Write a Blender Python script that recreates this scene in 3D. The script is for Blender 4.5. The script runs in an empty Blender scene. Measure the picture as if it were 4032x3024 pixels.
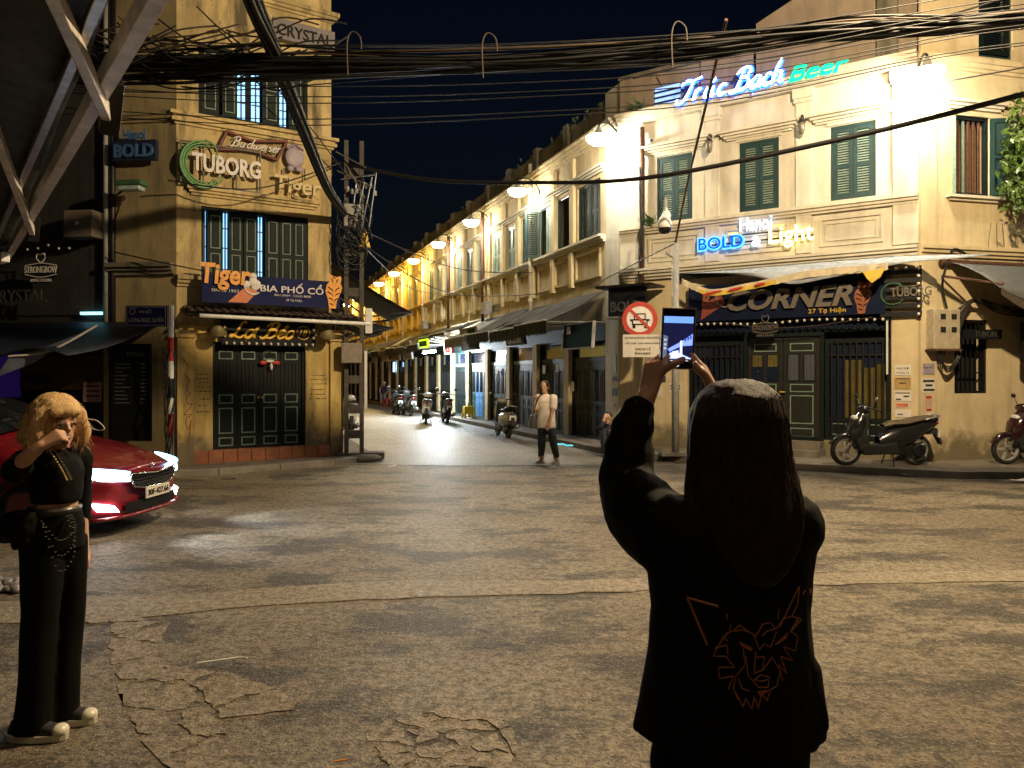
import bpy, bmesh, math, random
from mathutils import Vector, Matrix, noise
from mathutils.bvhtree import BVHTree
R = math.radians
rnd = random.Random(7)
scene = bpy.context.scene
COL = scene.collection
# ------------------------------------------------------------------ camera
cd = bpy.data.cameras.new('camera'); cam = bpy.data.objects.new('camera', cd); COL.objects.link(cam)
cd.sensor_width = 36; cd.lens = 27.03; cd.shift_y = -0.0084; cd.clip_start = .05; cd.clip_end = 500
cam.location = (0, 0, 1.70); cam.rotation_euler = (R(90), 0, 0)
scene.camera = cam
# ------------------------------------------------------------------ night sky
w = bpy.data.worlds.new('World'); scene.world = w; w.use_nodes = True
wn = w.node_tree; bgn = wn.nodes['Background']
sky = wn.nodes.new('ShaderNodeTexSky'); sky.sky_type = 'NISHITA'; sky.sun_disc = False
sky.sun_elevation = R(-1.0); sky.sun_rotation = R(0); sky.air_density = 1.6; sky.dust_density = .6; sky.ozone_density = 3.8
wn.links.new(sky.outputs[0], bgn.inputs[0]); bgn.inputs[1].default_value = .011
# the moon-pale directional light of the night, very weak
sl = bpy.data.lights.new('sun', 'SUN'); sl.energy = .012; sl.angle = R(10); sl.color = (.75, .85, 1)
so = bpy.data.objects.new('sun', sl); COL.objects.link(so); so.rotation_euler = (R(48), 0, R(-25))
vs = scene.view_settings; vs.view_transform = 'Standard'; vs.look = 'None'; vs.gamma = 1; vs.exposure = .75
scene.render.engine = 'CYCLES'
cy = scene.cycles
cy.use_denoising = True; cy.max_bounces = 5; cy.diffuse_bounces = 3; cy.glossy_bounces = 3; cy.transmission_bounces = 4
cy.sample_clamp_indirect = 3; cy.sample_clamp_direct = 0; cy.caustics_reflective = False; cy.caustics_refractive = False
cy.use_light_tree = True
# ------------------------------------------------------------------ helpers
W = {}
def world(o): return W[o.name]
def place(o, parent, Mw):
    COL.objects.link(o)
    if parent is not None:
        o.parent = parent; o.matrix_basis = W[parent.name].inverted() @ Mw
    else: o.matrix_basis = Mw
    W[o.name] = Mw
    return o
def TR(x=0, y=0, z=0, rz=0): return Matrix.Translation((x, y, z)) @ Matrix.Rotation(R(rz), 4, 'Z')
def RX(a): return Matrix.Rotation(R(a), 4, 'X')
def RY(a): return Matrix.Rotation(R(a), 4, 'Y')
def RZ(a): return Matrix.Rotation(R(a), 4, 'Z')
def T3(x, y, z): return Matrix.Translation((x, y, z))
# facade frames: x runs right along the wall as seen from the street, -y points out of the wall
LC = TR(-6.0, 13.75, 0, 34.0)      # corner house on the left, angled front
LN = TR(-6.0, 13.75, 0, -7.0)      # its side along the cross street
RC = TR(2.52, 17.8, 0, -35.4)      # corner bar, angled front
RR = TR(2.52, 17.8, 0, -70.6)      # the long terrace
RW = TR(7.53, 14.24, 0, 14.0)      # right flank of the corner bar
def tag(o, label=None, cat=None, group=None, kind=None):
    if label: o['label'] = label
    if cat: o['category'] = cat
    if group: o['group'] = group
    if kind: o['kind'] = kind
    return o
def thing(name, label, cat, Mw, group=None):
    o = bpy.data.objects.new(name, None); o.empty_display_size = .1
    place(o, None, Mw); return tag(o, label, cat, group)
def crom(pts, n=6, closed=False):
    P = [Vector(p) for p in pts]
    if len(P) < 3: return P
    out = []
    m = len(P) if closed else len(P)-1
    for i in range(m):
        if closed: a, b, c, d = P[i-1], P[i], P[(i+1) % len(P)], P[(i+2) % len(P)]
        else: a, b, c, d = P[max(i-1, 0)], P[i], P[i+1], P[min(i+2, len(P)-1)]
        for k in range(n):
            t = k/n
            out.append(.5*((2*b)+(c-a)*t+(2*a-5*b+4*c-d)*t*t+(3*b-a-3*c+d)*t**3))
    if not closed: out.append(P[-1])
    return out
class MB:
    def __init__(s): s.v = []; s.f = []
    def add(s, vs, fs):
        o = len(s.v); s.v += [tuple(v) for v in vs]; s.f += [tuple(i+o for i in f) for f in fs]; return s
    def box(s, x0, x1, y0, y1, z0, z1, M=None):
        if x0 > x1: x0, x1 = x1, x0
        if y0 > y1: y0, y1 = y1, y0
        if z0 > z1: z0, z1 = z1, z0
        v = [Vector(p) for p in ((x0,y0,z0),(x1,y0,z0),(x1,y1,z0),(x0,y1,z0),(x0,y0,z1),(x1,y0,z1),(x1,y1,z1),(x0,y1,z1))]
        if M: v = [M @ p for p in v]
        return s.add(v, [(0,3,2,1),(4,5,6,7),(0,1,5,4),(1,2,6,5),(2,3,7,6),(3,0,4,7)])
    def frame(s, x0, x1, z0, z1, t, y0, y1):
        s.box(x0, x1, y0, y1, z0, z0+t); s.box(x0, x1, y0, y1, z1-t, z1)
        s.box(x0, x0+t, y0, y1, z0+t, z1-t); s.box(x1-t, x1, y0, y1, z0+t, z1-t); return s
    def quad(s, a, b, c, d): return s.add([a,b,c,d], [(0,1,2,3)])
    def tube(s, pts, r, n=6, caps=True, flat=None):
        P = [Vector(p) for p in pts]; m = len(P)
        rs = r if isinstance(r, (list, tuple)) else [r]*m
        ref = None; rings = []
        for i in range(m):
            t = (P[min(i+1, m-1)]-P[max(i-1, 0)])
            if t.length < 1e-9: t = Vector((0,0,1))
            t.normalize()
            if ref is None: ref = Vector((0,0,1)) if abs(t.z) < .9 else Vector((1,0,0))
            a = (ref - t*ref.dot(t))
            if a.length < 1e-6: a = t.orthogonal()
            a.normalize(); b = t.cross(a); ref = a
            rings.append([P[i]+(a*math.cos(2*math.pi*k/n)+b*math.sin(2*math.pi*k/n))*rs[i] for k in range(n)])
        vs = [p for q in rings for p in q]
        fs = [(i*n+k, i*n+(k+1) % n, (i+1)*n+(k+1) % n, (i+1)*n+k) for i in range(m-1) for k in range(n)]
        if caps: fs += [tuple(range(n-1, -1, -1)), tuple((m-1)*n+k for k in range(n))]
        return s.add(vs, fs)
    def cyl(s, a, b, r, n=12, r2=None): return s.tube([a, b], [r, r if r2 is None else r2], n)
    def lathe(s, prof, n=16, M=None):
        vs = []; m = len(prof)
        for (r, z) in prof:
            for k in range(n):
                p = Vector((r*math.cos(2*math.pi*k/n), r*math.sin(2*math.pi*k/n), z)); vs.append(M @ p if M else p)
        fs = [(i*n+k, i*n+(k+1) % n, (i+1)*n+(k+1) % n, (i+1)*n+k) for i in range(m-1) for k in range(n)]
        return s.add(vs, fs)
    def ell(s, c, r, M=None, nu=14, nv=9):
        vs = []; fs = []; c = Vector(c)
        if not isinstance(r, (tuple, list)): r = (r, r, r)
        for j in range(1, nv):
            ph = math.pi*j/nv
            for i in range(nu):
                th = 2*math.pi*i/nu
                p = Vector((r[0]*math.sin(ph)*math.cos(th), r[1]*math.sin(ph)*math.sin(th), r[2]*math.cos(ph)))
                vs.append(c + (M @ p if M else p))
        top, bot = Vector((0,0,r[2])), Vector((0,0,-r[2]))
        vs += [c+(M @ top if M else top), c+(M @ bot if M else bot)]; a = len(vs)-2
        for j in range(nv-2):
            for i in range(nu): fs.append((j*nu+i, (j+1)*nu+i, (j+1)*nu+(i+1) % nu, j*nu+(i+1) % nu))
        for i in range(nu):
            fs.append((a, i, (i+1) % nu)); fs.append((a+1, (nv-2)*nu+(i+1) % nu, (nv-2)*nu+i))
        return s.add(vs, fs)
    def prism(s, poly, y0, y1):            # poly in (x,z), extruded along y
        n = len(poly); vs = [(x, y0, z) for x, z in poly]+[(x, y1, z) for x, z in poly]
        fs = [tuple(range(n)), tuple(range(2*n-1, n-1, -1))]+[(i, i+n, (i+1) % n+n, (i+1) % n) for i in range(n)]
        return s.add(vs, fs)
    def slab(s, poly, z0, z1):             # poly in (x,y), extruded along z
        n = len(poly); vs = [(x, y, z0) for x, y in poly]+[(x, y, z1) for x, y in poly]
        fs = [tuple(range(n-1, -1, -1)), tuple(range(n, 2*n))]+[(i, (i+1) % n, (i+1) % n+n, i+n) for i in range(n)]
        return s.add(vs, fs)
    def loft(s, rings, n=16, cap=True):    # rings: (center, rx, ry) in horizontal planes, or (center, rx, ry, Matrix)
        vs = []
        for q in rings:
            c = Vector(q[0]); M = q[3] if len(q) > 3 else None
            for k in range(n):
                a = 2*math.pi*k/n; p = Vector((q[1]*math.cos(a), q[2]*math.sin(a), 0))
                vs.append(c+(M @ p if M else p))
        m = len(rings)
        fs = [(i*n+k, i*n+(k+1) % n, (i+1)*n+(k+1) % n, (i+1)*n+k) for i in range(m-1) for k in range(n)]
        if cap: fs += [tuple(range(n-1, -1, -1)), tuple((m-1)*n+k for k in range(n))]
        return s.add(vs, fs)
    def grid(s, rows):
        m, n = len(rows), len(rows[0])
        return s.add([p for r in rows for p in r], [(i*n+j, i*n+j+1, (i+1)*n+j+1, (i+1)*n+j) for i in range(m-1) for j in range(n-1)])
    def xf(s, M): s.v = [tuple(M @ Vector(p)) for p in s.v]; return s
    def mesh(s, name, mat, smooth=False, fix=True):
        me = bpy.data.meshes.new(name); me.from_pydata(s.v, [], s.f)
        if fix:
            bm = bmesh.new(); bm.from_mesh(me); bmesh.ops.recalc_face_normals(bm, faces=bm.faces); bm.to_mesh(me); bm.free()
        if mat: me.materials.append(mat)
        if smooth: me.polygons.foreach_set('use_smooth', [True]*len(me.polygons))
        me.update(); return me
def put(name, me, parent=None, M=None):
    o = bpy.data.objects.new(name, me)
    if M is None: M = W[parent.name] if parent is not None else Matrix()
    return place(o, parent, M)
def part(name, mb, mat, parent=None, M=None, smooth=False, bevel=0):
    me = mb.mesh(name, mat, smooth)
    o = put(name, me, parent, M)
    if bevel:
        b = o.modifiers.new('bevel', 'BEVEL'); b.width = bevel; b.segments = 2; b.limit_method = 'ANGLE'
    return o
def copy_tree(o, Mw, parent=None):
    c = o.copy(); place(c, parent, Mw)
    d = Mw @ W[o.name].inverted()
    for ch in [q for q in COL.objects if q.parent == o]: copy_tree(ch, d @ W[ch.name], c)
    return c
# ------------------------------------------------------------------ materials
def mk(name):
    m = bpy.data.materials.new(name); m.use_nodes = True; nt = m.node_tree
    return m, nt, nt.nodes['Principled BSDF']
def N(nt, t, **k):
    n = nt.nodes.new(t)
    for a, b in k.items(): setattr(n, a, b)
    return n
def coord(nt, kind='pos', scale=(1,1,1)):
    mp = N(nt, 'ShaderNodeMapping'); mp.inputs['Scale'].default_value = scale
    if kind == 'pos': nt.links.new(N(nt, 'ShaderNodeNewGeometry').outputs['Position'], mp.inputs[0])
    else: nt.links.new(N(nt, 'ShaderNodeTexCoord').outputs['Object'], mp.inputs[0])
    return mp.outputs[0]
def nz(nt, co, scale, detail=4, rough=.6):
    n = N(nt, 'ShaderNodeTexNoise'); n.inputs['Scale'].default_value = scale; n.inputs['Detail'].default_value = detail
    n.inputs['Roughness'].default_value = rough; nt.links.new(co, n.inputs['Vector']); return n.outputs['Fac']
def ramp(nt, fac, a, b, ca=(0,0,0,1), cb=(1,1,1,1)):
    r = N(nt, 'ShaderNodeValToRGB'); e = r.color_ramp.elements
    e[0].position = a; e[1].position = b; e[0].color = ca; e[1].color = cb; nt.links.new(fac, r.inputs[0]); return r.outputs[0]
def mix(nt, fac, a, b, mode='MIX'):
    m = N(nt, 'ShaderNodeMix', data_type='RGBA', blend_type=mode)
    for sock, v in ((m.inputs[0], fac), (m.inputs[6], a), (m.inputs[7], b)):
        if isinstance(v, (int, float)): sock.default_value = v
        elif isinstance(v, tuple): sock.default_value = v if len(v) == 4 else (*v, 1)
        else: nt.links.new(v, sock)
    return m.outputs[2]
def bump(nt, bs, h, strength=.3, dist=.02):
    b = N(nt, 'ShaderNodeBump'); b.inputs['Strength'].default_value = strength; b.inputs['Distance'].default_value = dist
    nt.links.new(h, b.inputs['Height']); nt.links.new(b.outputs[0], bs.inputs['Normal'])
def M_(name, col, rough=.6, metal=0, var=.25, scale=9, bmp=.15, kind='pos', coat=0, spec=None):
    m, nt, bs = mk(name); co = coord(nt, kind)
    f = nz(nt, co, scale, 5)
    dk = tuple(c*(1-var) for c in col); lt = tuple(min(1, c*(1+var*.6)) for c in col)
    nt.links.new(ramp(nt, f, .3, .7, (*dk, 1), (*lt, 1)), bs.inputs['Base Color'])
    bs.inputs['Roughness'].default_value = rough; bs.inputs['Metallic'].default_value = metal
    if coat: bs.inputs['Coat Weight'].default_value = coat
    if spec is not None: bs.inputs['Specular IOR Level'].default_value = spec
    if bmp: bump(nt, bs, nz(nt, co, scale*6, 3), bmp, .01)
    return m
def plaster(name, col, dirt=(.10,.085,.06), amt=.5, old=.5, grime=None, gz=(0, 1.2)):
    m, nt, bs = mk(name); co = coord(nt)
    st = nz(nt, coord(nt, 'pos', (2.2, 2.2, .35)), 1.6, 6, .65)     # runs down the wall
    bl = nz(nt, co, .9, 6, .62)
    c = mix(nt, ramp(nt, nz(nt, co, 3.5, 6), .35, .7), tuple(x*.88 for x in col), col)
    c = mix(nt, ramp(nt, st, .47, .66, (0,0,0,1), (amt,)*3+(1,)), c, dirt)
    c = mix(nt, ramp(nt, bl, .50, .62, (0,0,0,1), (old,)*3+(1,)), c, tuple(x*.55+y*.3 for x, y in zip(col, dirt)))
    c = mix(nt, ramp(nt, nz(nt, co, 5.5, 8, .7), .58, .66, (0,0,0,1), (old*.6,)*3+(1,)), c, dirt)
    if grime:                                                       # rising damp and splashes along the foot of the wall
        sp = N(nt, 'ShaderNodeSeparateXYZ'); nt.links.new(N(nt, 'ShaderNodeNewGeometry').outputs['Position'], sp.inputs[0])
        mr = N(nt, 'ShaderNodeMapRange'); mr.inputs[1].default_value = gz[0]; mr.inputs[2].default_value = gz[1]
        mr.inputs[3].default_value = .75; mr.inputs[4].default_value = 0
        nt.links.new(sp.outputs[2], mr.inputs[0])
        ad = N(nt, 'ShaderNodeMath', operation='ADD'); nt.links.new(mr.outputs[0], ad.inputs[0]); nt.links.new(nz(nt, co, 2.6, 7, .7), ad.inputs[1])
        c = mix(nt, ramp(nt, ad.outputs[0], .75, 1.12, (0,0,0,1), (.85,)*3+(1,)), c, grime)
    nt.links.new(c, bs.inputs['Base Color']); bs.inputs['Roughness'].default_value = .88
    bump(nt, bs, nz(nt, co, 22, 5), .22, .012)
    return m
def EM(name, col, s, sample=True):
    m, nt, bs = mk(name); bs.inputs['Base Color'].default_value = (*col, 1)
    bs.inputs['Emission Color'].default_value = (*col, 1); bs.inputs['Emission Strength'].default_value = s
    bs.inputs['Roughness'].default_value = .5
    # a touch of unevenness in the tube or diffuser
    f = nz(nt, coord(nt), 14, 2)
    mu = N(nt, 'ShaderNodeMapRange'); mu.inputs[3].default_value = s*.85; mu.inputs[4].default_value = s*1.1
    nt.links.new(f, mu.inputs[0]); nt.links.new(mu.outputs[0], bs.inputs['Emission Strength'])
    if not sample: m.cycles.emission_sampling = 'NONE'
    return m
def glass(name, col=(.02,.03,.035), rough=.08):
    return M_(name, col, rough, 0, .2, 3, .02, spec=.7)
m_cream = plaster('cream_plaster', (.66,.62,.52), (.22,.18,.13), .30, .18)
m_cream_low = plaster('cream_plaster_low', (.64,.53,.33), (.2,.16,.1), .3, .25, (.10,.085,.05), (0, 1.0))
m_brownwall = plaster('grey_brown_plaster', (.27,.21,.155), (.12,.1,.08), .5, .5)
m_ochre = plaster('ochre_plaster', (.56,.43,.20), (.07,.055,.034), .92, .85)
m_ochre_low = plaster('ochre_plaster_low', (.62,.45,.16), (.09,.07,.04), .7, .55, (.12,.1,.075), (.1, 1.0))
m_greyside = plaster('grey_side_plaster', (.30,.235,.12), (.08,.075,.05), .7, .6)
m_terr = plaster('terrace_plaster', (.58,.47,.27), (.16,.13,.09), .5, .4)
m_terr_y = plaster('terrace_plaster_yellow_lit', (.66,.46,.11), (.2,.15,.06), .4, .4)  # yellow paint, with the glow of the far sodium lamps put into the colour
m_moss = plaster('mossy_plaster', (.16,.14,.10), (.035,.035,.025), .8, .7)
m_trim = plaster('trim_plaster', (.66,.61,.50), (.25,.2,.15), .35, .2)
m_dkwood = M_('dark_green_wood', (.005,.0105,.0115), .6, 0, .35, 12, .15, spec=.2)
m_gwood = M_('green_shutter_paint', (.014,.045,.048), .5, 0, .3, 12, .15)
m_slat = M_('shutter_slat_lit', (.22,.29,.25), .5, 0, .3, 14, .1)  # paler than the frames, with lamplight on the slats put into the colour
m_outline = M_('pale_green_outline', (.17,.25,.20), .6, 0, .3, 20, .1)
m_black = M_('black_metal', (.012,.012,.013), .45, .3, .3, 20, .1)
m_steel = M_('galvanised_steel', (.45,.45,.46), .38, .85, .3, 14, .15)
m_whitepaint = M_('white_paint', (.72,.72,.70), .45, 0, .12, 8, .08)
m_greypaint = M_('grey_paint', (.30,.30,.29), .6, 0, .25, 8, .1)
m_rust = M_('rusty_iron', (.11,.05,.03), .75, .3, .5, 18, .3)
m_blackboard = M_('black_board', (.008,.009,.012), .6, 0, .3, 6, .05, spec=.2)
m_navy = M_('navy_board', (.006,.010,.034), .7, 0, .3, 3, .05, spec=.1)
m_cloth_dk = M_('dark_canvas', (.009,.0095,.010), .9, 0, .4, 5, .25)
m_cloth_blue = M_('blue_tarpaulin', (.020,.028,.05), .6, 0, .35, 4, .2)
m_concrete = M_('concrete', (.17,.145,.115), .85, 0, .3, 5, .4)
m_concrete2 = M_('pale_concrete', (.21,.17,.12), .88, 0, .3, 6, .45)
m_pave = M_('pavement_stone', (.16,.135,.105), .8, 0, .35, 3, .35)
m_cable = M_('cable_rubber', (.010,.010,.011), .55, 0, .3, 10, 0)
m_cable_br = M_('cable_brown', (.06,.040,.026), .6, 0, .3, 10, 0)
m_rubber = M_('rubber', (.012,.012,.012), .7, 0, .3, 30, .2)
m_skin = M_('skin', (.46,.26,.17), .5, 0, .12, 10, .05)
m_paper = M_('paper', (.62,.58,.52), .85, 0, .12, 6, .05)
m_gold = M_('gold_letter', (.55,.36,.04), .4, .1, .15, 10, .05)
m_whitelet = M_('white_letter', (.62,.58,.56), .5, 0, .15, 10, .05)
m_void = M_('dark_interior', (.006,.006,.006), .9, 0, .3, 2, 0)
m_orange = M_('orange_print', (.62,.22,.03), .6, 0, .15, 8, .03)
m_redpaint = M_('red_paint', (.45,.03,.02), .5, 0, .15, 8, .05)
m_terracotta = M_('terracotta_tile', (.30,.105,.045), .55, 0, .35, 5, .2)
m_bulb = M_('unlit_bulb', (.60,.56,.45), .25, 0, .1, 5, 0)
m_chrome = M_('chrome', (.75,.75,.76), .12, 1, .05, 5, 0)
e_lamp = EM('lamp_glow', (1, .88, .66), 60)
e_lampy = EM('lamp_glow_sodium', (1, .72, .28), 26)
e_tube = EM('fluorescent_tube', (.80, .92, 1), 90)
e_win = EM('lit_window_blue', (.22, .55, 1), 1.3)
# lettering --------------------------------------------------------
def text_mb(body, size=1, ext=.02, bold=0, shear=0, sx=1, spacing=1):
    cu = bpy.data.curves.new('t', 'FONT'); cu.body = body; cu.size = size; cu.extrude = ext; cu.offset = bold; cu.shear = shear
    cu.space_character = spacing; cu.resolution_u = 3; cu.align_x = 'LEFT'
    o = bpy.data.objects.new('t', cu); COL.objects.link(o)
    bpy.context.view_layer.update()
    me = o.evaluated_get(bpy.context.evaluated_depsgraph_get()).to_mesh()
    mb = MB(); mb.v = [(v.co.x*sx, -v.co.z, v.co.y) for v in me.vertices]; mb.f = [tuple(p.vertices) for p in me.polygons]
    o.to_mesh_clear(); bpy.data.objects.remove(o); bpy.data.curves.remove(cu)
    return mb
def fit(mb, x0, x1, z0, z1=None, y=0, thick=None):
    xs = [v[0] for v in mb.v]; zs = [v[2] for v in mb.v]
    a, b, c, d = min(xs), max(xs), min(zs), max(zs)
    kx = (x1-x0)/(b-a); kz = kx if z1 is None else (z1-z0)/(d-c)
    mb.v = [(x0+(v[0]-a)*kx, y+v[1], z0+(v[2]-c)*kz) for v in mb.v]; return mb
def letters(mb):
    par = list(range(len(mb.v)))
    def fd(i):
        while par[i] != i: par[i] = par[par[i]]; i = par[i]
        return i
    for f in mb.f:
        a = fd(f[0])
        for i in f[1:]: par[fd(i)] = a
    g = {}
    for i in range(len(mb.v)): g.setdefault(fd(i), []).append(i)
    # merge coincident shells (front, back, rim share no vertices) and accents by x-overlap
    it = sorted([[min(mb.v[i][0] for i in q), max(mb.v[i][0] for i in q), set(q)] for q in g.values()], key=lambda t: t[0])
    out = []
    for a, b, q in it:
        if out and min(b, out[-1][1])-a > .35*min(b-a, out[-1][1]-out[-1][0]): out[-1][1] = max(b, out[-1][1]); out[-1][2] |= q
        else: out.append([a, b, q])
    res = []
    for a, b, q in out:
        ix = sorted(q); mp = {j: k for k, j in enumerate(ix)}
        n = MB(); n.v = [mb.v[i] for i in ix]; n.f = [tuple(mp[i] for i in f) for f in mb.f if f[0] in mp]; res.append(n)
    return res
def lettering(body, box, mat, parent, M=None, y=-.02, ext=.012, bold=0, shear=0, split=True, name='letter'):
    x0, x1, z0, z1 = box
    mb = fit(text_mb(body, 1, ext, bold, shear), x0, x1, z0, z1, y)
    if split:
        for l in letters(mb): put(name, l.mesh(name, mat, fix=False), parent, M)
    else: put('lettering', mb.mesh('lettering', mat, fix=False), parent, M)['kind'] = 'stuff'
# ================================================================== GROUND
def asphalt(name, c1, c2, dark, patch=.9, wet=.0, thr=(.49,.56)):
    m, nt, bs = mk(name); co = coord(nt)
    ag = nz(nt, co, 48, 3, .85)                     # aggregate
    mid = nz(nt, co, 16, 6, .75)                   # hand-sized wear
    c = mix(nt, ramp(nt, nz(nt, co, .45, 4, .6), .40, .62), c1, c2)
    ln = nz(nt, coord(nt, 'pos', (.85, 1.35, 1)), .95, 12, .76)   # worn-through patches
    c = mix(nt, ramp(nt, ln, thr[0], thr[1], (0,0,0,1), (patch,)*3+(1,)), c, dark)
    c = mix(nt, ramp(nt, mid, .40, .56, (.75,)*3+(1,), (0,0,0,1)), c, tuple(x*.55 for x in dark))
    c = mix(nt, ramp(nt, mid, .60, .72, (0,0,0,1), (.6,)*3+(1,)), c, tuple(min(1, x*1.45) for x in c2))
    c = mix(nt, ramp(nt, ag, .38, .47, (.8,)*3+(1,), (0,0,0,1)), c, tuple(x*.4 for x in dark))
    c = mix(nt, ramp(nt, ag, .58, .64, (0,0,0,1), (.85,)*3+(1,)), c, (.46,.40,.31))
    nt.links.new(c, bs.inputs['Base Color'])
    rr = N(nt, 'ShaderNodeMapRange'); rr.inputs[3].default_value = .72-wet; rr.inputs[4].default_value = .42-wet
    nt.links.new(mid, rr.inputs[0]); nt.links.new(rr.outputs[0], bs.inputs['Roughness'])
    ad = N(nt, 'ShaderNodeMath', operation='ADD'); nt.links.new(ag, ad.inputs[0])
    mu = N(nt, 'ShaderNodeMath', operation='MULTIPLY'); mu.inputs[1].default_value = 2.2
    nt.links.new(mid, mu.inputs[0]); nt.links.new(mu.outputs[0], ad.inputs[1])
    bump(nt, bs, ad.outputs[0], 1.0, .022)
    return m
m_asph = asphalt('asphalt', (.26,.205,.135), (.38,.32,.23), (.055,.045,.035), .92)
m_wornc = asphalt('worn_concrete', (.32,.255,.175), (.42,.34,.24), (.17,.135,.095), .5, 0, (.53,.64))
m_street = asphalt('worn_street_paving', (.33,.31,.27), (.42,.40,.355), (.22,.20,.17), .6, .10, (.52,.62))
m_trench = asphalt('trench_patch', (.34,.28,.20), (.43,.36,.265), (.22,.175,.13), .5, 0, (.54,.66))
rows = []
for j in range(91):
    y = -30 + 150*(j/90); rows.append([(-60+120*i/60, y, 0) for i in range(61)])
tag(part('ground', MB().grid(rows), m_asph), kind='structure')
tag(part('street', MB().slab([(-3.6,14.75),(-1.2,14.45),(2.3,14.6),(2.6,15.6),(1.9,16.8),(-18.5,75),(-24,73),(-2.75,15.6)], -.05, .005), m_street), kind='structure')
tp = []
for i, (x, a, b) in enumerate([(-7.5,4.9,5.5),(-3.1,5.3,5.85),(-2.0,5.62,6.12),(-.9,5.85,6.35),(.4,5.98,6.36),(1.8,6.15,6.5),(3.2,6.28,6.62),(5,6.4,6.72),(9,6.75,7.05),(14,7.1,7.4)]): tp.append((x, a, b))
mb = MB(); up = crom([(x, b, 0) for x, a, b in tp], 8); lo = crom([(x, a, 0) for x, a, b in tp], 8)
mb.grid([[(p.x, p.y+.03*noise.noise((p.x*3,7,1)), .006) for p in up], [(p.x, p.y+.05*noise.noise((p.x*4,2,5)), .006) for p in lo]])
tag(part('trench_patch', mb, m_trench), kind='structure')
# pavements, raised, with kerb stones laid one by one
pvR = tag(part('pavement', MB().slab([(-18.9,76),(-17.9,75.4),(1.86,16.85),(2.35,15.75),(3.54,14.95),(5.6,13.45),(7.3,12.6),(9,12.55),(20,15.2),(20,17),(8,15.5),(3.4,19)], -.1, .115), m_pave), kind='structure')
pvL = tag(part('pavement', MB().slab([(-20,14.2),(-12,13.3),(-8,12.95),(-6.0,12.75),(-5.0,13.1),(-3.35,14.55),(-2.78,15.4),(-2.85,15.75),(-22.5,74),(-23.5,73.6),(-4.2,15.9),(-6.2,14.1)], -.1, .095), m_pave), kind='structure')
def kerb(path, parent, h, mat, L=1.0, wd=.16):
    P = [Vector((*p, 0)) for p in path]
    for a, b in zip(P, P[1:]):
        n = max(1, round((b-a).length/L)); d = (b-a)/n; ang = math.degrees(math.atan2(d.y, d.x))
        for i in range(n):
            if (a+d*i).y > 34: continue
            M = TR(a.x+d.x*i, a.y+d.y*i, 0, ang)
            part('kerb_stone', MB().box(.008, d.length-.008, -.02, wd, -.08, h+.006+.008*rnd.random()), mat, parent, M, bevel=.012)
m_kerb = M_('kerb_stone', (.23,.205,.17), .8, 0, .3, 4, .4)
kerb([(1.86,16.85),(2.35,15.75),(3.54,14.95),(5.6,13.45),(7.3,12.6),(9,12.55),(14,13.75)][::-1], pvR, .118, m_kerb, wd=-.16)
kerb([(1.86,16.85),(-5.0,37.2)], pvR, .118, m_kerb, wd=-.16)
kerb([(-12,13.3),(-8,12.95),(-6.0,12.75),(-5.0,13.1),(-3.35,14.55),(-2.78,15.4)], pvL, .098, m_kerb)
# broken concrete pieces set in the road
def clip(poly, p, n):
    out = []
    for a, b in zip(poly, poly[1:]+poly[:1]):
        da, db = (a-p).dot(n), (b-p).dot(n)
        if da <= 0: out.append(a)
        if da*db < 0: out.append(a+(b-a)*(da/(da-db)))
    return out
def cracked(poly, n, gap, z, mat, parent, seed, name='concrete_piece', rough=.035, stretch=1):
    rg = random.Random(seed); P = [Vector(p) for p in poly]
    xs = [p.x for p in P]; ys = [p.y for p in P]; S = []
    tries = 0
    while len(S) < n and tries < 6000:
        tries += 1
        q = Vector((rg.uniform(min(xs), max(xs)), rg.uniform(min(ys), max(ys))))
        inside = False
        for a, b in zip(P, P[1:]+P[:1]):
            if (a.y > q.y) != (b.y > q.y) and q.x < (b.x-a.x)*(q.y-a.y)/(b.y-a.y)+a.x: inside = not inside
        md = (max(xs)-min(xs))*(max(ys)-min(ys))
        if inside and all((s-q).length > .62*math.sqrt(md/n) for s in S): S.append(q)
    for i, s in enumerate(S):
        c = P[:]
        for j, t in enumerate(S):
            if i != j:
                d = (t-s); c = clip(c, s+d*.5-d.normalized()*gap*.5, d.normalized())
                if len(c) < 3: break
        if len(c) < 3: continue
        rp = []
        for a, b in zip(c, c[1:]+c[:1]):
            m = max(1, int((b-a).length/.04))
            for k in range(m):
                q = a+(b-a)*(k/m); o = (noise.noise((q.x*11, q.y*11, seed))+.6*noise.noise((q.x*31, q.y*31, seed)))*rough
                q = q+(q-s).normalized()*(o-abs(rough)*.3); rp.append((q.x, q.y))
        h = z+rg.uniform(-.001, .0025)
        part(name, MB().slab(rp, -.03, h), mat, parent)
road = bpy.data.objects['ground']
cracked([(-.70,3.62),(-.62,3.78),(-.38,3.92),(-.12,3.90),(.0,3.72),(.03,3.5),(-.02,3.32),(-.12,3.22),(-.45,3.2),(-.55,3.33)], 20, .008, .0035, m_wornc, road, 3, rough=.05)
cracked([(-2.75,5.3),(-2.35,5.3),(-2.15,4.65),(-1.75,4.22),(-1.4,3.72),(-1.15,3.3),(-1.45,3.28),(-1.75,3.6),(-2.1,4.1),(-2.5,4.75)], 13, .009, .005, m_wornc, road, 11, rough=.07)
cracked([(-2.1,4.55),(-1.5,4.35),(-1.12,4.05),(-1.1,3.9),(-1.45,3.8),(-1.72,4.18)], 3, .006, .0035, m_wornc, road, 5, rough=.05)
cracked([(-3.6,5.9),(-2.8,5.9),(-2.55,5.3),(-2.85,5.25),(-3.5,5.35)], 6, .01, .004, m_wornc, road, 17, rough=.05)
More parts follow.
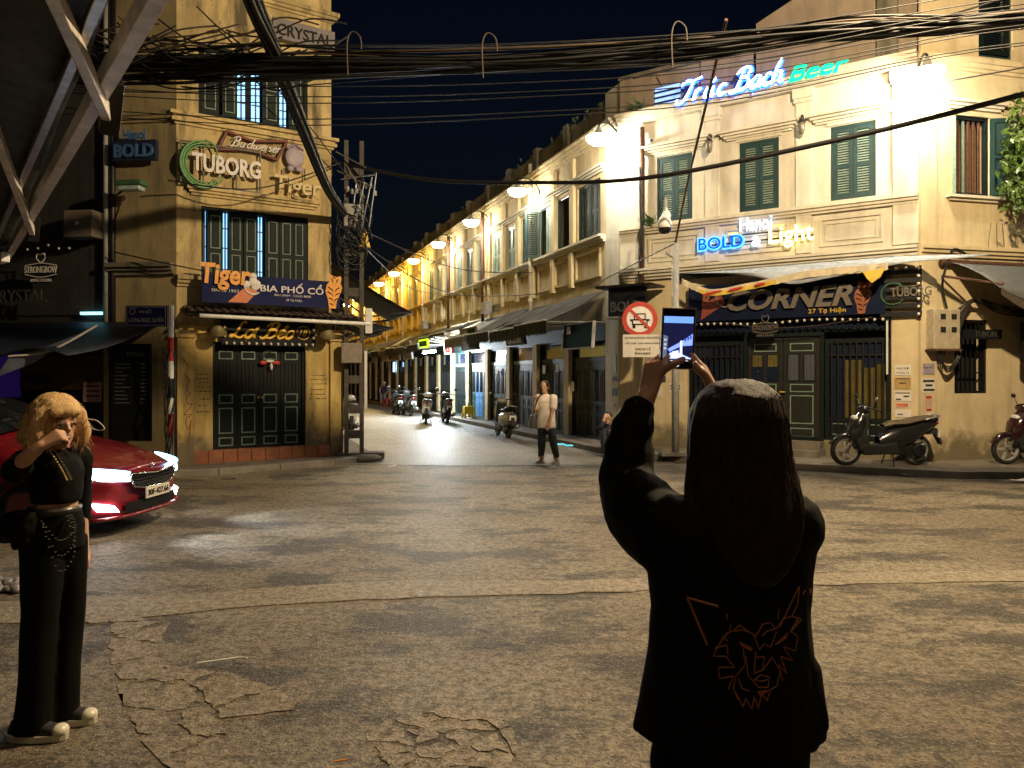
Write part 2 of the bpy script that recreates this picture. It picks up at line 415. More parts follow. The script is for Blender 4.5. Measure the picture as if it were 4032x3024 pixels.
cracked([(-4.7,7.5),(-3.9,7.7),(-3.7,7.3),(-4.2,6.9)], 3, .02, .004, m_wornc, road, 21, rough=.06)
# litter
tag(part('drinking_straw', MB().tube([(-1.83,4.46,.03),(-1.62,4.55,.03),(-1.56,4.53,.035)], .006, 6), m_whitepaint), 'thin white drinking straw lying on the cracked concrete', 'straw')
tag(part('cigarette_end', MB().cyl((-.78,3.36,.012),(-.72,3.38,.012), .005, 6), m_orange), 'small orange cigarette end beside the cracked round patch', 'litter')
for (x, y, s, l) in [(8.1,12.2,.16,'white scrap of paper in the gutter before the right pavement'), (6.7,12.95,.12,'crumpled scrap at the kerb below the parked black scooter'),(-2.2,14.1,.08,'small white scrap on the road near the street mouth'),(-4.6,12.6,.11,'pale litter scrap in the gutter before the corner house')]:
    mb = MB(); mb.grid([[(s*(i-1), s*.7*(j-1), .015+.03*rnd.random()) for i in range(3)] for j in range(3)])
    tag(part('paper_scrap', mb, m_paper, None, TR(x, y, .01, rnd.uniform(0,90))), l, 'litter')
mb = MB()
for i in range(26):
    a = rnd.uniform(0, 6.28); mb.ell((rnd.gauss(0,.13), rnd.gauss(0,.1), .03), (rnd.uniform(.03,.09), rnd.uniform(.03,.07), rnd.uniform(.02,.05)), RZ(rnd.uniform(0,180)), 6, 4)
tag(part('rubbish_bag', mb, M_('bag_plastic', (.2,.18,.2), .4), None, TR(-4.1,6.15,0), smooth=True), 'crumpled pale rubbish bag on the road behind the blonde woman', 'bag')

# ================================================================== BUILDING HELPERS
def wallmb(x0, x1, z0, z1, ops, depth=.22, y=0, skin=True):
    mb = MB(); xs = sorted({x0, x1, *[o[0] for o in ops], *[o[1] for o in ops]}); zs = sorted({z0, z1, *[o[2] for o in ops], *[o[3] for o in ops]})
    for a, b in zip(xs, xs[1:]):
        for c, d in zip(zs, zs[1:]):
            mx, mz = (a+b)/2, (c+d)/2
            if any(o[0] < mx < o[1] and o[2] < mz < o[3] for o in ops): continue
            mb.quad((a,y,c),(b,y,c),(b,y,d),(a,y,d))
    for o in ops:
        a, b, c, d = o[:4]
        mb.quad((a,y,c),(a,y+depth,c),(a,y+depth,d),(a,y,d)); mb.quad((b,y,c),(b,y,d),(b,y+depth,d),(b,y+depth,c))
        mb.quad((a,y,d),(a,y+depth,d),(b,y+depth,d),(b,y,d)); mb.quad((a,y,c),(b,y,c),(b,y+depth,c),(a,y+depth,c))
    return mb
def moulding(x0, x1, z0, steps, ret=True):
    mb = MB(); z = z0
    for h, d in steps: mb.box(x0-(d if ret else 0), x1+(d if ret else 0), -d, .02, z, z+h); z += h
    return mb
_cache = {}
def shared(key, fn):
    if key not in _cache: _cache[key] = fn()
    return _cache[key]
def louvre_window(parent, F, x0, x1, z0, z1, mat=None, slats=True, single=False, yb=.05, open_=()):
    """closed double-leaf louvred shutters set in an opening"""
    mat = mat or m_gwood; wd = x1-x0
    fr = part('window', MB().frame(x0, x1, z0, z1, .05, yb-.03, yb+.06), mat, parent, F)
    part('backing', MB().box(x0+.051, x1-.051, yb+.045, yb+.058, z0+.051, z1-.051), m_void, fr, F)
    mid = (x0+x1)/2
    for k, (a, b) in enumerate(((x0+.052, mid-.003), (mid+.003, x1-.052))):
        lb = MB(); t = .07; zm = z0+.05+(z1-z0-.1)*.45
        lb.frame(a, b, z0+.052, z1-.052, t, yb-.02, yb+.015); lb.box(a+t, b-t, yb-.018, yb+.013, zm-.04, zm+.04)
        part('shutter_leaf', lb, mat, fr, F)
        secs = [(z0+.052+t, zm-.04), (zm+.04, z1-.052-t)]
        w2 = b-a-2*t
        if single:
            me = shared(('slat', round(w2, 3)), lambda: MB().box(0, w2, -.004, .004, -.021, .021).mesh('slat', m_slat))
            for s0, s1 in secs:
                n = int((s1-s0)/.047)
                for i in range(n): put('slat', me, fr, F @ T3(a+t, yb, s0+(i+.5)*(s1-s0)/n) @ RX(-42))
        else:
            sb = MB()
            for s0, s1 in secs:
                n = int((s1-s0)/.06)
                for i in range(n): sb.box(a+t, b-t, -.004, .004, -.026, .026, T3(0, yb, s0+(i+.5)*(s1-s0)/n) @ RX(-42))
            part('slats', sb, m_slat, fr, F)
    return fr
def panel_leaf(parent, F, x0, x1, z0, z1, y, mat, outl, panels, name='door_leaf', grille=None, bars=5):
    """one timber leaf: stiles and rails, recessed panels outlined in paint, optional barred opening (fractions of height)"""
    w_, h = x1-x0, z1-z0
    lf = part(name, MB().box(x0, x1, y, y+.045, z0, z1), mat, parent, F)
    for (p0, p1) in panels:
        a, b, c, d = x0+w_*.18, x1-w_*.18, z0+h*p0, z0+h*p1
        part('panel_outline', MB().frame(a, b, c, d, min(.022, w_*.06), y-.012, y+.004), outl, lf, F)
        part('panel', MB().box(a+.04, b-.04, y-.008, y+.004, c+.04, d-.04), mat, lf, F)
    if grille:
        c, d = z0+h*grille[0], z0+h*grille[1]; a, b = x0+w_*.16, x1-w_*.16
        part('grille_opening', MB().box(a, b, y-.004, y+.003, c, d), m_void, lf, F)
        for i in range(bars):
            x = a+(b-a)*(i+.5)/bars
            part('bar', MB().box(x-.008, x+.008, y-.022, y-.006, c, d), m_black, lf, F)
    return lf
# ================================================================== LEFT CORNER HOUSE
lh = thing('corner_house', 'narrow ochre plaster corner house with dark shutters at left of the side street', 'house', LC)
part('wall', wallmb(0, 2.88, 2.6, 11.2, [(.37,2.40,6.46,7.75),(.42,2.41,3.2,4.79),(.55,2.2,9.3,10.4)]), m_ochre, lh)
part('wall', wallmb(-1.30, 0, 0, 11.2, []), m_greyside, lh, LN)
part('side_wall', MB().quad((2.88,0,2.6),(2.88-5.2,7.6,2.6),(2.88-5.2,7.6,11.2),(2.88,0,11.2)), m_ochre, lh)
part('ground_wall', wallmb(.28, 2.84, .09, 2.6, [(.62,2.36,.33,2.32)], .25), m_ochre_low, lh)
part('pilaster', MB().box(0, .28, -.07, .2, .09, 2.60), m_ochre_low, lh)
part('pilaster', MB().box(2.84, 3.10, -.07, .3, .09, 2.60), m_ochre_low, lh)
part('capital', MB().box(-.03, .31, -.11, .2, 2.38, 2.45).box(-.05,.33,-.14,.2,2.45,2.52), m_ochre_low, lh)
part('capital', MB().box(2.81, 3.13, -.11, .3, 2.38, 2.45).box(2.79,3.15,-.14,.3,2.45,2.52), m_ochre_low, lh)
part('ground_side_wall', MB().quad((3.10,.3,.09),(3.10-5,7.6,.09),(3.10-5,7.6,2.6),(3.10,.3,2.6)), m_ochre_low, lh)
part('moulding', moulding(0, 2.88, 6.2, [(.05,.04),(.06,.09),(.05,.06),(.06,.12)]), m_ochre, lh)
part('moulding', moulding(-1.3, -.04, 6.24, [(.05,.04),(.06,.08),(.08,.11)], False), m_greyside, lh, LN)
part('moulding', moulding(-1.3, -.04, 3.5, [(.08,.05),(.06,.10),(.08,.15)], False), m_moss, lh, LN)
part('moulding', moulding(.0, .40, 3.3, [(.06,.04),(.06,.09),(.08,.13)], False), m_ochre, lh)
part('lintel', moulding(.28, 2.5, 4.96, [(.05,.04),(.05,.08),(.06,.12)]), m_ochre, lh)
part('moulding', moulding(0, 2.88, 8.72, [(.05,.04),(.06,.09),(.08,.13)]), m_ochre, lh)
for i in range(10):                                   # plinth tiles
    x = .28+i*.256
    part('plinth_tile', MB().box(x+.004, x+.252, -.06, .0, .094, .325), m_terracotta, lh, bevel=.006)
part('door_step', MB().box(.62, 2.36, -.02, .2, .10, .332), m_terracotta, lh)
dr = part('door', MB().frame(.62, 2.36, .335, 2.32, .05, .06, .16), m_dkwood, lh)
for i in range(4):
    x = .672+i*.41; k = [0,0,1,1][i]
    panel_leaf(dr, LC, x, x+.402, .345, 2.27, .10, m_dkwood, m_outline, [(.02,.105),(.14,.39),(.43,.52),(.86,.94)], 'leaf', (.56,.83), 4)
for x in (1.46, 1.53): part('door_knob', MB().ell((x, .06, 1.28), .024), m_gold, dr, LC, smooth=True)
# windows with painted board leaves standing ajar and a lit room behind
def board_window(z0, z1, x0, x1, leaves, lits):
    wd = part('window', MB().frame(x0, x1, z0, z1, .05, .04, .14), m_dkwood, lh)
    part('room_back', MB().box(x0+.05, x1-.05, .195, .215, z0+.05, z1-.05), m_void, wd, LC)
    for a, b in lits:
        part('pane', MB().box(a, b, .17, .185, z0+.06, z1-.06), e_win, wd, LC)
        part('glazing_bar', MB().box((a+b)/2-.012, (a+b)/2+.012, .135, .165, z0+.05, z1-.05), m_black, wd, LC)
        for q in (.3, .55, .78): part('glazing_bar', MB().box(a, b, .138, .162, z0+(z1-z0)*q-.01, z0+(z1-z0)*q+.01), m_black, wd, LC)
    for a, b, ang in leaves:
        F = LC @ T3(a, .045, 0) @ RZ(ang)
        panel_leaf(wd, F, .0, b-a, z0+.055, z1-.055, 0, m_dkwood, m_outline, [(.06,.47),(.53,.94)], 'leaf')
board_window(6.46, 7.75, .37, 2.40, [(.43,.74,0),(.80,1.07,0),(1.55,1.86,0),(2.05,2.33,0)], [(1.09,1.24),(1.36,1.51),(1.9,2.02)])
board_window(3.2, 4.79, .42, 2.41, [(.54,.81,0),(.92,1.17,0),(1.19,1.45,0),(1.60,1.86,0),(1.87,2.12,0),(2.13,2.36,0)], [(.475,.53),(.83,.915),(1.47,1.56)])
# tiled pent roof above the shop door
ev = part('pent_roof', MB().prism([(.1,2.86),(3.32,2.86),(3.32,2.94),(.1,2.94)], -.12, .0), m_moss, lh)
part('fascia', MB().box(.12, 3.3, -.56, -.10, 2.765, 2.79), m_black, ev, LC)
me_t = MB()
for k in range(7):
    a = math.pi*k/6; me_t.v += [(.068*math.cos(a), -.25, .045*math.sin(a)), (.062*math.cos(a), .25, .04*math.sin(a))]
me_t.f = [(2*k, 2*k+1, 2*k+3, 2*k+2) for k in range(6)]
me_tile = me_t.mesh('roof_tile', M_('old_roof_tile', (.07,.042,.03), .85, 0, .5, 9, .4), True)
for i in range(22):
    for j in range(2):
        put('roof_tile', me_tile, ev, LC @ T3(.18+i*.145, -.13-j*.27, 2.90-j*.065+rnd.uniform(-.006,.006)) @ RX(13) @ RZ(rnd.uniform(-3,3)))
tag(part('awning_roller', MB().tube([(.25,-.66,2.74),(3.42,-.66,2.71)], .035, 10).box(.3,.36,-.66,-.1,2.73,2.77).box(3.2,3.26,-.66,-.1,2.70,2.74), m_whitepaint, None, LC), 'white awning roller tube under the tiled pent roof of the ochre corner house', 'awning')
# scribbles and stencilled numbers on the wall
mred = M_('red_scribble', (.28,.05,.035), .8); mblk = M_('stencil_ink', (.03,.025,.02), .8)
p = [(.10,2.0),(.18,1.85),(.13,1.7),(.2,1.62),(.16,1.45),(.22,1.38),(.15,1.3),(.19,1.18),(.25,1.2),(.2,1.1),(.11,1.0),(.24,1.0),(.14,.9),(.19,.72),(.23,.9),(.2,.6),(.17,.45)]
part('graffiti', MB().tube([(q.x, -.073, q.z) for q in crom([(x,0,z) for x,z in p], 4)], .006, 4), mred, lh)
for (x0_, x1_, zs, nn) in ((.33,.58,[1.72,1.64,1.57,1.49,1.41,1.27,1.15,1.04],6),(2.42,2.78,[1.7,1.62,1.53,1.42,1.33,1.24],7)):
    for z in zs:
        mb = MB(); x = x0_+rnd.uniform(0,.08)
        while x < x1_-.02:
            l = rnd.uniform(.012,.05); mb.box(x, min(x+l, x1_), -.004, .002, z-rnd.uniform(.004,.014), z+rnd.uniform(.004,.014)); x += l+rnd.uniform(.01,.03)
        part('stencil', mb, mblk, lh)
# ================================================================== CORNER BAR
cb = thing('corner_bar', 'cream two storey corner building with green louvred shutters and unlit bar front', 'building', RC)
UW = [(.90,1.74,5.13,6.58),(2.78,3.60,5.13,6.58),(4.60,5.42,5.13,6.58)]
part('upper_wall', wallmb(0, 6.15, 4.0, 7.5, UW), m_cream, cb)
part('lower_wall', wallmb(0, 6.15, .1, 4.0, [(1.62,5.68,.12,3.0)], .3), m_cream_low, cb)
for a, b in ((0,.55),(2.05,2.35),(3.95,4.25),(5.72,6.15)):
    part('pilaster', MB().box(a, b, -.06, .0, 4.15, 7.42), m_cream, cb)
    part('capital', MB().box(a-.03, b+.03, -.10, .0, 7.16, 7.24).box(a-.05, b+.05, -.13, 0, 7.24, 7.42), m_trim, cb)
part('pilaster', MB().box(5.70, 6.15, -.055, .0, .115, 3.9), m_cream_low, cb)
part('pilaster', MB().box(0, .6, -.055, .0, .115, 3.9), m_cream_low, cb)
part('sill_band', moulding(0.0, 6.15, 4.90, [(.05,.07),(.06,.11),(.07,.15)], False), m_trim, cb)
part('floor_band', moulding(0.0, 6.15, 3.86, [(.06,.08),(.07,.13),(.06,.18),(.05,.22)], False), m_trim, cb)
part('cornice', moulding(0.0, 6.15, 7.42, [(.05,.14),(.06,.20),(.06,.27),(.05,.33)], False), m_trim, cb)
part('parapet', wallmb(0, 3.07, 7.64, 8.5, [(.80,1.45,7.72,8.2)], .1, .04), m_brownwall, cb)
for x in (0, 1.95): part('parapet_pier', MB().box(x, x+.3, -.04, .3, 7.64, 8.52), m_brownwall, cb)
part('parapet_coping', MB().box(-.03, 3.05, -.08, .36, 8.50, 8.58), m_moss, cb)
vg = part('vent', MB().box(.80, 1.45, .12, .13, 7.72, 8.2), EM('vent_glow', (.25,.42,.9), 1.0), cb)
for z in (7.84, 7.96, 8.08): part('vent_bar', MB().box(.80, 1.45, .06, .09, z-.018, z+.018), m_black, vg, RC)
part('upper_storey', MB().prism([(3.07,7.64),(6.15,7.64),(6.15,10.9),(5.2,10.2),(3.95,9.45),(3.07,9.1)], .2, .4), m_brownwall, cb)
part('recess_shade', MB().box(5.42, 5.78, .08, .19, 7.64, 10.4), m_moss, cb)  # dark strip put in for the shade of a pilaster recess
part('tin_roof_edge', MB().prism([(2.1,8.60),(2.95,9.0),(2.95,9.06),(2.1,8.66)], .3, 1.4), m_steel, cb)
for i, (a, b, c, d) in enumerate(UW):
    louvre_window(cb, RC, a, b, c, d, single=True)
    hd = part('window_hood', moulding(a-.22, b+.22, 6.66, [(.04,.05),(.05,.09),(.05,.14),(.04,.20)]), m_trim, cb)
    part('hood_fillet', MB().box(a-.06, b+.06, -.03, 0, 6.60, 6.66), m_trim, hd, RC)
for a, b in ((.70,1.90),(2.5,3.82),(4.40,5.55)):
    f2 = part('panel_frame', MB().frame(a, b, 4.24, 4.80, .045, -.035, .0), m_trim, cb)
    part('panel_inner', MB().frame(a+.10, b-.10, 4.34, 4.70, .03, -.022, .0), m_trim, f2, RC)
# bar front
part('shop_plinth', MB().box(1.62, 2.86, .06, .3, .11, .42), m_cream_low, cb)
part('shop_plinth', MB().box(4.46, 5.68, .06, .3, .11, .42), m_cream_low, cb)
part('step', MB().box(2.70, 4.50, -.62, .05, .11, .24), m_concrete, cb)
part('step', MB().box(2.80, 4.47, -.30, .10, .241, .39), m_concrete, cb)
part('shop_back', MB().box(1.62, 5.68, .285, .3, .12, 3.0), m_void, cb)
m_curt = M_('yellow_curtain', (.10,.075,.012), .8, 0, .5, 3, .2); m_gl = glass('dark_glass', (.012,.018,.035))
def barred(a, b, nb, curt):
    wn_ = part('barred_window', MB().frame(a, b, .42, 2.42, .07, .08, .17), m_dkwood, cb)
    part('pane', MB().box(a+.07, b-.07, .14, .15, .86, 2.3), m_gl, wn_, RC)
    for (x0, x1, zt) in curt: part('curtain', MB().grid([[(x0+(x1-x0)*i/14, .125+.012*math.sin(i*1.9), z) for i in range(15)] for z in (.87, zt)]), m_curt, wn_, RC)
    part('rail', MB().box(a+.07, b-.07, .085, .135, .80, .87), m_dkwood, wn_, RC)
    part('rail', MB().box(a+.07, b-.07, .085, .13, 2.08, 2.12), m_black, wn_, RC)
    part('low_panel', MB().box(a+.07, b-.07, .10, .15, .49, .80), m_dkwood, wn_, RC)
    for i in range(3):
        w3 = (b-a-.2)/3; x = a+.1+i*w3
        part('panel_outline', MB().frame(x+.02, x+w3-.02, .53, .76, .02, .085, .104), m_outline, wn_, RC)
    for i in range(nb):
        x = a+.07+(b-a-.14)*(i+.5)/nb; part('bar', MB().box(x-.014, x+.014, .055, .083, .45, 2.35), m_black, wn_, RC)
barred(1.64, 2.84, 9, [(2.1,2.5,1.5)])
barred(4.48, 5.66, 9, [(4.80,5.14,2.0),(5.16,5.40,1.85),(5.42,5.58,1.92)])
bd = part('double_door', MB().frame(2.86, 4.46, .40, 2.56, .07, .06, .2), m_dkwood, cb)
m_brdoor = M_('brown_door_paint', (.012,.0105,.008), .5)
for a, b in ((2.935,3.655),(3.665,4.385)):
    lf = panel_leaf(bd, RC, a, b, .41, 2.48, .10, m_brdoor, m_outline, [(.02,.11),(.15,.43),(.46,.54),(.86,.94)], 'leaf')
    for q in (.28, .72):
        x = a+(b-a)*q; part('pane', MB().box(x-.12, x+.12, .088, .098, 1.58, 2.14), m_gl, lf, RC)
        part('curtain', MB().grid([[(x-.1+.2*i/8, .084+.004*math.sin(i*2.1), z) for i in range(9)] for z in (1.6 if a > 3 else 1.88, 2.12)]), M_('pale_curtain', (.055,.06,.07), .8) if a > 3.4 else m_curt, lf, RC)
part('door_handle', MB().tube([(3.60,.05,1.36),(3.72,.05,1.36)], .014, 6), m_gold, bd, RC)
part('transom', MB().box(1.62, 5.68, .10, .16, 2.56, 3.0), m_dkwood, cb)
for i in range(28):
    x = 1.7+i*.14; part('transom_slat', MB().box(x, x+.07, .07, .10, 2.6, 2.96), m_navy, cb)
part('pipe_conduit', MB().tube([(5.62,-.03,2.75),(5.62,-.03,1.72)], .02, 6), m_whitepaint, cb)
# right flank along the cross street
part('flank_wall', wallmb(0, 7, .1, 13, [(.83,1.62,5.10,6.60),(.80,1.55,1.36,2.75),(1.35,2.15,7.75,9.3)], .3), m_cream_low, cb, RW)
part('flank_pilaster', MB().box(.0, .36, -.05, 0, .115, 12.9), m_cream_low, cb, RW)
part('flank_band', moulding(0.02, 7, 3.92, [(.06,.05),(.07,.09),(.07,.13)], False), m_cream_low, cb, RW)
part('flank_cornice', moulding(0.02, 7, 7.42, [(.06,.05),(.08,.10),(.08,.16)], False), m_cream_low, cb, RW)
part('window_hood', moulding(.70, 1.75, 6.70, [(.05,.06),(.05,.10),(.06,.16)]), m_trim, cb, RW)
part('window_sill', moulding(.72, 1.75, 4.98, [(.05,.06),(.05,.12)]), m_trim, cb, RW)
uw = part('window', MB().frame(.83, 1.62, 5.10, 6.60, .06, .05, .14), m_dkwood, cb, RW)
part('room_back', MB().box(.89, 1.56, .27, .285, 5.16, 6.54), M_('warm_room', (.16,.10,.05), .9), uw, RW)
for x in (.98, 1.10, 1.22, 1.34, 1.46): part('bar', MB().box(x-.02, x+.02, .10, .13, 5.16, 6.54), m_outline if x == 1.10 else m_rust, uw, RW)
F = RW @ T3(.83, .03, 0) @ RZ(-115)
panel_leaf(uw, RW @ T3(.83,.02,0) @ RZ(160), 0, .36, 5.12, 6.58, 0, m_outline, m_gwood, [(.05,.95)], 'shutter_leaf')
panel_leaf(uw, RW @ T3(1.62,.02,0) @ RZ(-20), 0, .40, 5.12, 6.58, -.05, m_gwood, m_dkwood, [(.05,.48),(.52,.95)], 'shutter_leaf')
lw = part('window', MB().frame(.80, 1.55, 1.36, 2.75, .05, .03, .12), m_black, cb, RW)
part('pane', MB().box(.85, 1.50, .2, .21, 1.41, 2.70), m_void, lw, RW)
for i in range(6): part('bar', MB().box(.90+i*.105, .915+i*.105, .05, .07, 1.4, 2.7), m_black, lw, RW)
for z in (1.75, 2.2): part('bar', MB().box(.85, 1.5, .045, .075, z-.012, z+.012), m_black, lw, RW)
hs = part('window', MB().frame(1.35, 2.15, 7.75, 9.3, .06, .05, .14), m_gwood, cb, RW)
part('shutter_leaf', MB().frame(1.42, 2.08, 7.82, 9.22, .08, .02, .06), m_dkwood, hs, RW)
sb = MB()
for i in range(26): sb.box(1.5, 2.0, -.004, .004, -.025, .025, T3(0, .04, 7.92+i*.048) @ RX(-40))
part('slats', sb, m_dkwood, hs, RW)
# side of the bar towards the terrace (first pier)
part('street_flank', wallmb(-.8, 0, .1, 8.5, []), m_cream, cb, RR)
part('street_pilaster', MB().box(-.34, .0, -.05, 0, .115, 7.4), m_cream, cb, RR)
part('street_cornice', moulding(-.8, 0, 7.42, [(.05,.14),(.06,.20),(.06,.27),(.05,.33)], False), m_trim, cb, RR)
# ================================================================== TERRACE
ORD = ['first', 'second', 'third', 'fourth', 'fifth', 'sixth', 'seventh', 'eighth', 'ninth', 'tenth']
m_blued = M_('bright_blue_door', (.03,.13,.36), .5); m_bluel = M_('light_blue_outline', (.12,.40,.55), .5)
def bay(k):
    x1 = -(.8+4.8*k); x0 = x1-4.8
    lab = f'{ORD[k]} house of the terrace from the corner bar, '+['windows standing open', 'three louvred windows above shops', 'strip-lit shop with blue doors below', 'windows behind a thick downpipe', 'in the yellowish lamplight', 'half way down the street', 'beyond the parked scooters', 'far down the curving lamps', 'small in the distance', 'at the far end'][k]
    h = thing('terrace_house', lab, 'house', RR @ T3(x0, 0, 0), 'houses of the long terrace')
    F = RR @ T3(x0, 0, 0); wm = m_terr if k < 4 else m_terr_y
    cs = [1.2, 2.72, 4.15] if k else [.95, 2.2, 3.85]
    wds = [.8, .8, .8] if k else [.9, .85, 1.35]
    ops = [(c-w_/2, c+w_/2, 5.14, 6.56) for c, w_ in zip(cs, wds)]
    part('wall', wallmb(0, 4.8, 2.95, 7.45, ops), wm, h)
    part('sill_band', moulding(.0, 4.8, 4.94, [(.06,.06),(.06,.12),(.06,.18)], False), m_trim if k < 3 else wm, h)
    part('cornice', moulding(0, 4.8, 7.40, [(.06,.08),(.07,.16),(.07,.24),(.05,.30)], False), wm, h)
    px = [0, .48, 1.95, 3.42] if k else [.0, 1.55, 2.85]
    for x in px: part('pilaster', MB().box(x+.01, x+.22, -.09, 0, 5.13, 7.39), wm, h)
    for x in px: part('bracket', MB().box(x+.03, x+.20, -.13, 0, 4.0, 4.93), wm, h)
    for i, (a, b, c, d) in enumerate(ops):
        part('panel_frame', MB().frame(a-.06, b+.06, 4.12, 4.82, .07, -.06, .0), wm, h)
        part('window_hood', moulding(a-.16, b+.16, 6.66, [(.05,.06),(.05,.11),(.05,.17)]), m_trim if k < 3 else wm, h)
        if k == 0:
            part('window', MB().frame(a, b, c, d, .05, .03, .12), m_gwood, h)
            part('room_back', MB().box(a+.05, b-.05, .2, .21, c+.05, d-.05), m_void, h)
            if i == 0:
                louvre_window(h, F, a+.42, b, c+.02, d-.02, m_slat, yb=.06)
                wo = part('shutter_leaf', MB().frame(0, .42, c+.03, d-.03, .06, -.02, .02), m_gwood, h, F @ T3(a, -.02, 0) @ RZ(-118))
                sb = MB()
                for q in range(22): sb.box(.06, .36, -.004, .004, -.026, .026, T3(0, 0, c+.12+q*.056) @ RX(-42))
                part('slats', sb, m_gwood, wo, F @ T3(a, -.02, 0) @ RZ(-118))
            if i == 2:
                for q in (0, 1): louvre_window(h, F, a+.05+q*.62, a+.63+q*.62, c+.02, d-.02, m_dkwood, yb=.07)
        else: louvre_window(h, F, a, b, c, d, m_slat if (k+i) % 3 else m_gwood)
    # weathered parapet, uneven and mossy
    n = 16; top = [8.34+.10*noise.noise((x0+i*.33, 3, k)) for i in range(n)]
    mb = MB(); xs = [4.8*i/(n-1) for i in range(n)]
    mb.grid([[(x, .06+.03*noise.noise((x*3, 1, k)), 7.64) for x in xs], [(x, .02+.05*noise.noise((x*4, 2, k)), 8.0) for x in xs], [(x, .05, t) for x, t in zip(xs, top)], [(x, .35, t) for x, t in zip(xs, top)], [(x, .36, 7.64) for x in xs]])
    part('parapet', mb, m_moss, h)
    for x in (.0, 2.3): part('parapet_pier', MB().box(x, x+.3, -.04, .3, 7.63, 8.42+.05*rnd.random()), m_moss, h)
    mb = MB()
    for i in range(26 if k < 2 else 5):
        x = rnd.uniform(0, 4.8); z = 8.15+rnd.random()*.22; y = rnd.uniform(-.05, .25)
        mb.add([(x,y,z),(x+rnd.uniform(-.1,.1),y-.06,z+rnd.uniform(.05,.2)),(x+.05,y+.02,z+.1)], [(0,1,2)])
    part('roof_weeds', mb, M_('weed', (.035,.05,.02), .8) if k == 0 else bpy.data.materials['weed'], h)['kind'] = 'stuff'
    pm = m_rust if k in (1, 2) else m_trim
    dp = part('downpipe', MB().tube([(.1,-.16,8.0),(.1,-.16,3.3)], .06, 8), pm, h, smooth=True)
    for z in (3.9, 5.0, 6.1, 7.2): part('pipe_collar', MB().tube([(.1,-.16,z),(.1,-.16,z+.09)], .075, 8), pm, dp, F)
    if k in (3, 1): 
        ac = part('air_conditioner', MB().box(.5, 1.1, -.36, -.12, 3.85, 4.25), m_greypaint, h, bevel=.02)
    # ground floor
    part('beam', MB().box(0, 4.8, -.02, .25, 2.62, 2.96), m_dkwood, h)
    for x in (0, 2.35): part('column', MB().box(x, x+.34, -.05, .26, .112, 2.62), m_terr, h)
    part('shop_back', MB().box(.3, 4.8, .26, .28, .1, 2.65), m_void, h)
    for s, (a, b) in enumerate(((.36, 2.33), (2.71, 4.78))):
        lit = (k == 2 and s == 1)
        d = part('shop_door', MB().frame(a, b, .115, 2.62, .06, .05, .15), m_gwood if k == 2 else m_dkwood, h)
        part('transom', MB().box(a+.06, b-.06, .07, .13, 2.05, 2.16), m_outline if k in (1, 2) else m_dkwood, d, F)
        part('transom_pane', MB().box(a+.06, b-.06, .12, .13, 2.17, 2.56), m_gl, d, F)
        nl = 4
        for i in range(nl):
            w_ = (b-a-.12)/nl; xa = a+.06+i*w_
            mt = (m_blued if i in (1, 2) else m_gwood) if lit else m_dkwood
            if k < 4: panel_leaf(d, F, xa+.005, xa+w_-.005, .12, 2.04, .08, mt, m_bluel if lit and i in (1, 2) else m_dkwood, [(.04,.3),(.34,.44)], 'leaf', (.5,.9), 3)
            else: part('leaf', MB().box(xa+.005, xa+w_-.005, .08, .12, .12, 2.04), mt, d, F)
    return h
bays = [bay(k) for k in range(10)]
# closing wall at the end of the terrace
tag(part('far_house', MB().box(-60, -48.9, -.1, 5, 0, 7.2).box(-60.2,-48.7,-.35,.2,7.2,7.4), m_terr_y, None, RR), 'plain yellow house closing the far end of the terrace', 'house')
# ------------------------------------------------------------------ street lamps on wall brackets
def lamp(label, M, power, sodium=False):
    """origin at the wall, 7.1 m up; arm reaches out along -y"""
    t = thing('street_lamp', label, 'street lamp', M, 'dome lamps on wall brackets')
    part('arm', MB().tube([(p.x, p.y, p.z) for p in crom([(0,0,-.1),(0,-.12,.2),(0,-.4,.36),(0,-.66,.30),(0,-.7,.18)], 6)], .022, 8).box(-.04,.04,-.02,.01,-.3,.05), m_black, t, smooth=True)
    part('neck', MB().lathe([(.03,.22),(.05,.20),(.075,.12),(.09,.06),(.11,.05)], 12, T3(0,-.7,0)), m_greypaint, t, smooth=True)
    part('shade', MB().lathe([(.10,.06),(.16,.05),(.24,.025),(.285,.0),(.29,-.01),(.275,-.005),(.2,.01),(.1,.03)], 20, T3(0,-.7,0)), m_whitepaint, t, smooth=True)
    part('lens', MB().lathe([(.285,-.008),(.28,-.06),(.24,-.12),(.16,-.17),(.08,-.19),(.001,-.2)], 20, T3(0,-.7,0)), e_lampy if sodium else e_lamp, t, smooth=True)
    ld = bpy.data.lights.new('bulb', 'POINT'); ld.energy = power; ld.shadow_soft_size = .13
    ld.color = (1, .66, .20) if sodium else (1, .92, .73)
    lo = bpy.data.objects.new('bulb', ld); place(lo, t, M @ T3(0, -.7, -.36))
    return t
PW = 175
lamp('dome lamp on the left edge of the corner bar, beside the blue neon sign', TR(2.52, 17.8, 7.1, -53) , PW)
lamp('dome lamp on the right edge of the corner bar, by the green neon word', TR(7.5, 14.30, 7.1, -12), PW)
for i in range(9):
    t_ = 5.1+4.78*i
    lamp(f'{ORD[i]} dome lamp along the terrace counted from the corner bar', RR @ T3(-t_, 0, 7.1), PW*(.6 if i < 3 else .9), i >= 3)
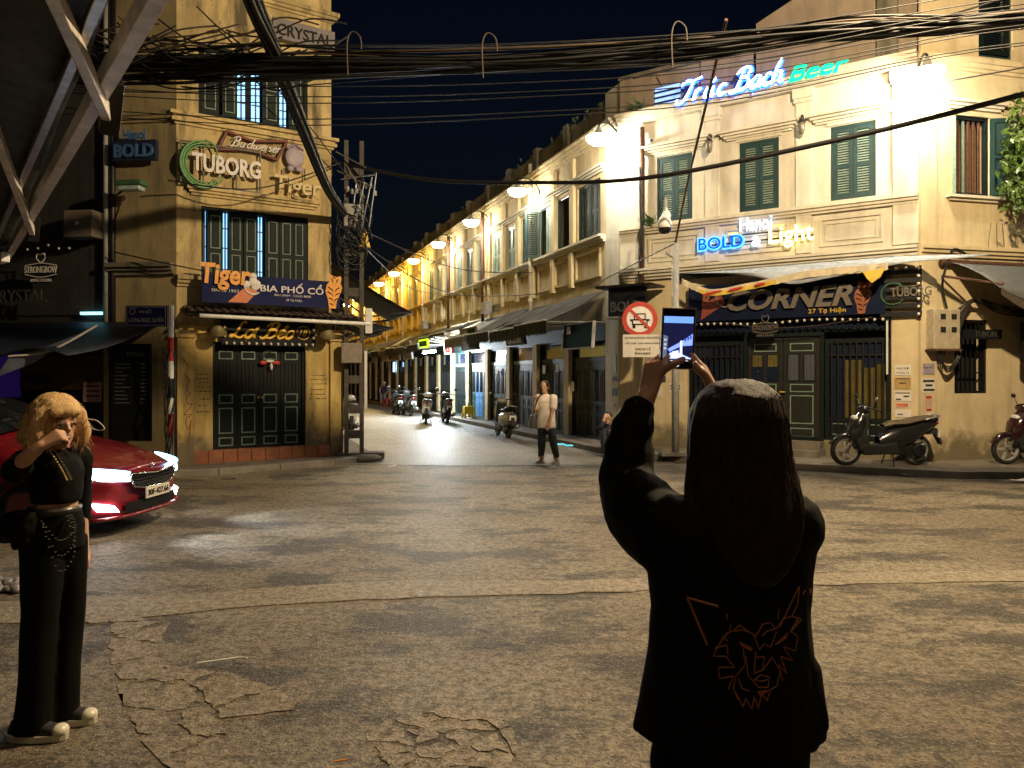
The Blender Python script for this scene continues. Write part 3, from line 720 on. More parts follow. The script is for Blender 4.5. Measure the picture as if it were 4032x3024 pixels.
# ------------------------------------------------------------------ terrace awnings and hanging signboards
def awning(label, x0, x1, zw, out, zo, mat, val=.30, sag=.08, fr=m_greypaint, F=RR, cat='awning', group='awnings over the terrace shops'):
    t = thing('awning', label, cat, F @ T3(x0, 0, zw), group); w_ = x1-x0
    rows = []
    for j in range(7):
        v = j/6; rows.append([(w_*i/12, -.04-out*v, (zo-zw)*v-sag*math.sin(math.pi*v)*(.5+.5*math.sin(i*1.3))+.02*noise.noise((i*.7, j, x0))) for i in range(13)])
    cv = part('canvas', MB().grid(rows), mat, t, smooth=True)
    cv.modifiers.new('thick', 'SOLIDIFY').thickness = .012
    part('valance', MB().grid([[(w_*i/24, -.04-out-.01*math.sin(i*1.7), zo-zw+.0-(val+.04*math.sin(i*2.2))*j) for i in range(25)] for j in range(2)]), mat, t, smooth=True)
    part('front_bar', MB().tube([(0,-.02-out,zo-zw+.02),(w_,-.02-out,zo-zw+.02)], .025, 8), fr, t)
    for x in (.1, w_/2, w_-.1):
        part('support_arm', MB().tube([(x,-.03,-.75),(x,-out*.96,zo-zw-.01)], .016, 6), fr, t)
    return t
for k in range(10):
    x1 = -(.75+4.8*k)
    if k < 6:
        awning(f'dark canvas awning nearer half, over the {ORD[k]} terrace house', x1-2.35, x1-.05, 3.74, 1.5-.1*(k % 2), 2.98 if k != 2 else 3.22, m_cloth_dk, .30 if k != 2 else .1)
        awning(f'dark canvas awning farther half, over the {ORD[k]} terrace house', x1-4.75, x1-2.42, 3.70, 1.4+.12*(k % 2), 2.94 if k != 2 else 3.2, [m_cloth_dk, m_cloth_blue, M_('grey_canvas', (.016,.017,.018), .85)][k % 3], .30 if k != 2 else .1)
    else: awning(f'dark canvas awning over the {ORD[k]} terrace house', x1-4.7, x1-.1, 3.7, 1.4, 3.1, m_cloth_dk)
def board(name, label, M, w_, h_, mat, rim=None, tilt=0, d=.08, cat='sign'):
    t = thing(name, label, cat, M @ RX(tilt))
    part('panel', MB().box(0, w_, -d, 0, 0, h_), mat, t)
    if rim: part('rim', MB().frame(-.01, w_+.01, -.01, h_+.01, .03, -d-.012, -.01), rim, t)
    return t
m_dgsign = M_('dark_green_sign', (.008,.028,.024), .8, spec=.1); m_brsign = M_('brown_sign', (.05,.03,.02), .5); m_pagr = M_('pale_green_sign', (.22,.28,.2), .5)
b = board('signboard', 'dark green signboard hanging nearest the corner bar', RR @ T3(-2.1,-.5,2.35), 1.75, .62, m_dgsign, m_greypaint, -4)
part('sticker', MB().box(.25,.45,-.095,-.08,.38,.56), m_paper, b)
b = board('signboard', 'white lettered bar signboard leaning under the terrace awnings', RR @ T3(-5.0,-1.0,2.55), 1.5, .6, m_blackboard, None, 10)
lettering('BEER', (.15,.85,.3,.5), m_whitelet, b, y=-.085, split=False); part('plate', MB().box(.2,1.3,-.09,-.082,.06,.2), m_greypaint, b)
b = board('signboard', 'brown and dark twin menu board above the green doors', RR @ T3(-9.6,-1.05,2.55), 1.9, .75, m_brsign, None, 8)
part('plate', MB().box(.98,1.86,-.09,-.082,.05,.7), m_dgsign, b); 
b = board('signboard', 'red lightbox sign with glowing white rim beside the lit shop', RR @ T3(-11.7,-1.1,2.48), .95, .6, EM('red_lightbox', (.55,.04,.03), .3), None, 6)
part('glow_rim', MB().frame(0,.95,0,.6,.05,-.1,-.085), EM('rim_glow', (1,.86,.55), 4), b)
b = board('signboard', 'yellow green lit sign over the bright blue-door shop', RR @ T3(-14.7,-1.4,2.80), 1.5, .34, EM('lime_lightbox', (.45,.75,.02), 1.0), None, 6)
for i in range(7): part('glyph', MB().box(.12+i*.19,.25+i*.19,-.095,-.082,.06,.27), m_dgsign, b)
tl = thing('tube_light', 'glaring white fluorescent tube over the lit shop door', 'light', RR @ T3(-14.5,-1.35,2.62))
part('tube', MB().tube([(0,0,0),(1.9,0,0)], .045, 8), e_tube, tl); part('batten', MB().box(-.05,1.95,-.05,.05,.05,.09), m_whitepaint, tl)
al = bpy.data.lights.new('tube_glow', 'POINT'); al.energy = 760; al.color = (.82,.93,1); al.shadow_soft_size = .25
place(bpy.data.objects.new('tube_glow', al), tl, RR @ T3(-13.5,-1.0,2.35))
tl2 = thing('tube_light', 'short warm tube light under the awning nearer than the lit shop', 'light', RR @ T3(-10.9,-1.3,3.0))
part('tube', MB().tube([(0,0,0),(.5,0,.0)], .025, 8), EM('warm_tube', (1,.85,.55), 16), tl2); part('batten', MB().box(-.03,.53,-.03,.03,.03,.06), m_whitepaint, tl2)
for i, (t_, w_, h_, mt, l) in enumerate([(17.5,1.9,.8,M_('grey_sign',(.16,.16,.15),.6),'grey hanging signboard beyond the lit shop'), (20.4,2.1,.7,m_brsign,'brown hanging signboard half way down the terrace'), (23.6,1.6,.7,M_('dull_red_sign',(.22,.1,.08),.6),'dull red hanging signboard down the terrace'), (27,1.5,.6,m_pagr,'pale small hanging signboard far down the terrace')]):
    board('signboard', l, RR @ T3(-t_-w_,-1.1,2.45), w_, h_, mt, m_greypaint, 8)
lw = thing('wall_light', 'small blue-lit window light far down the terrace', 'light', RR @ T3(-27.5,-.1,1.9))
part('pane', MB().box(0,.5,-.05,0,0,.55), EM('blue_pane', (.3,.6,1), 4), lw); part('rim', MB().frame(-.04,.54,-.04,.59,.04,-.06,-.01), m_black, lw)
# notices on the dark doors
for (t_, z, s, l) in [(4.9,1.75,.22,'white notice on the second dark green door'), (2.9,1.28,.24,'white notice low on the dark door behind the woman in the street'), (9.2,1.75,.2,'double notice on the green door beside the silver scooter'),(3.9,1.8,.2,'dim pale notice high on the dark green door')]:
    tag(part('notice', MB().box(0, s, .055, .06, 0, s*1.1), m_paper, None, RR @ T3(-t_, -.06, z)), l, 'notice')
lc = MB()
for i in range(16): lc.ell((i*.055, 0, .01*math.sin(i)), .018, None, 6, 4)
tag(part('light_string', lc, EM('cyan_led', (.1,.6,.8), .7), None, TR(.95,17.75,.14, -62)), 'short string of cyan lights on the kerb behind the standing woman', 'lights')
# ------------------------------------------------------------------ houses on the left side of the side street (awnings peep out)
LS = TR(-3.37, 15.52, 0, 109.4)      # x runs away from the camera along the left pavement, -y out into the street
ls = thing('left_row_house', 'dark row of houses down the left side of the side street', 'house', LS)
part('wall', MB().box(5.2, 40, .1, 6, 0, 7.0), m_terr_y, ls); part('eaves', MB().box(5.1, 40.1, -.3, 6.2, 7.0, 7.2), m_moss, ls)
def frame_awning(label, x0, x1, zw, out, zo, mat):
    t = thing('folding_awning', label, 'awning', LS @ T3(x0, 0, 0)); w_ = x1-x0
    cv = part('canvas', MB().grid([[(w_*i/6, -.1-out*j/6, zw+(zo-zw)*j/6-.05*math.sin(math.pi*j/6)) for i in range(7)] for j in range(7)]), mat, t, smooth=True)
    cv.modifiers.new('t', 'SOLIDIFY').thickness = .015
    part('front_bar', MB().box(0, w_, -out-.14, -out-.08, zo-.03, zo+.03), m_black, t)
    for x in (.06, w_-.06):
        part('arm', MB().tube([(x,-.1,zw-.75),(x,-out*.5,zo-.15),(x,-out-.1,zo)], .025, 6), m_black, t)
        part('wall_strut', MB().tube([(x,-.1,zw-.1),(x,-.12,zw-.8)], .02, 6), m_black, t)
    return t
frame_awning('large dark folding awning reaching over the street behind the corner house', 4.0, 7.2, 4.6, 2.1, 3.35, m_cloth_dk)
frame_awning('lower green-black awning behind the utility pole', 2.6, 4.2, 3.25, 1.35, 2.85, M_('green_canvas', (.02,.045,.04), .8))
frame_awning('lowest small dark awning by the meter boxes', 1.0, 2.4, 2.9, .8, 2.62, m_cloth_dk)
# ================================================================== SCRIPT LETTERING (strokes)
SF = {
 'T': (1.35, [[(.0,1.5),(.12,1.82),(.5,1.95),(1.0,1.85),(1.65,2.08)], [(.98,1.9),(.88,1.2),(.62,.35),(.25,0),(-.12,.12),(-.05,.45)]]),
 'r': (.92, [[(.12,1.0),(.1,.5),(.08,0)], [(.1,.6),(.25,.92),(.45,1.0),(.52,.9)]]),
 'u': (1.12, [[(.14,1),(.06,.35),(.25,.02),(.52,.2),(.68,1)], [(.68,1),(.66,.25),(.85,.02)]]),
 'c': (.78, [[(.66,.8),(.45,1),(.16,.78),(.1,.3),(.35,0),(.7,.2)]]),
 'B': (1.35, [[(.5,1.85),(.42,1.0),(.25,.1),(-.1,-.02),(-.3,.2)], [(.0,1.45),(.25,1.88),(.8,2.0),(1.08,1.65),(.85,1.2),(.45,1.08),(1.0,1.0),(1.15,.55),(.85,.05),(.3,.05)]]),
 'a': (.95, [[(.7,.8),(.45,1),(.12,.65),(.14,.12),(.4,.03),(.68,.5),(.74,.98)], [(.74,.98),(.7,.2),(.92,.05)]]),
 'h': (.95, [[(.3,2.05),(.12,1.2),(.03,0)], [(.08,.45),(.35,.95),(.62,.85),(.6,.3),(.72,.02),(.9,.15)]]),
 'e': (.8, [[(.1,.45),(.5,.55),(.62,.85),(.38,1.02),(.1,.65),(.16,.12),(.45,0),(.75,.25)]]),
 'L': (1.25, [[(.95,1.75),(.75,2.02),(.5,1.75),(.45,1.0),(.25,.25),(-.05,.12),(.1,.32),(.55,.1),(.95,0),(1.2,.3)]]),
 'o': (.85, [[(.4,1.0),(.1,.7),(.14,.1),(.5,.02),(.74,.5),(.6,.95),(.4,1.0)]]),
 'i': (.42, [[(.1,.98),(.08,.25),(.3,.02)], [(.17,1.4),(.19,1.42)]]),
 'd': (.95, [[(.68,.85),(.4,1.0),(.1,.6),(.2,.05),(.5,.1),(.7,.6)], [(.85,2.0),(.7,.8),(.72,.1),(.92,.05)]]),
 'w': (1.25, [[(.1,1),(.08,.2),(.3,.02),(.55,.3),(.6,.95)], [(.6,.95),(.6,.2),(.85,.02),(1.1,.4),(1.1,1.0)]]),
 's': (.7, [[(.6,.85),(.35,1.0),(.12,.75),(.55,.4),(.45,.05),(.1,.1)]]),
 'g': (.9, [[(.68,.85),(.4,1.0),(.1,.6),(.2,.05),(.5,.1),(.7,.6),(.74,1.0)], [(.74,1.0),(.68,.0),(.45,-.6),(.1,-.5)]]),
 ' ': (.55, []),
}
ACC = {'ú': ('u', [[(.42,1.3),(.7,1.68)]]), 'ạ': ('a', [[(.4,-.42),(.42,-.40)]]), 'ợ': ('o', [[(.7,.9),(.98,1.12),(.92,1.35)], [(.4,-.42),(.42,-.4)]]), 'é': ('e', [[(.42,1.3),(.7,1.65)]])}
def script_letters(txt, box, r, slant=.28, y=0, rise=0, flat=.6, n=8):
    x0, x1, z0, z1 = box; pen = 0; L = []
    for ch in txt:
        base, extra = ACC.get(ch, (ch, []))
        adv, st = SF[base]
        if st: L.append([[(pen+px+slant*pz, pz) for px, pz in s] for s in st+extra])
        pen += adv
    xs = [p[0] for l in L for s in l for p in s]; k = (x1-x0)/(max(xs)-min(xs)); a = min(xs); kz = (z1-z0)/2.0
    out = []
    for l in L:
        mb = MB()
        for s in l:
            P = crom([(x0+(px-a)*k, y, z0+pz*kz+rise*(px-a)*k) for px, pz in s], 6)
            m = len(P); rr = [r*(.75+.45*math.sin(math.pi*min(1, max(0, i/(m-1))))) for i in range(m)] if m > 2 else [r*1.1]*m
            mb.tube(P, rr, n)
        mb.v = [(vx, y+(vy-y)*flat, vz) for vx, vy, vz in mb.v]; out.append(mb)
    return out
def script_sign(txt, box, r, mat, parent, M=None, **k):
    for mb in script_letters(txt, box, r, **k): part('letter', mb, mat, parent, M, smooth=True)
# ------------------------------------------------------------------ neon on the corner bar
e_neonw = EM('neon_white_blue', (.80,.93,1), 4.5); e_neonb = EM('neon_blue', (.01,.11,1), 3.0); e_neong = EM('neon_green', (.0,.62,.27), 1.25)
e_boldb = EM('neon_deep_blue', (.0,.05,.95), 1.2); e_cy = EM('neon_cyan', (.05,.34,1), 2.2); e_warm = EM('neon_warm', (1,.80,.32), 2.0); e_white2 = EM('neon_white', (.60,.72,1), 2.0)
ns = thing('neon_sign', 'large blue and green neon script sign along the top of the corner bar', 'neon sign', RC @ T3(0,-.30,0))
script_sign('Trúc Bạch', (1.50,3.78,7.56,8.02), .052, e_neonb, ns, y=0, flat=.5)
script_sign('Trúc Bạch', (1.50,3.78,7.56,8.02), .022, e_neonw, ns, y=-.045, flat=.5)
lettering('Beer', (3.88,5.0,7.52,7.84), e_neong, ns, y=-.01, ext=.02, bold=.02, shear=.35)
part('rail', MB().box(1.5, 5.0, .06, .09, 7.60, 7.63), m_black, ns)
ns2 = thing('neon_sign', 'small blue, white and yellow neon bar sign below the louvred windows', 'neon sign', RC @ T3(0,-.14,0))
lettering('Hanoi', (2.84,3.50,4.70,4.98), e_white2, ns2, y=0, ext=.012, bold=.0)
lettering('BOLD', (1.92,2.94,4.36,4.66), e_cy, ns2, y=.0, ext=.012, bold=.045)
lettering('BOLD', (1.95,2.91,4.385,4.635), e_boldb, ns2, y=-.03, ext=.012, bold=.005)
lettering('&', (3.09,3.28,4.36,4.58), e_white2, ns2, y=0, ext=.02, bold=.015)
lettering('Light', (3.44,4.32,4.28,4.72), e_warm, ns2, y=0, ext=.012, bold=.012)
for a, b, z in ((2.60,2.80,4.66),(3.54,3.74,4.72)): part('dash', MB().box(a, b, -.01, .01, z, z+.03), EM('dash_glow', (1,.62,.15), 1.2), ns2)
part('rail', MB().box(1.95, 4.3, .04, .06, 4.47, 4.50).box(2.6,3.7,.04,.06,4.62,4.64), m_black, ns2)
# ------------------------------------------------------------------ unlit marquee
mq = thing('marquee_board', 'long dark marquee board with unlit slanted capitals over the bar doors', 'sign', RC @ T3(0,-.16,0))
part('board', MB().box(1.72, 5.60, .0, .05, 2.86, 3.62), m_navy, mq)
m_mar = M_('dull_marquee_letter', (.13,.112,.09), .6)
lettering('CORNER', (2.60,5.05,3.04,3.46), m_mar, mq, y=-.03, ext=.03, bold=.03, shear=.3)
lettering('27 Tạ Hiện', (4.22,4.92,2.90,3.02), m_gold, mq, y=-.01, ext=.006, bold=.01, split=False)
part('mug', MB().prism([(2.0,2.88),(2.55,3.22),(2.42,3.42),(2.05,3.2)], -.02, -.004), M_('dull_red_print', (.22,.04,.02), .6), mq)
part('mug_foam', MB().tube([(p.x,-.02,p.z) for p in crom([(2.32,0,3.42),(2.4,0,3.2),(2.58,0,3.14),(2.66,0,3.3)],5)], .022, 6), m_mar, mq)
lettering('8', (2.02,2.2,3.15,3.45), M_('dull_orange_letter', (.25,.07,.02), .6), mq, y=-.01, ext=.008, bold=.04, shear=.2)
def tiger_mark(parent, x, z, h, M=None, y=-.012, col=m_orange, stripe=m_blackboard):
    body = [(.30,.0),(.62,.0),(.70,.25),(.86,.45),(.95,.62),(.86,.74),(.92,.9),(.84,.97),(.74,.93),(.5,.95),(.36,1.0),(.28,.93),(.33,.78),(.2,.7),(.12,.5),(.22,.3)]
    tg = part('tiger_shape', MB().prism([(x+px*h*.62, z+pz*h) for px, pz in body], y-.006, y), col, parent, M)
    for a, b, c in [((.25,.62),(.45,.55),(.5,.48)),((.8,.62),(.65,.56),(.6,.48)),((.22,.48),(.42,.42),(.5,.35)),((.82,.46),(.66,.42),(.58,.34)),((.3,.3),(.45,.27),(.5,.2)),((.72,.3),(.6,.26),(.55,.18)),((.4,.86),(.5,.8),(.44,.74)),((.74,.86),(.66,.8),(.72,.74)),((.48,.92),(.57,.88),(.66,.92)),((.34,.14),(.45,.12),(.52,.08))]:
        part('stripe', MB().tube([(x+q[0]*h*.62, y-.008, z+q[1]*h) for q in (a, b, c)], [h*.018, h*.016, h*.004], 5), stripe, tg, M if M is not None else W[parent.name])
tiger_mark(mq, 5.02, 2.88, .62, col=M_('dull_tiger', (.26,.08,.03), .6))
def bulbs(label, pts, parent=None, M=None, r=.028, wire=True):
    t = thing('bulb_string', label, 'string lights', M)
    if wire: part('wire', MB().tube(pts, .008, 5), m_cable, t)
    me = shared(('bulb', r), lambda: MB().ell((0,0,-r*.6), (r,r,r*1.1), None, 8, 6).mesh('bulb', m_bulb, True))
    for p in pts: put('bulb', me, t, M @ T3(*p))
    return t
bulbs('row of small unlit bulbs along the bottom of the dark marquee', [(1.6+i*.142, -.2, 2.79+.02*math.sin(i*.4)) for i in range(29)], M=RC)
tag(part('sagging_wire', MB().tube([(q.x,q.y,q.z) for q in crom([(2.6,-.24,2.79),(3.5,-.26,2.66),(4.4,-.24,2.68),(5.4,-.22,2.80)],6)], .008, 5), m_cable_br, None, RC), 'thin brown wire sagging under the bulb row of the marquee', 'wire')
sb = thing('slat_board', 'black slatted corner sign edged with bulbs on the right pier of the bar', 'sign', RC @ T3(0,-.12,0))
for i in range(6): part('slat', MB().box(5.52, 6.22, -.03, .0, 2.80+i*.155, 2.80+i*.155+.085), m_black, sb)
for x in (5.56, 6.16): part('post', MB().box(x, x+.05, .0, .03, 2.78, 3.72), m_black, sb)
me = _cache[('bulb', .028)]
for i in range(7): put('bulb', me, sb, RC @ T3(6.17,-.17,2.84+i*.14))
for i in range(4): put('bulb', me, sb, RC @ T3(5.62+i*.17,-.17,3.70))
lettering('TUBORG', (5.70,6.38,3.16,3.33), m_mar, sb, y=-.05, ext=.01, bold=.02)
part('ring', MB().tube([(5.74+.20*math.cos(a), -.045, 3.22+.2*math.sin(a)) for a in [i*.32+.6 for i in range(17)]], .018, 6), M_('dull_green', (.03,.09,.04), .5), sb)
def cider_sign(label, M, w_, mat):
    t = thing('cider_sign', label, 'sign', M)
    part('plate', MB().prism([(-w_*.5,.0),(-w_*.42,-.12*w_),(-w_*.25,-.3*w_),(w_*.25,-.3*w_),(w_*.42,-.12*w_),(w_*.5,.0),(w_*.45,.2*w_),(0,.25*w_),(-w_*.45,.2*w_)], .0, .03), m_black, t)
    lettering('STRONGBOW', (-w_*.48,w_*.48,-.03*w_,.15*w_), mat, t, y=-.01, ext=.006, bold=.01)
    lettering('APPLE CIDERS', (-w_*.32,w_*.32,-.27*w_,-.19*w_), mat, t, y=-.01, ext=.004, bold=.01, split=False)
    for s, (za, zb) in ((0,(.17,.23)),(1,(-.07,-.15))):
        part('swoosh', MB().tube([(q.x*w_,-.012,q.z*w_) for q in crom([(-.46,0,za),(0,0,zb),(.46,0,za)],6)], .008*w_/.5, 5), mat, t)
    part('apple', MB().tube([(q.x*w_,-.012,q.z*w_) for q in crom([(0,0,.24),(-.12,0,.36),(-.1,0,.48),(0,0,.46),(.1,0,.5),(.12,0,.36),(.02,0,.24)],5)], .008*w_/.5, 5), mat, t)
cider_sign('small black cider sign with pale lettering above the bar doors', RC @ T3(3.40,-.24,2.64), .56, m_mar)
# awning of the bar: grey cloth with a drooping printed valance
aw = thing('bar_awning', 'half rolled pale awning with yellow and red printed valance over the marquee', 'awning', RC)
top = [(1.62,-.06,3.86),(3.6,-.06,3.86),(5.7,-.06,3.86)]
rows = []
ed = crom([(1.72,0,3.64),(2.0,0,3.50),(2.41,0,3.36),(3.0,0,3.42),(3.6,0,3.50),(4.3,0,3.60),(5.0,0,3.62),(5.4,0,3.62),(5.72,0,3.64)], 6)
nn = len(ed)
for j in range(6):
    v = j/5; rows.append([(1.62+(5.70-1.62)*i/(nn-1)*(1-v)+ed[i].x*v, -.18-.34*v-.06*math.sin(math.pi*v), 3.92+(ed[i].z+.13-3.92)*v) for i in range(nn)])
cv = part('canvas', MB().grid(rows), M_('pale_grey_canvas', (.33,.37,.42), .8), aw, smooth=True)
cv.modifiers.new('t', 'SOLIDIFY').thickness = .01
m_val = M_('cream_valance', (.58,.50,.36), .8)
vr = [[(ed[i].x, -.53-.02*math.sin(i*1.1), ed[i].z+.13*(1-j/3)-(.05 if j == 3 and i % 2 else 0)*.3) for i in range(nn)] for j in range(4)]
part('valance', MB().grid(vr), m_val, aw, smooth=True)
m_yel = M_('yellow_print', (.60,.42,.06), .8)
part('yellow_print', MB().grid([[(ed[i].x, -.556-.02*math.sin(i*1.1), ed[i].z-.01+q*.085) for i in range(8, 26)] for q in (0, 1)]), m_yel, aw)
for (i, s) in ((12,.22),(17,.16),(22,.12)): part('red_print', MB().ell((ed[i].x,-.575,ed[i].z+.05), (s,.006,.03), RY(-9)), m_redpaint, aw)
part('corner_rag', MB().add([(5.30,-.59,3.62),(5.68,-.57,3.66),(5.60,-.58,3.50),(5.46,-.61,3.40),(5.38,-.60,3.48)], [(0,1,2,3,4)]), m_yel, aw)
part('roller_case', MB().box(1.5, 5.75, -.16, -.02, 3.80, 3.93), m_black, aw)
# unlit BOLD sign, loudspeaker and bracket on the left pier
ub = board('unlit_sign', 'unlit dark block letter sign above the round loudspeaker on the bar pier', RC @ T3(.05,-.62,3.02), .9, .62, m_blackboard)
lettering('BOLD', (.06,.82,.08,.32), M_('dull_grey_letter', (.06,.065,.07), .5), ub, y=-.10, ext=.012, bold=.02)
part('shelf', MB().box(-.25, 1.1, -.25, .5, .62, .67), m_black, ub)
ls_ = thing('loudspeaker', 'round grey loudspeaker cone beside the no-cars sign', 'loudspeaker', RC @ T3(.62,-.58,2.72))
part('cone', MB().lathe([(.21,0),(.2,.02),(.12,.06),(.05,.09),(.001,.1)], 20, RX(-90) @ RX(180)), m_mar, ls_, smooth=True); part('box', MB().box(-.24,.24,.0,.35,-.24,.24), m_greypaint, ls_, bevel=.02)
# ------------------------------------------------------------------ small fittings on the bar wall
def lantern(label, x, z):
    t = thing('wall_lantern', label, 'lantern', RC @ T3(x,-.08,z))
    part('bracket', MB().tube([(q.x,q.y,q.z) for q in crom([(0,.05,.12),(0,-.02,.22),(0,-.12,.2),(0,-.13,.1)],5)], .014, 6), m_black, t)
    part('cage', MB().lathe([(.02,.1),(.07,.06),(.075,-.02),(.06,-.14),(.03,-.18),(.0,-.18)], 10, T3(0,-.13,0)), M_('lantern_glass', (.16,.14,.1), .3), t, smooth=True)
    part('cap', MB().lathe([(.0,.14),(.03,.12),(.085,.05),(.08,.05)], 10, T3(0,-.13,0)), m_black, t)
lantern('small black wall lantern between the left and middle shutters', 2.2, 6.62); lantern('small black wall lantern between the middle and right shutters', 4.1, 6.66)
vc = thing('wall_fitting', 'small white tube camera near the left dome lamp', 'camera', RC @ T3(.75,-.1,6.95)); part('body', MB().cyl((0,0,0),(.12,-.12,-.02),.05,10), m_whitepaint, vc, smooth=True); part('lens', MB().cyl((.12,-.12,-.02),(.135,-.135,-.023),.035,10), m_black, vc)
dpb = thing('drain_pipe', 'dark cable-wrapped drain pipe at the left end of the bar wall', 'pipe', RC @ T3(.60,-.12,0))
part('pipe', MB().tube([(0,0,7.3),(0,0,2.9)], .055, 8), m_rust, dpb, smooth=True)
for i in range(4): part('wrapped_cable', MB().tube([(q.x,q.y,q.z) for q in crom([(.05*math.cos(i+z*2.2), -.05-.03*math.sin(i*2+z*3), z) for z in [6.4-.45*j for j in range(8)]],3)], .014, 5), m_cable, dpb)
fern = MB()
for i in range(46):
    a = rnd.uniform(0,6.28); l = rnd.uniform(.12,.34); d = Vector((math.cos(a),-abs(math.sin(a)),rnd.uniform(-.2,.9))); p0 = Vector((rnd.uniform(-.08,.08),0,rnd.uniform(-.1,.1))); q = p0+d*l; s = Vector((.02,0,.012))
    fern.add([p0-s,p0+s,q], [(0,1,2)])
tag(part('wall_fern', fern, M_('fern', (.05,.10,.035), .7), None, RC @ T3(.80,-.1,5.12)), 'small fern growing from the wall beside the left shutter', 'plant')
tag(part('wall_fern', MB().add(fern.v, fern.f), bpy.data.materials['fern'], None, RC @ T3(.55,-.15,7.72)), 'small weed tuft on the cornice by the left dome lamp', 'plant')
# no-cars sign with text plate on the steel post
ps = thing('sign_post', 'grey steel post with dome cameras in front of the bar', 'post', TR(3.24,15.25,.115))
part('post', MB().tube([(0,0,0),(0,0,4.2)], .075, 10), m_greypaint, ps, smooth=True)
part('base', MB().box(-.3,.3,-.2,.2,0,.06), m_concrete, ps)
part('rod', MB().tube([(0,0,4.2),(-.06,-1.2,5.0),(-.55,-5.6,6.05)], .022, 6), m_rust, ps)
part('arm', MB().tube([(0,0,3.9),(-.2,-.1,4.0)], .03, 6), m_greypaint, ps)
def dome(label, x, y, z, s):
    t = thing('dome_camera', label, 'camera', TR(x,y,z))
    part('housing', MB().lathe([(.03*s,.32*s),(.05*s,.25*s),(.11*s,.18*s),(.15*s,.08*s),(.155*s,0),(.14*s,-.03*s)], 16), m_whitepaint, t, smooth=True)
    part('dome', MB().lathe([(.14*s,-.03*s),(.125*s,-.09*s),(.08*s,-.14*s),(.0,-.155*s)], 16), M_('smoked_dome', (.01,.01,.012), .1) if 'smoked_dome' not in bpy.data.materials else bpy.data.materials['smoked_dome'], t, smooth=True)
    part('hanger', MB().tube([(0,0,.32*s),(.02,.02,.62*s)], .016, 6), m_greypaint, t)
dome('large white dome camera hanging below the smaller one on the post', 3.0, 15.1, 4.62, .95); dome('smaller dome camera, upper of the two on the post', 3.08, 15.35, 4.86, .6)
nc = thing('traffic_sign', 'round red-rimmed no-cars sign on the bar pier', 'road sign', TR(2.66,16.0,2.87,-8))
def disc(r, y0, y1, n=32): return MB().prism([(r*math.cos(2*math.pi*k/n), r*math.sin(2*math.pi*k/n)) for k in range(n)], y0, y1)
part('plate', disc(.365,.0,.012), m_whitepaint, nc)
rg = MB(); n = 32
for k in range(n):
    a, b_ = 2*math.pi*k/n, 2*math.pi*(k+1)/n
    rg.add([(.365*math.cos(a),-.006,.365*math.sin(a)),(.365*math.cos(b_),-.006,.365*math.sin(b_)),(.27*math.cos(b_),-.006,.27*math.sin(b_)),(.27*math.cos(a),-.006,.27*math.sin(a))], [(0,1,2,3)])
part('red_rim', rg, m_redpaint, nc)
part('slash', MB().box(-.3,.3,-.012,-.007,-.03,.03,RY(45)), m_redpaint, nc)
cf = MB().frame(-.16,.16,-.12,.0,.025,-.01,-.003).frame(-.12,.12,-.015,.12,.02,-.011,-.004).box(-.15,-.09,-.01,-.003,-.19,-.12).box(.09,.15,-.01,-.003,-.19,-.12).box(-.2,-.16,-.01,-.003,-.04,.0).box(.16,.2,-.01,-.003,-.04,0)
part('car_symbol', cf, m_blackboard, nc)
part('wall_arm', MB().box(-.7,0,.02,.05,.0,.03), m_black, nc)
tpn = board('text_plate', 'cream text plate hung under the no-cars sign', TR(2.31,16.02,2.08,-8), .82, .47, m_paper, None, 0, .012)
for i, (s, z, h_) in enumerate((('XE THÔ SƠ ĐƯỢC HOẠT ĐỘNG',.37,.06),('( TỪ 12:00 - 5:00 HÀNG NGÀY )',.26,.055),('NGOẠI LỆ',.13,.075),('Except',.04,.07))):
    wd = .76 if i < 2 else .32; lettering(s, (.41-wd/2,.41+wd/2,z,z+h_), m_blackboard, tpn, y=-.016, ext=.002, bold=.012, split=False)
# posters on piers
def poster(label, F, x, z, w_, h_, cols, mat=m_paper, y=-.06):
    t = thing('poster', label, 'poster', F @ T3(x, y, z)); part('sheet', MB().box(0,w_,-.004,0,0,h_), mat, t)
    for (a, b, c, d, m) in cols: part('print', MB().box(a*w_,b*w_,-.0065,-.004,c*h_,d*h_), m, t)
    return t
m_bluep = M_('blue_print', (.05,.08,.25), .7); m_dkp = M_('dark_print', (.04,.04,.045), .7); m_purp = M_('mauve_print', (.30,.26,.33), .7)
poster('mauve poster with dark blotches below the text plate', RC, .62, 1.55, .5, .62, [(.0,1,.0,.22,m_dkp),(.6,.8,.55,.95,m_dkp)], m_purp, -.012)
poster('white notice with blue lines on the bar wall by the post', RC, 1.2, 1.32, .3, .22, [(.1,.9,.6,.75,m_bluep),(.1,.9,.3,.45,m_bluep)], y=-.012)
poster('black and white poster low on the bar pier', RC, .63, 1.2, .42, .28, [(.1,.8,.6,.8,m_dkp),(.3,.7,.1,.5,m_dkp)], y=-.012)
poster('grey green electrical notice on the pier by the crouching man', RR, -.30, 1.75, .2, .45, [(.1,.9,.1,.9,m_pagr)], m_greypaint)
poster('upper blue notice on the pier by the crouching man', RR, -.33, 1.55, .28, .13, [(.05,.95,.1,.9,m_bluep)])
poster('lower blue notice on the pier by the crouching man', RR, -.33, 1.2, .28, .22, [(.05,.45,.1,.9,m_bluep),(.55,.95,.1,.9,m_bluep)])
poster('small red printed slip on the pier above the crouching man', RR, -.2, .85, .1, .22, [(.1,.9,.5,.9,m_redpaint)])
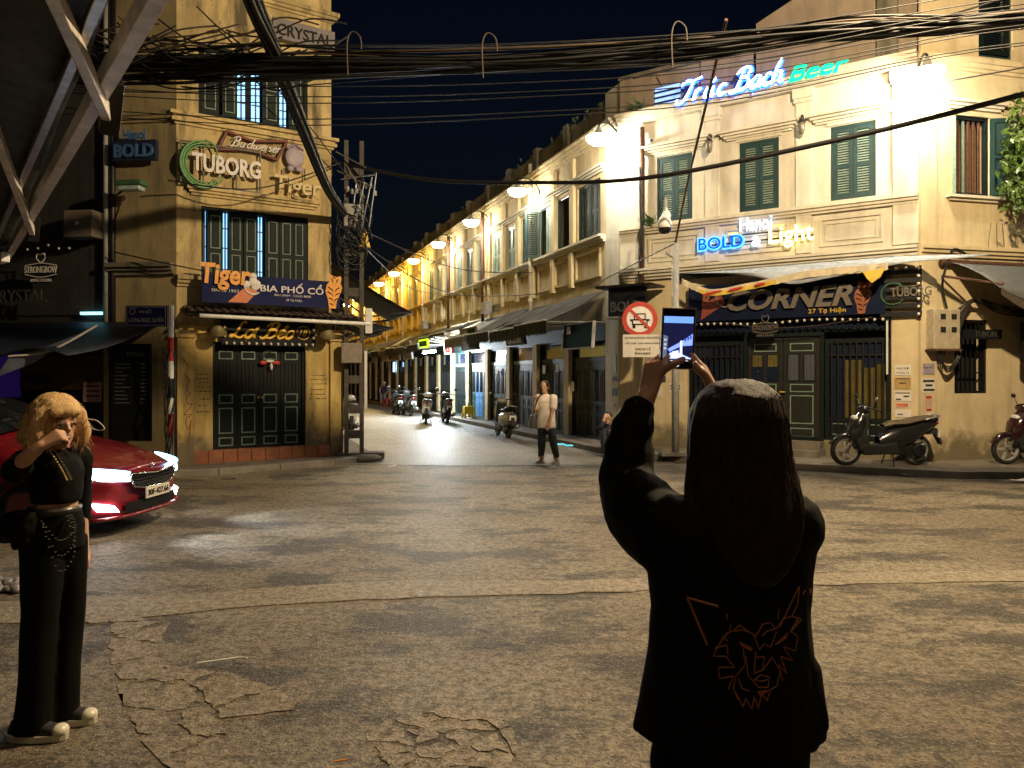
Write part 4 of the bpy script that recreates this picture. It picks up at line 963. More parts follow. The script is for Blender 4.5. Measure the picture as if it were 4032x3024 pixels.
a = poster('take-away notice, topmost sheet on the right pier of the bar', RC, 5.76, 1.70, .27, .2, [], y=-.062); lettering('BÁN NƠI', (.03,.24,.11,.16), m_dkp, a, y=-.006, ext=.001, split=False); lettering('MANG VỀ', (.03,.24,.03,.08), m_dkp, a, y=-.006, ext=.001, split=False)
poster('ochre poster with a scribbled cross on the right pier of the bar', RC, 5.75, 1.45, .28, .21, [(.3,.7,.45,.55,m_dkp),(.1,.9,.85,.93,m_dkp)], M_('ochre_paper', (.42,.28,.1), .8), -.062)
poster('barred black and white sheet below the ochre poster', RC, 5.75, 1.22, .28, .19, [(.05,.95,.75,.85,m_dkp),(.1,.4,.1,.25,m_dkp),(.55,.9,.4,.55,m_dkp)], y=-.062)
poster('sheet with an orange-red bar on the right pier of the bar', RC, 5.77, 1.10, .23, .1, [(.05,.95,.15,.8,M_('orange_red', (.55,.14,.05), .7))], y=-.062)
poster('lowest white slip on the right pier of the bar', RC, 5.76, .92, .27, .14, [(.15,.5,.3,.45,m_dkp)], y=-.062)
a = poster('round-topped take-away notice on the flank wall corner', RW, .05, 1.72, .25, .2, [], m_purp, -.055); lettering('BÁN VỀ', (.03,.2,.11,.15), m_dkp, a, y=-.006, ext=.001, split=False)
poster('bold black hiring notice on the flank wall corner', RW, .03, 1.38, .28, .26, [(.05,.95,.75,.92,m_dkp),(.25,.8,.45,.6,m_dkp),(.1,.95,.12,.28,m_dkp)], m_paper, -.055)
poster('narrow pink slip on the flank wall corner', RW, .10, 1.05, .15, .28, [(.1,.9,.8,.95,m_redpaint),(.2,.8,.0,.12,m_redpaint)], M_('pink_paper', (.5,.33,.25), .8), -.055)
# meter box and cables on the flank
mbx = thing('meter_box', 'beige four-window electricity meter box with looped cables', 'meter box', RW @ T3(.12,-.02,2.18))
part('case', MB().box(0,.58,-.22,-.03,0,.74), M_('beige_metal', (.42,.36,.26), .6), mbx, bevel=.015)
for x in (.2,.44):
    for z in (.36,.6): part('meter_window', MB().box(x-.055,x+.055,-.228,-.215,z-.05,z+.05), m_void, mbx)
part('ledge', MB().box(-.03,.61,-.24,-.03,-.03,.0), m_rust, mbx)
for i in range(4): part('cable_loop', MB().tube([(q.x,q.y,q.z) for q in crom([(.15+.05*i,-.15,-.02),(.18+.03*i,-.16,-.2-.04*i),(.4,-.16,-.32-.03*i),(.6+.02*i,-.14,-.1),(.64,-.1,.3),(.6+.05*i,-.1,.7)],5)], .014, 5), m_cable, mbx)
fb = thing('flank_awning', 'grey canvas awning folded half down on the flank wall', 'awning', RW @ T3(.42,0,0))
rows = [[(.18+.2*v+i*.36, -.06-.95*v, 3.82-(.28+.30*v)*v*(1+.35*math.sin(i*.55))-.07*i*v*.55) for i in range(14)] for v in (0,.2,.4,.6,.8,1)]
part('canvas', MB().grid(rows), M_('grey_tarpaulin', (.11,.12,.12), .7), fb, smooth=True).modifiers.new('t','SOLIDIFY').thickness = .012
rows = [[(.38+i*.36, -1.02+.03*math.sin(i), 3.82-.58*(1+.35*math.sin(i*.55))-.07*i*.55-v*(.12+.035*i)) for i in range(14)] for v in (0,.5,1)]
part('skirt', MB().grid(rows), M_('brown_skirt', (.09,.075,.06), .8), fb, smooth=True)
part('roller', MB().tube([(0,-.08,3.80),(5,-.08,3.78)], .06, 10), m_rust, fb); part('arm', MB().tube([(.05,-.05,3.55),(.45,-1.0,3.3)], .025, 6), m_rust, fb)
cbn = thing('wall_cables', 'tangle of slack cables along the flank wall under the awning', 'cables', RW)
for i in range(9): part('cable', MB().tube([(q.x,q.y,q.z) for q in crom([(.72,-.12,2.9-.08*i),(1.0,-.2,3.06+.05*rnd.random()),(1.6,-.22,3.02-.05*(i % 4)),(2.6,-.2,2.92-.04*(i % 5)),(4,-.2,2.95)],5)], .015, 5), m_cable if i % 3 else m_cable_br, cbn)
part('cable', MB().tube([(q.x,q.y,q.z) for q in crom([(.55,-.1,2.9),(.42,-.12,3.4),(.55,-.14,3.9),(.68,-.14,4.05),(1.0,-.1,3.95)],6)], .018, 5), m_cable, cbn)
tsn = board('unlit_sign', 'dark round-cornered bar sign on the flank wall at the right edge', RW @ T3(1.95,-.35,1.95), .8, .75, m_blackboard); lettering('Hanoi', (.35,.78,.5,.65), m_mar, tsn, y=-.1, ext=.005, split=False)
tb2 = board('unlit_sign', 'dim dark beer sign fixed across the barred flank window', RW @ T3(.86,-.12,2.38), .82, .18, m_blackboard); lettering('TUBORG', (.2,.76,.04,.14), M_('dim_letter', (.05,.055,.04), .6), tb2, y=-.085, ext=.004, split=False)
# ------------------------------------------------------------------ signs on the left corner house
bn = thing('beer_banner', 'navy banner with orange beer lettering, mug and tiger over the pent roof', 'banner', LC @ T3(0,-.42,0))
part('panel', MB().box(.34, 2.90, 0, .04, 3.0, 3.52), M_('navy_banner', (.014,.018,.075), .7, 0, .5, 1.2, .03, spec=.1), bn)
m_tg = M_('tiger_orange', (.72,.30,.03), .5)
script_sign('Tiger', (.30,1.16,3.28,3.72), .06, m_tg, bn, y=-.04, slant=.1) if False else lettering('Tiger', (.30,1.18,3.22,3.70), m_tg, bn, y=-.03, ext=.02, bold=.03, shear=.1)
lettering('SINCE 1932', (.5,.98,3.2,3.25), m_whitelet, bn, y=-.008, ext=.003, split=False)
part('mug', MB().prism([(.78,3.02),(1.12,3.02),(1.30,3.24),(1.12,3.34)], -.02, -.002), M_('amber_print', (.55,.13,.02), .4), bn)
mb = MB(); [mb.ell((1.2+.1*rnd.uniform(-1,1),-.02,3.42+.14*rnd.uniform(-1,1)), (.07,.015,.07), None, 8, 5) for _ in range(9)]
part('foam', mb, m_whitelet, bn, smooth=True)
part('mug_rim', MB().tube([(q.x,-.025,q.z) for q in crom([(1.06,0,3.36),(1.10,0,3.24),(1.22,0,3.18),(1.33,0,3.22)],5)], .018, 6), m_whitelet, bn)
lettering('BIA PHỐ CỔ', (1.36,2.56,3.25,3.44), m_whitelet, bn, y=-.008, ext=.005, bold=.012)
lettering('BIA LẠNH - COLD BEER', (1.62,2.32,3.17,3.22), m_whitelet, bn, y=-.008, ext=.003, split=False)
lettering('18 Tạ Hiện', (1.84,2.14,3.08,3.14), m_whitelet, bn, y=-.008, ext=.003, split=False)
tiger_mark(bn, 2.55, 3.0, .66, col=m_tg)
lb = thing('shop_sign', 'black shop sign with gold script edged by small bulbs over the folding doors', 'sign', LC @ T3(0,-.14,0))
part('panel', MB().box(.75, 2.50, 0, .05, 2.26, 2.74), m_blackboard, lb)
script_sign('Lợi Béo', (.88,2.06,2.40,2.70), .024, M_('gold_script', (.85,.52,.05), .35), lb, y=-.02, slant=.35)
part('ring', MB().tube([(2.26+.13*math.cos(a*.4), -.012, 2.52+.13*math.sin(a*.4)) for a in range(17)], .008, 5), m_gold, lb); lettering('18', (2.18,2.34,2.46,2.58), m_gold, lb, y=-.012, ext=.005, shear=.3, bold=.01)
for i in range(13): put('bulb', _cache[('bulb', .028)], lb, LC @ T3(.82+i*.135,-.17,2.31))
for x in (.79, 2.46):
    for z in (2.44, 2.6): put('bulb', _cache[('bulb', .028)], lb, LC @ T3(x,-.17,z))
tu = thing('beer_sign', 'white block letters with green crescent on a black frame between the windows', 'sign', LC @ T3(0,-.12,0))
part('frame', MB().frame(.04,1.46,5.12,5.90,.025,0,.03).box(.42,.445,0,.03,5.12,5.9).box(1.0,1.025,0,.03,5.12,5.4), m_black, tu)
lettering('TUBORG', (.22,1.44,5.37,5.70), m_whitelet, tu, y=-.04, ext=.025, bold=.03)
m_grn = M_('green_sign', (.06,.22,.05), .5)
for k, (rr, th) in enumerate(((.42,.022),(.375,.018),(.33,.014))):
    part('crescent', MB().tube([(.42+rr*math.cos(a)*.92, -.05-.005*k, 5.50+rr*math.sin(a)) for a in [1.1+i*.19 for i in range(26)]], [th*(.3+1.2*math.sin(math.pi*(i+.5)/26)) for i in range(26)], 6), m_grn, tu)
part('crescent_hook', MB().tube([(q.x,-.05,q.z) for q in crom([(.45,0,5.95),(.6,0,5.88),(.66,0,5.74),(.64,0,5.60)],5)], .02, 6), m_grn, tu)
bw = thing('beer_sign', 'rusty bow-tie outline sign with white script under the upper window', 'sign', LC @ T3(0,-.08,0))
bp = [(.85,6.20),(1.31,6.09),(1.97,6.20),(1.76,5.81),(1.31,5.92),(.69,5.84)]
ob = MB()
for (a, b_) in zip(bp, bp[1:]+bp[:1]): ob.tube([(a[0],0,a[1]),(b_[0],0,b_[1])], .032, 6)
part('outline', ob, M_('rust_red', (.13,.03,.02), .6), bw)
script_sign('Budweiser', (.88,1.84,5.94,6.12), .013, m_whitelet, bw, y=-.03, slant=.3)
tg2 = thing('beer_sign', 'gold letter sign with round feline emblem beside the diagonal cables', 'sign', LC @ T3(0,-.10,0))
lettering('Tiger', (1.70,2.62,5.10,5.52), M_('pale_gold', (.50,.40,.17), .5), tg2, y=-.03, ext=.03, bold=.02, shear=.05)
part('emblem', MB().ell((2.10,-.02,5.90), (.19,.03,.2)).ell((2.02,-.03,5.68),(.07,.03,.06)).ell((2.2,-.03,5.68),(.09,.03,.05)), M_('mauve_emblem', (.32,.26,.32), .5), tg2, smooth=True)
part('emblem_cap', MB().tube([(1.95,-.03,6.06),(2.1,-.05,6.14),(2.27,-.03,6.06)], .03, 6), M_('violet_trim', (.2,.14,.26), .5), tg2)
part('post', MB().box(1.9,1.92,.0,.03,5.5,5.68).box(2.3,2.32,0,.03,5.5,5.72), m_black, tg2)
cr = board('unlit_sign', 'pale grey plate sign at the top of the ochre house', LC @ T3(1.66,-.12,8.10), 1.22, .38, M_('lilac_plate', (.17,.15,.16), .6)); lettering('CRYSTAL', (.08,1.16,.06,.28), m_blackboard, cr, y=-.09, ext=.01, bold=.01)
hb = board('unlit_sign', 'unlit blue block letter sign on the grey side wall', LN @ T3(-1.12,-.10,5.52), .84, .36, M_('dark_blue_panel', (.012,.02,.045), .5))
m_dblu = M_('dull_blue_letter', (.05,.12,.28), .5)
lettering('BOLD', (.05,.80,.05,.29), m_dblu, hb, y=-.1, ext=.015, bold=.03); lettering('Hanoi', (.2,.62,.38,.56), m_dblu, hb, y=-.05, ext=.015, bold=.02)
# unlit street lantern on the side wall
gl = thing('street_lantern', 'unlit green street lantern on a bent arm from the grey side wall', 'street lamp', LN @ T3(-1.2,-.1,4.9))
part('arm', MB().tube([(0,0,-.05),(.35,-.2,.05),(.55,-.3,.12)], .02, 6).tube([(0,0,-.6),(.45,-.3,-.05)], .016, 6), m_rust, gl)
part('hood', MB().box(.35,.85,-.42,-.18,.1,.2), M_('green_metal', (.05,.12,.06), .5), gl, bevel=.03); part('lens', MB().box(.40,.80,-.40,-.20,.02,.1), M_('dull_lens', (.35,.45,.45), .2), gl, bevel=.02)
# wreath on the doors
wr = thing('wreath', 'small green and red wreath with white bow on the folding doors', 'wreath', LC @ T3(1.66,.03,2.02))
mb = MB()
for i in range(90):
    a = rnd.uniform(0,6.28); p0 = Vector((.14*math.cos(a),0,.14*math.sin(a))); d = Vector((rnd.uniform(-1,1),rnd.uniform(-.8,0),rnd.uniform(-1,1)))*.05; mb.add([p0,p0+d,p0+d*.6+Vector((.015,0,.01))],[(0,1,2)])
part('twigs', mb, M_('pine_green', (.02,.05,.025), .8), wr)
part('bow', MB().ell((0,-.03,-.05),(.09,.03,.028)).ell((.03,-.03,-.15),(.03,.02,.07)), m_whitelet, wr, smooth=True)
part('ribbon', MB().ell((-.12,-.03,-.08),(.07,.02,.04)).ell((.13,-.03,-.08),(.07,.02,.04)), m_redpaint, wr, smooth=True)
# hanging shop lamps either side of the sign
for x, l in ((.62,'cone lamp shade left of the gold script sign'),(2.66,'cone lamp shade right of the gold script sign')):
    t = thing('cone_lamp', l, 'lamp', LC @ T3(x,-.36,2.52)); part('shade', MB().lathe([(.02,.1),(.06,.08),(.17,-.04),(.165,-.05),(.05,.05)], 14, RX(35)), M_('olive_shade', (.2,.16,.07), .5) if x < 1 else bpy.data.materials['olive_shade'], t, smooth=True); part('arm', MB().tube([(0,.02,.1),(0,.25,.16)], .012, 5), m_black, t)
# ================================================================== LEFT DARK SHOP
LD = TR(-7.30, 13.92, 0, -7)
dk = thing('dark_shop', 'dark timber shop front in shadow at the left of the ochre house', 'shop', LD)
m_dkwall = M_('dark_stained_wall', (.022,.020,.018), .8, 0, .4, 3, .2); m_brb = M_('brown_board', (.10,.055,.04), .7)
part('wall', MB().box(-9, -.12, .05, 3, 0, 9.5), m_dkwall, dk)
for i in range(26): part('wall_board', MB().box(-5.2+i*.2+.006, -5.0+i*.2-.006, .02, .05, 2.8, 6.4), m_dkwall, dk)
part('pipe', MB().tube([(-.02,-.05,9),(-.02,-.05,2.4)], .05, 8), m_greypaint, dk, smooth=True)
part('pipe', MB().tube([(.09,-.03,9),(.09,-.03,.2)], .06, 8), m_black, dk, smooth=True)
part('lower_board', MB().box(-1.72, -.06, -.04, .0, 1.44, 2.5), m_brb, dk)
part('board_rail', MB().box(-1.74, -.05, -.06, -.04, 2.06, 2.11), m_black, dk)
part('lower_pane', MB().box(-1.7, -.1, .0, .045, .3, 1.44), m_gl, dk)
part('door_post', MB().box(-.06, .06, -.06, .05, .1, 2.4), m_ochre, dk)
part('violet_panel', MB().box(-2.6, -1.76, -.02, .03, 1.3, 2.15), EM('violet_glow', (.08,.03,.4), .04), dk)
part('cyan_strip', MB().box(-.52, -.1, -.06, .02, 2.80, 2.85), EM('cyan_strip_glow', (.35,.85,.95), 1.2), dk)
lettering('BOLD', (-1.62,-1.08,1.56,1.72), m_blackboard, dk, LD, y=-.055, ext=.01, bold=.02)
a = poster('pink paper notice at the left shop below the tarpaulin', LD, -.45, 1.22, .36, .36, [(.15,.85,.75,.85,m_brb),(.15,.85,.5,.6,m_brb),(.15,.85,.25,.35,m_brb)], M_('dusky_paper', (.42,.28,.27), .8), -.07)
ac = thing('air_conditioner', 'old outdoor air conditioner unit with round fan on the dark wall', 'air conditioner', LD @ T3(-.62,-.35,4.15))
part('case', MB().box(0, .56, -.02, .3, 0, .48), M_('aged_beige', (.16,.13,.10), .7), ac, bevel=.02); part('fan_grille', MB().lathe([(.19,0),(.185,-.015),(.04,-.02),(.04,-.01)], 20, T3(.28,-.022,.24) @ RX(90)), m_black, ac); part('hub', MB().ell((.28,-.045,.24), (.035,.02,.035)), m_whitelet, ac, smooth=True)
cider_sign('white lettered cider sign on the dark left shop', LD @ T3(-1.08,-.32,3.55), .66, m_whitelet)
ky = thing('unlit_sign', 'dim outline letters across the dark left shop front', 'sign', LD @ T3(0,-.28,0)); lettering('KRYSTAL', (-2.1,-1.02,3.02,3.24), M_('dim_metal_letter', (.06,.06,.058), .5), ky, y=0, ext=.012)
mn = board('menu_board', 'tall black menu board with faint price lines beside the striped pole', LD @ T3(.30,-.32,.55), .74, 1.7, m_blackboard, None, 0, .05)
m_chalk = M_('faint_chalk', (.10,.14,.11), .8)
for i in range(11):
    z = 1.34-i*.068; l = rnd.uniform(.14,.3); part('menu_line', MB().box(.07,.07+l,-.054,-.05,z,z+.016), m_chalk, mn); part('menu_price', MB().box(.56,.66,-.054,-.05,z,z+.018), m_chalk, mn)
lettering('MENU', (.3,.6,1.48,1.56), m_chalk, mn, y=-.054, ext=.002, split=False)
tp_ = thing('tarpaulin', 'dark blue tarpaulin awning drooping over the left shop front', 'awning', LD)
rows = []
for j in range(8):
    v = j/7; rows.append([(-3.6+4.7*i/16-.55*v*(i/16), -.1-1.7*v, 2.66-.62*v-.10*math.sin(math.pi*v)-.1*v*math.sin(i*.8)) for i in range(17)])
part('sheet', MB().grid(rows), m_cloth_blue, tp_, smooth=True).modifiers.new('t','SOLIDIFY').thickness = .01
part('flap', MB().grid([[(-.45+1.15*i/8-.25*v, -1.8+.5*(i/8)-.05*math.sin(i*1.4)*v, 2.0+.52*(i/8)**1.3-.34*v*(1-i/8*.6)) for i in range(9)] for v in (0,.33,.66,1)]), M_('pale_blue_tarp', (.13,.15,.21), .55), tp_, smooth=True)
part('edge_rope', MB().tube([(q.x,q.y,q.z) for q in crom([(-.45,-1.82,2.0),(.1,-1.6,2.1),(.7,-1.3,2.52)],6)], .018, 6), m_whitelet, tp_)
# striped pole and street name plate
sp = thing('striped_pole', 'red and white banded pole wrapped in cables before the ochre house', 'pole', TR(-5.82,13.12,.095))
for i, (z0, z1, m) in enumerate(((0,.55,m_greypaint),(.55,.95,m_redpaint),(.95,1.22,m_whitepaint),(1.22,1.55,m_black),(1.55,1.85,m_whitepaint),(1.85,2.25,m_redpaint),(2.25,2.8,m_whitepaint))):
    part('band', MB().tube([(0,0,z0),(0,0,z1)], .05, 10), m, sp, smooth=False)
for i in range(5): part('cable', MB().tube([(q.x,q.y,q.z) for q in crom([(.07*math.cos(i*1.3+z*3), -.04+.06*math.sin(i+z*4), z) for z in [.1+.28*j for j in range(8)]],3)], .013, 5), m_cable, sp)
ss = board('street_name_sign', 'blue street name plate on the striped pole', TR(-6.60,13.15,2.53,-2), .72, .36, M_('street_blue', (.012,.022,.14), .45), None, 0, .02)
part('rim', MB().frame(.02,.70,.02,.34,.008,-.026,-.02), m_whitelet, ss)
lettering('PHỐ', (.25,.45,.23,.30), m_whitelet, ss, y=-.024, ext=.003, bold=.01); lettering('LƯƠNG NGỌC QUYẾN', (.06,.66,.06,.19), m_whitelet, ss, y=-.024, ext=.003, bold=.005)
part('crest', MB().tube([(.12+.05*math.cos(a*.52),-.024,.265+.05*math.sin(a*.52)) for a in range(13)], .008, 5), m_whitelet, ss)
# ================================================================== UTILITY POLE, CABLES
up = thing('utility_pole', 'ladder-like concrete utility pole with boxes at the street corner', 'utility pole', TR(-3.17,15.42,.09,12))
m_pole = M_('old_concrete', (.09,.08,.07), .85, 0, .4, 7, .4)
for x in (-.19, .11): part('upright', MB().box(x, x+.085, -.07, .07, 0, 6.3), m_pole, up)
for z in (.35,.85,1.45,2.05,3.2,4.0,4.8,5.6): part('rung', MB().box(-.10,.11,-.055,.055,z,z+.16), m_pole, up)
part('base_disc', MB().lathe([(.0,.10),(.25,.09),(.33,.05),(.34,0)], 20, T3(.2,-.15,-.06)), m_concrete, up); part('base_block', MB().box(-.35,.6,-.1,.3,-.06,.06), m_concrete, up)
part('white_sheet', MB().box(.205,.26,-.10,-.02,.95,2.1), m_whitepaint, up); part('white_box', MB().box(.22,.36,-.12,.02,2.45,2.95), m_whitepaint, up, bevel=.01)
part('grey_box', MB().box(-.25,.15,-.28,-.08,1.85,2.25), M_('box_grey', (.26,.22,.18), .6), up, bevel=.02)
part('junction_box', MB().box(-.20,.18,-.25,-.08,4.55,5.0), m_greypaint, up, bevel=.02); part('yellow_cone', MB().lathe([(.02,.0),(.05,-.05),(.12,-.35),(.0,-.35)], 10, T3(.2,-.2,4.5)), m_yel, up)
rk = thing('cable_rack', 'steel rack of hooks and insulators beside the ochre house', 'rack', TR(-3.2,15.3,5.2))
for (a, b_) in (((-.3,0,.95),(.55,-.3,.45)),((-.3,.1,.6),(.45,-.2,.2)),((.55,-.3,.45),(.4,-.25,-.6)),((.45,-.2,.4),(.25,-.2,-.6)),((.3,-.2,.3),(.1,-.2,-.6)),((-.2,0,.4),(.5,0,.5)),((.1,0,.35),(0,0,-.5)),((-.1,0,.7),(.3,-.15,.0))):
    part('rod', MB().tube([a,b_], .014, 5), m_steel, rk)
for i in range(7): part('insulator', MB().lathe([(.02,.06),(.04,.03),(.025,0),(.04,-.03),(.0,-.05)], 8, T3(-.05+.09*i,-.1,.15+.1*rnd.uniform(-1,1))), m_greypaint, rk, smooth=True)
def cable(path, r, mat, label, group, n=5, sub=7):
    o = part('overhead_cable', MB().tube([(q.x,q.y,q.z) for q in crom(path, sub)], r, n, False), mat, None, smooth=True)
    return tag(o, label, 'cable', group)
MAIN = [(-9.5,10.7,6.05),(-6.99,10.5,5.90),(-4.75,10.3,5.83),(-3.05,10,5.74),(-.32,9.5,5.62),(1.96,9.2,5.66),(3.68,8.8,5.66),(5.59,8.4,5.60),(8.5,8.0,5.75)]
for i in range(38):
    sy = rnd.gauss(0,.07); sz = rnd.gauss(0,.075); ph = rnd.uniform(0,6); sg = abs(rnd.gauss(0,.07))
    pts = [(x+.02*j, y+sy+.06*math.sin(ph+j*1.7), z+sz*(1.9 if j < 4 else (.9 if j < 6 else .62))+.035*math.sin(ph*2+j*2.1)-sg*math.sin(math.pi*max(0,min(1,(j-3)/3)))) for j, (x, y, z) in enumerate(MAIN)]
    cable(pts, rnd.choice([.008,.011,.014,.018,.022]), m_cable_br if i % 9 == 4 else m_cable, 'cable in the thick sagging bundle strung across the street above everyone', 'cables of the main overhead bundle')
for i in range(9):
    z0 = 6.0-.13*i+rnd.uniform(-.04,.04)
    cable([(-6,10.2,z0+.2),(-3,9.9,z0-.05),(0,9.4,z0-.28+.02*i),(2.5,9.0,z0-.30+.03*i),(5.6,8.3,z0-.1+.05*i),(9,8,z0+.1)], .007, m_cable, 'thin single cable running loosely beside the main overhead bundle', 'thin loose cables')
cable([(-4.6,15.6,6.3),(-3.6,15.5,6.02),(-1.6,14.3,5.35),(.34,13,4.96),(2.04,11.5,4.66),(4.18,10,4.75),(5.86,8.8,4.92),(8.5,7,5.3)], .034, m_cable, 'single thick black cable sagging low across the corner bar windows', None, 8)
DG = [(-2.95,8.0,6.45),(-3.04,9,6.09),(-3.11,10.2,5.88),(-3.22,12,5.46),(-3.36,14,5.10),(-3.30,15.3,4.86)]
for i in range(16):
    a = i*2.4; rr = .11*math.sqrt((i+.5)/16)
    pts = [(x+rr*(1.15-.12*j)*math.cos(a+j*.5), y, z+rr*(1.15-.12*j)*math.sin(a+j*.5)) for j, (x, y, z) in enumerate(DG)]
    cable(pts, rnd.uniform(.016,.03), M_('grey_cable', (.035,.034,.032), .5) if i == 0 else (bpy.data.materials['grey_cable'] if i % 2 else m_cable), 'cable of the thick diagonal bundle running down to the utility pole', 'cables of the diagonal bundle')
for i in range(34):
    x, y, z = -4.0+rnd.uniform(-1.4,1.2), 10.2+rnd.uniform(-.2,.2), 5.95+rnd.uniform(-.3,.4)
    cable([(x-.9,y,z+rnd.uniform(-.1,.3)),(x-.4,y,z-.12),(x+.2,y-.05,z+rnd.uniform(-.15,.1)),(x+.7,y,z+rnd.uniform(-.05,.25))], .012, m_cable if i % 4 else m_cable_br, 'loose cable end tangled at the left of the main bundle', 'tangled cable ends')
for i in range(18):
    a = i*.9; x, y, z = -3.15+rnd.uniform(-.1,.2), 15.25, 4.4+rnd.uniform(-.35,.5)
    cable([(x+.22*math.cos(q), y-.1-.05*math.sin(q*2), z+.3*math.sin(q)) for q in [a+j*.75 for j in range(8)]], .011, m_cable, 'slack coil of cable hanging on the utility pole', 'slack coils on the pole')
for (p, l) in (([(-3.3,15.5,4.75),(-1.4,19,4.35),(.6,22.8,4.75)],'cable from the utility pole up to the second terrace house'),([(-3.25,15.5,4.5),(-1.6,19,3.75),(.9,21.2,3.95)],'cable from the utility pole to the awnings of the terrace'),([(-3.3,15.5,4.6),(-3.4,25,4.6),(-3.2,33,5.2)],'thin cable running down the side street from the pole'),([(-4.6,13.9,7.3),(-3.9,14.6,6.5),(-3.3,15.3,5.7)],'cable slanting across the ochre wall to the steel rack'),([(-6,13.4,5.1),(-4.6,13.8,5.05),(-3.4,15.2,5.9)],'thin cable drooping past the beer signs'),([(-7.1,13.7,3.9),(-6.0,13.5,3.65),(-5.4,13.8,3.55)],'thin cable along the grey side wall'),([(1.5,14.9,3.4),(2.4,15.2,3.9),(3.2,15.2,4.3)],'thin wire from the post to the terrace awning'),([(3.3,17,8.4),(5,11,6.5),(8,8,6.6)],'thin cable from the bar parapet toward the right'),([(7.2,13.9,6.9),(9.5,12,6.85),(12,10,7.4)],'cable from the right dome lamp toward the right edge')):
    cable(p, .013, m_cable, l, None)
for (x, y, z, l) in ((-2.0,9.8,5.75,'left rusty hook loop over the main bundle'),(-.3,9.5,5.6,'middle rusty hook loop over the main bundle'),(1.93,9.2,5.6,'right rusty hook loop over the main bundle')):
    tag(part('cable_hook', MB().tube([(q.x,q.y,q.z) for q in crom([(x-.05,y-.2,z-.3),(x-.06,y-.2,z+.1),(x,y-.2,z+.24),(x+.1,y-.2,z+.18),(x+.12,y-.2,z+.02)],5)], .009, 6), m_cable_br), l, 'hook')
# ================================================================== NEAR AWNING FRAME (upper left)
na = thing('folding_arm_awning', 'steel folding-arm awning overhead at the upper left, seen from below', 'awning', TR(-3.6,6.0,3.2))
m_frame = M_('dusty_white_frame', (.62,.56,.50), .42, .1, .3, 9, .15)
def beam(a, b_, w_, h_, name, mat=m_frame):
    A, B = Vector(a), Vector(b_); d = B-A; L = d.length
    q = d.to_track_quat('X', 'Z').to_matrix().to_4x4()
    part(name, MB().box(0, L, -w_/2, w_/2, -h_/2, h_/2), mat, na, Matrix.Translation(A) @ q, bevel=.006)
beam((-1.18,2.75,3.24),(-6.4,9.75,3.22), .075,.10,'front_bar')
beam((-1.38,2.75,3.27),(-6.55,9.66,3.25), .05,.05,'roller_tube', m_steel)
beam((-2.31,4.40,3.17),(-1.62,2.55,3.19), .05,.085,'arm'); beam((-4.84,7.76,3.14),(-2.9,4.2,3.25), .05,.085,'arm')
beam((-2.31,4.40,3.09),(-2.2,4.25,3.33), .10,.10,'elbow',m_black); beam((-4.84,7.76,3.07),(-4.75,7.65,3.27), .10,.10,'elbow',m_black)
m_can2 = M_('dark_striped_canvas', (.05,.052,.045), .85, 0, .5, 6, .3)
A, B = Vector((-1.22,2.6,3.32)), Vector((-6.5,9.9,3.30)); pr = Vector((-.8,-.6,0))
rows = [[A.lerp(B, i/20)+pr*3.4*v+Vector((0,0,.95*v-.10*math.sin(math.pi*v)+.02*math.sin(i*1.3))) for i in range(21)] for v in [j/8 for j in range(9)]]
part('canvas', MB().grid(rows), m_can2, na, Matrix(), smooth=True).modifiers.new('t','SOLIDIFY').thickness = .01
q0 = A.lerp(B,.20)+pr*.55+Vector((0,0,.08)); dd = (B-A).normalized()
m_fade = M_('faded_ochre_print', (.30,.19,.07), .8); m_fader = M_('faded_red_print', (.20,.05,.03), .8)
prt = part('printed_patch', MB().grid([[q0+dd*(.55*i)+pr*(.32*j)+Vector((0,0,.075*j-.035)) for i in range(4)] for j in range(2)]), m_fade, na, Matrix())
for i, m in enumerate((m_fader, m_dkp)): 
    a = q0+dd*(.12+.7*i)+pr*.04+Vector((0,0,-.036)); part('print_block', MB().quad(a, a+dd*.45, a+dd*.45+pr*.24+Vector((0,0,.056)), a+pr*.24+Vector((0,0,.056))), m, prt, Matrix())
wc = thing('wall_fitting', 'pale box in place of a small white lamp at the far end of the near awning bar', 'camera', TR(-6.2,9.3,3.1,-40)); part('body', MB().box(-.05,.22,-.05,.05,-.05,.05), m_whitepaint, wc, bevel=.015); part('hood', MB().box(-.06,.25,-.06,.06,.052,.062), m_whitepaint, wc)  # unlit box put in place of a small white lamp
for i in range(6): pass
fl = thing('bulb_string', 'row of tiny dim bulbs above the cider sign in the dark shop', 'string lights', LD @ T3(-1.6,-.5,3.95))
for i in range(7): part('bulb', MB().ell((i*.2,0,.04*math.sin(i*2)), .022, None, 6, 4), m_bulb, fl)
part('wire', MB().tube([(i*.2,0,.03+.04*math.sin(i*2)) for i in range(7)], .006, 4), m_cable, fl)
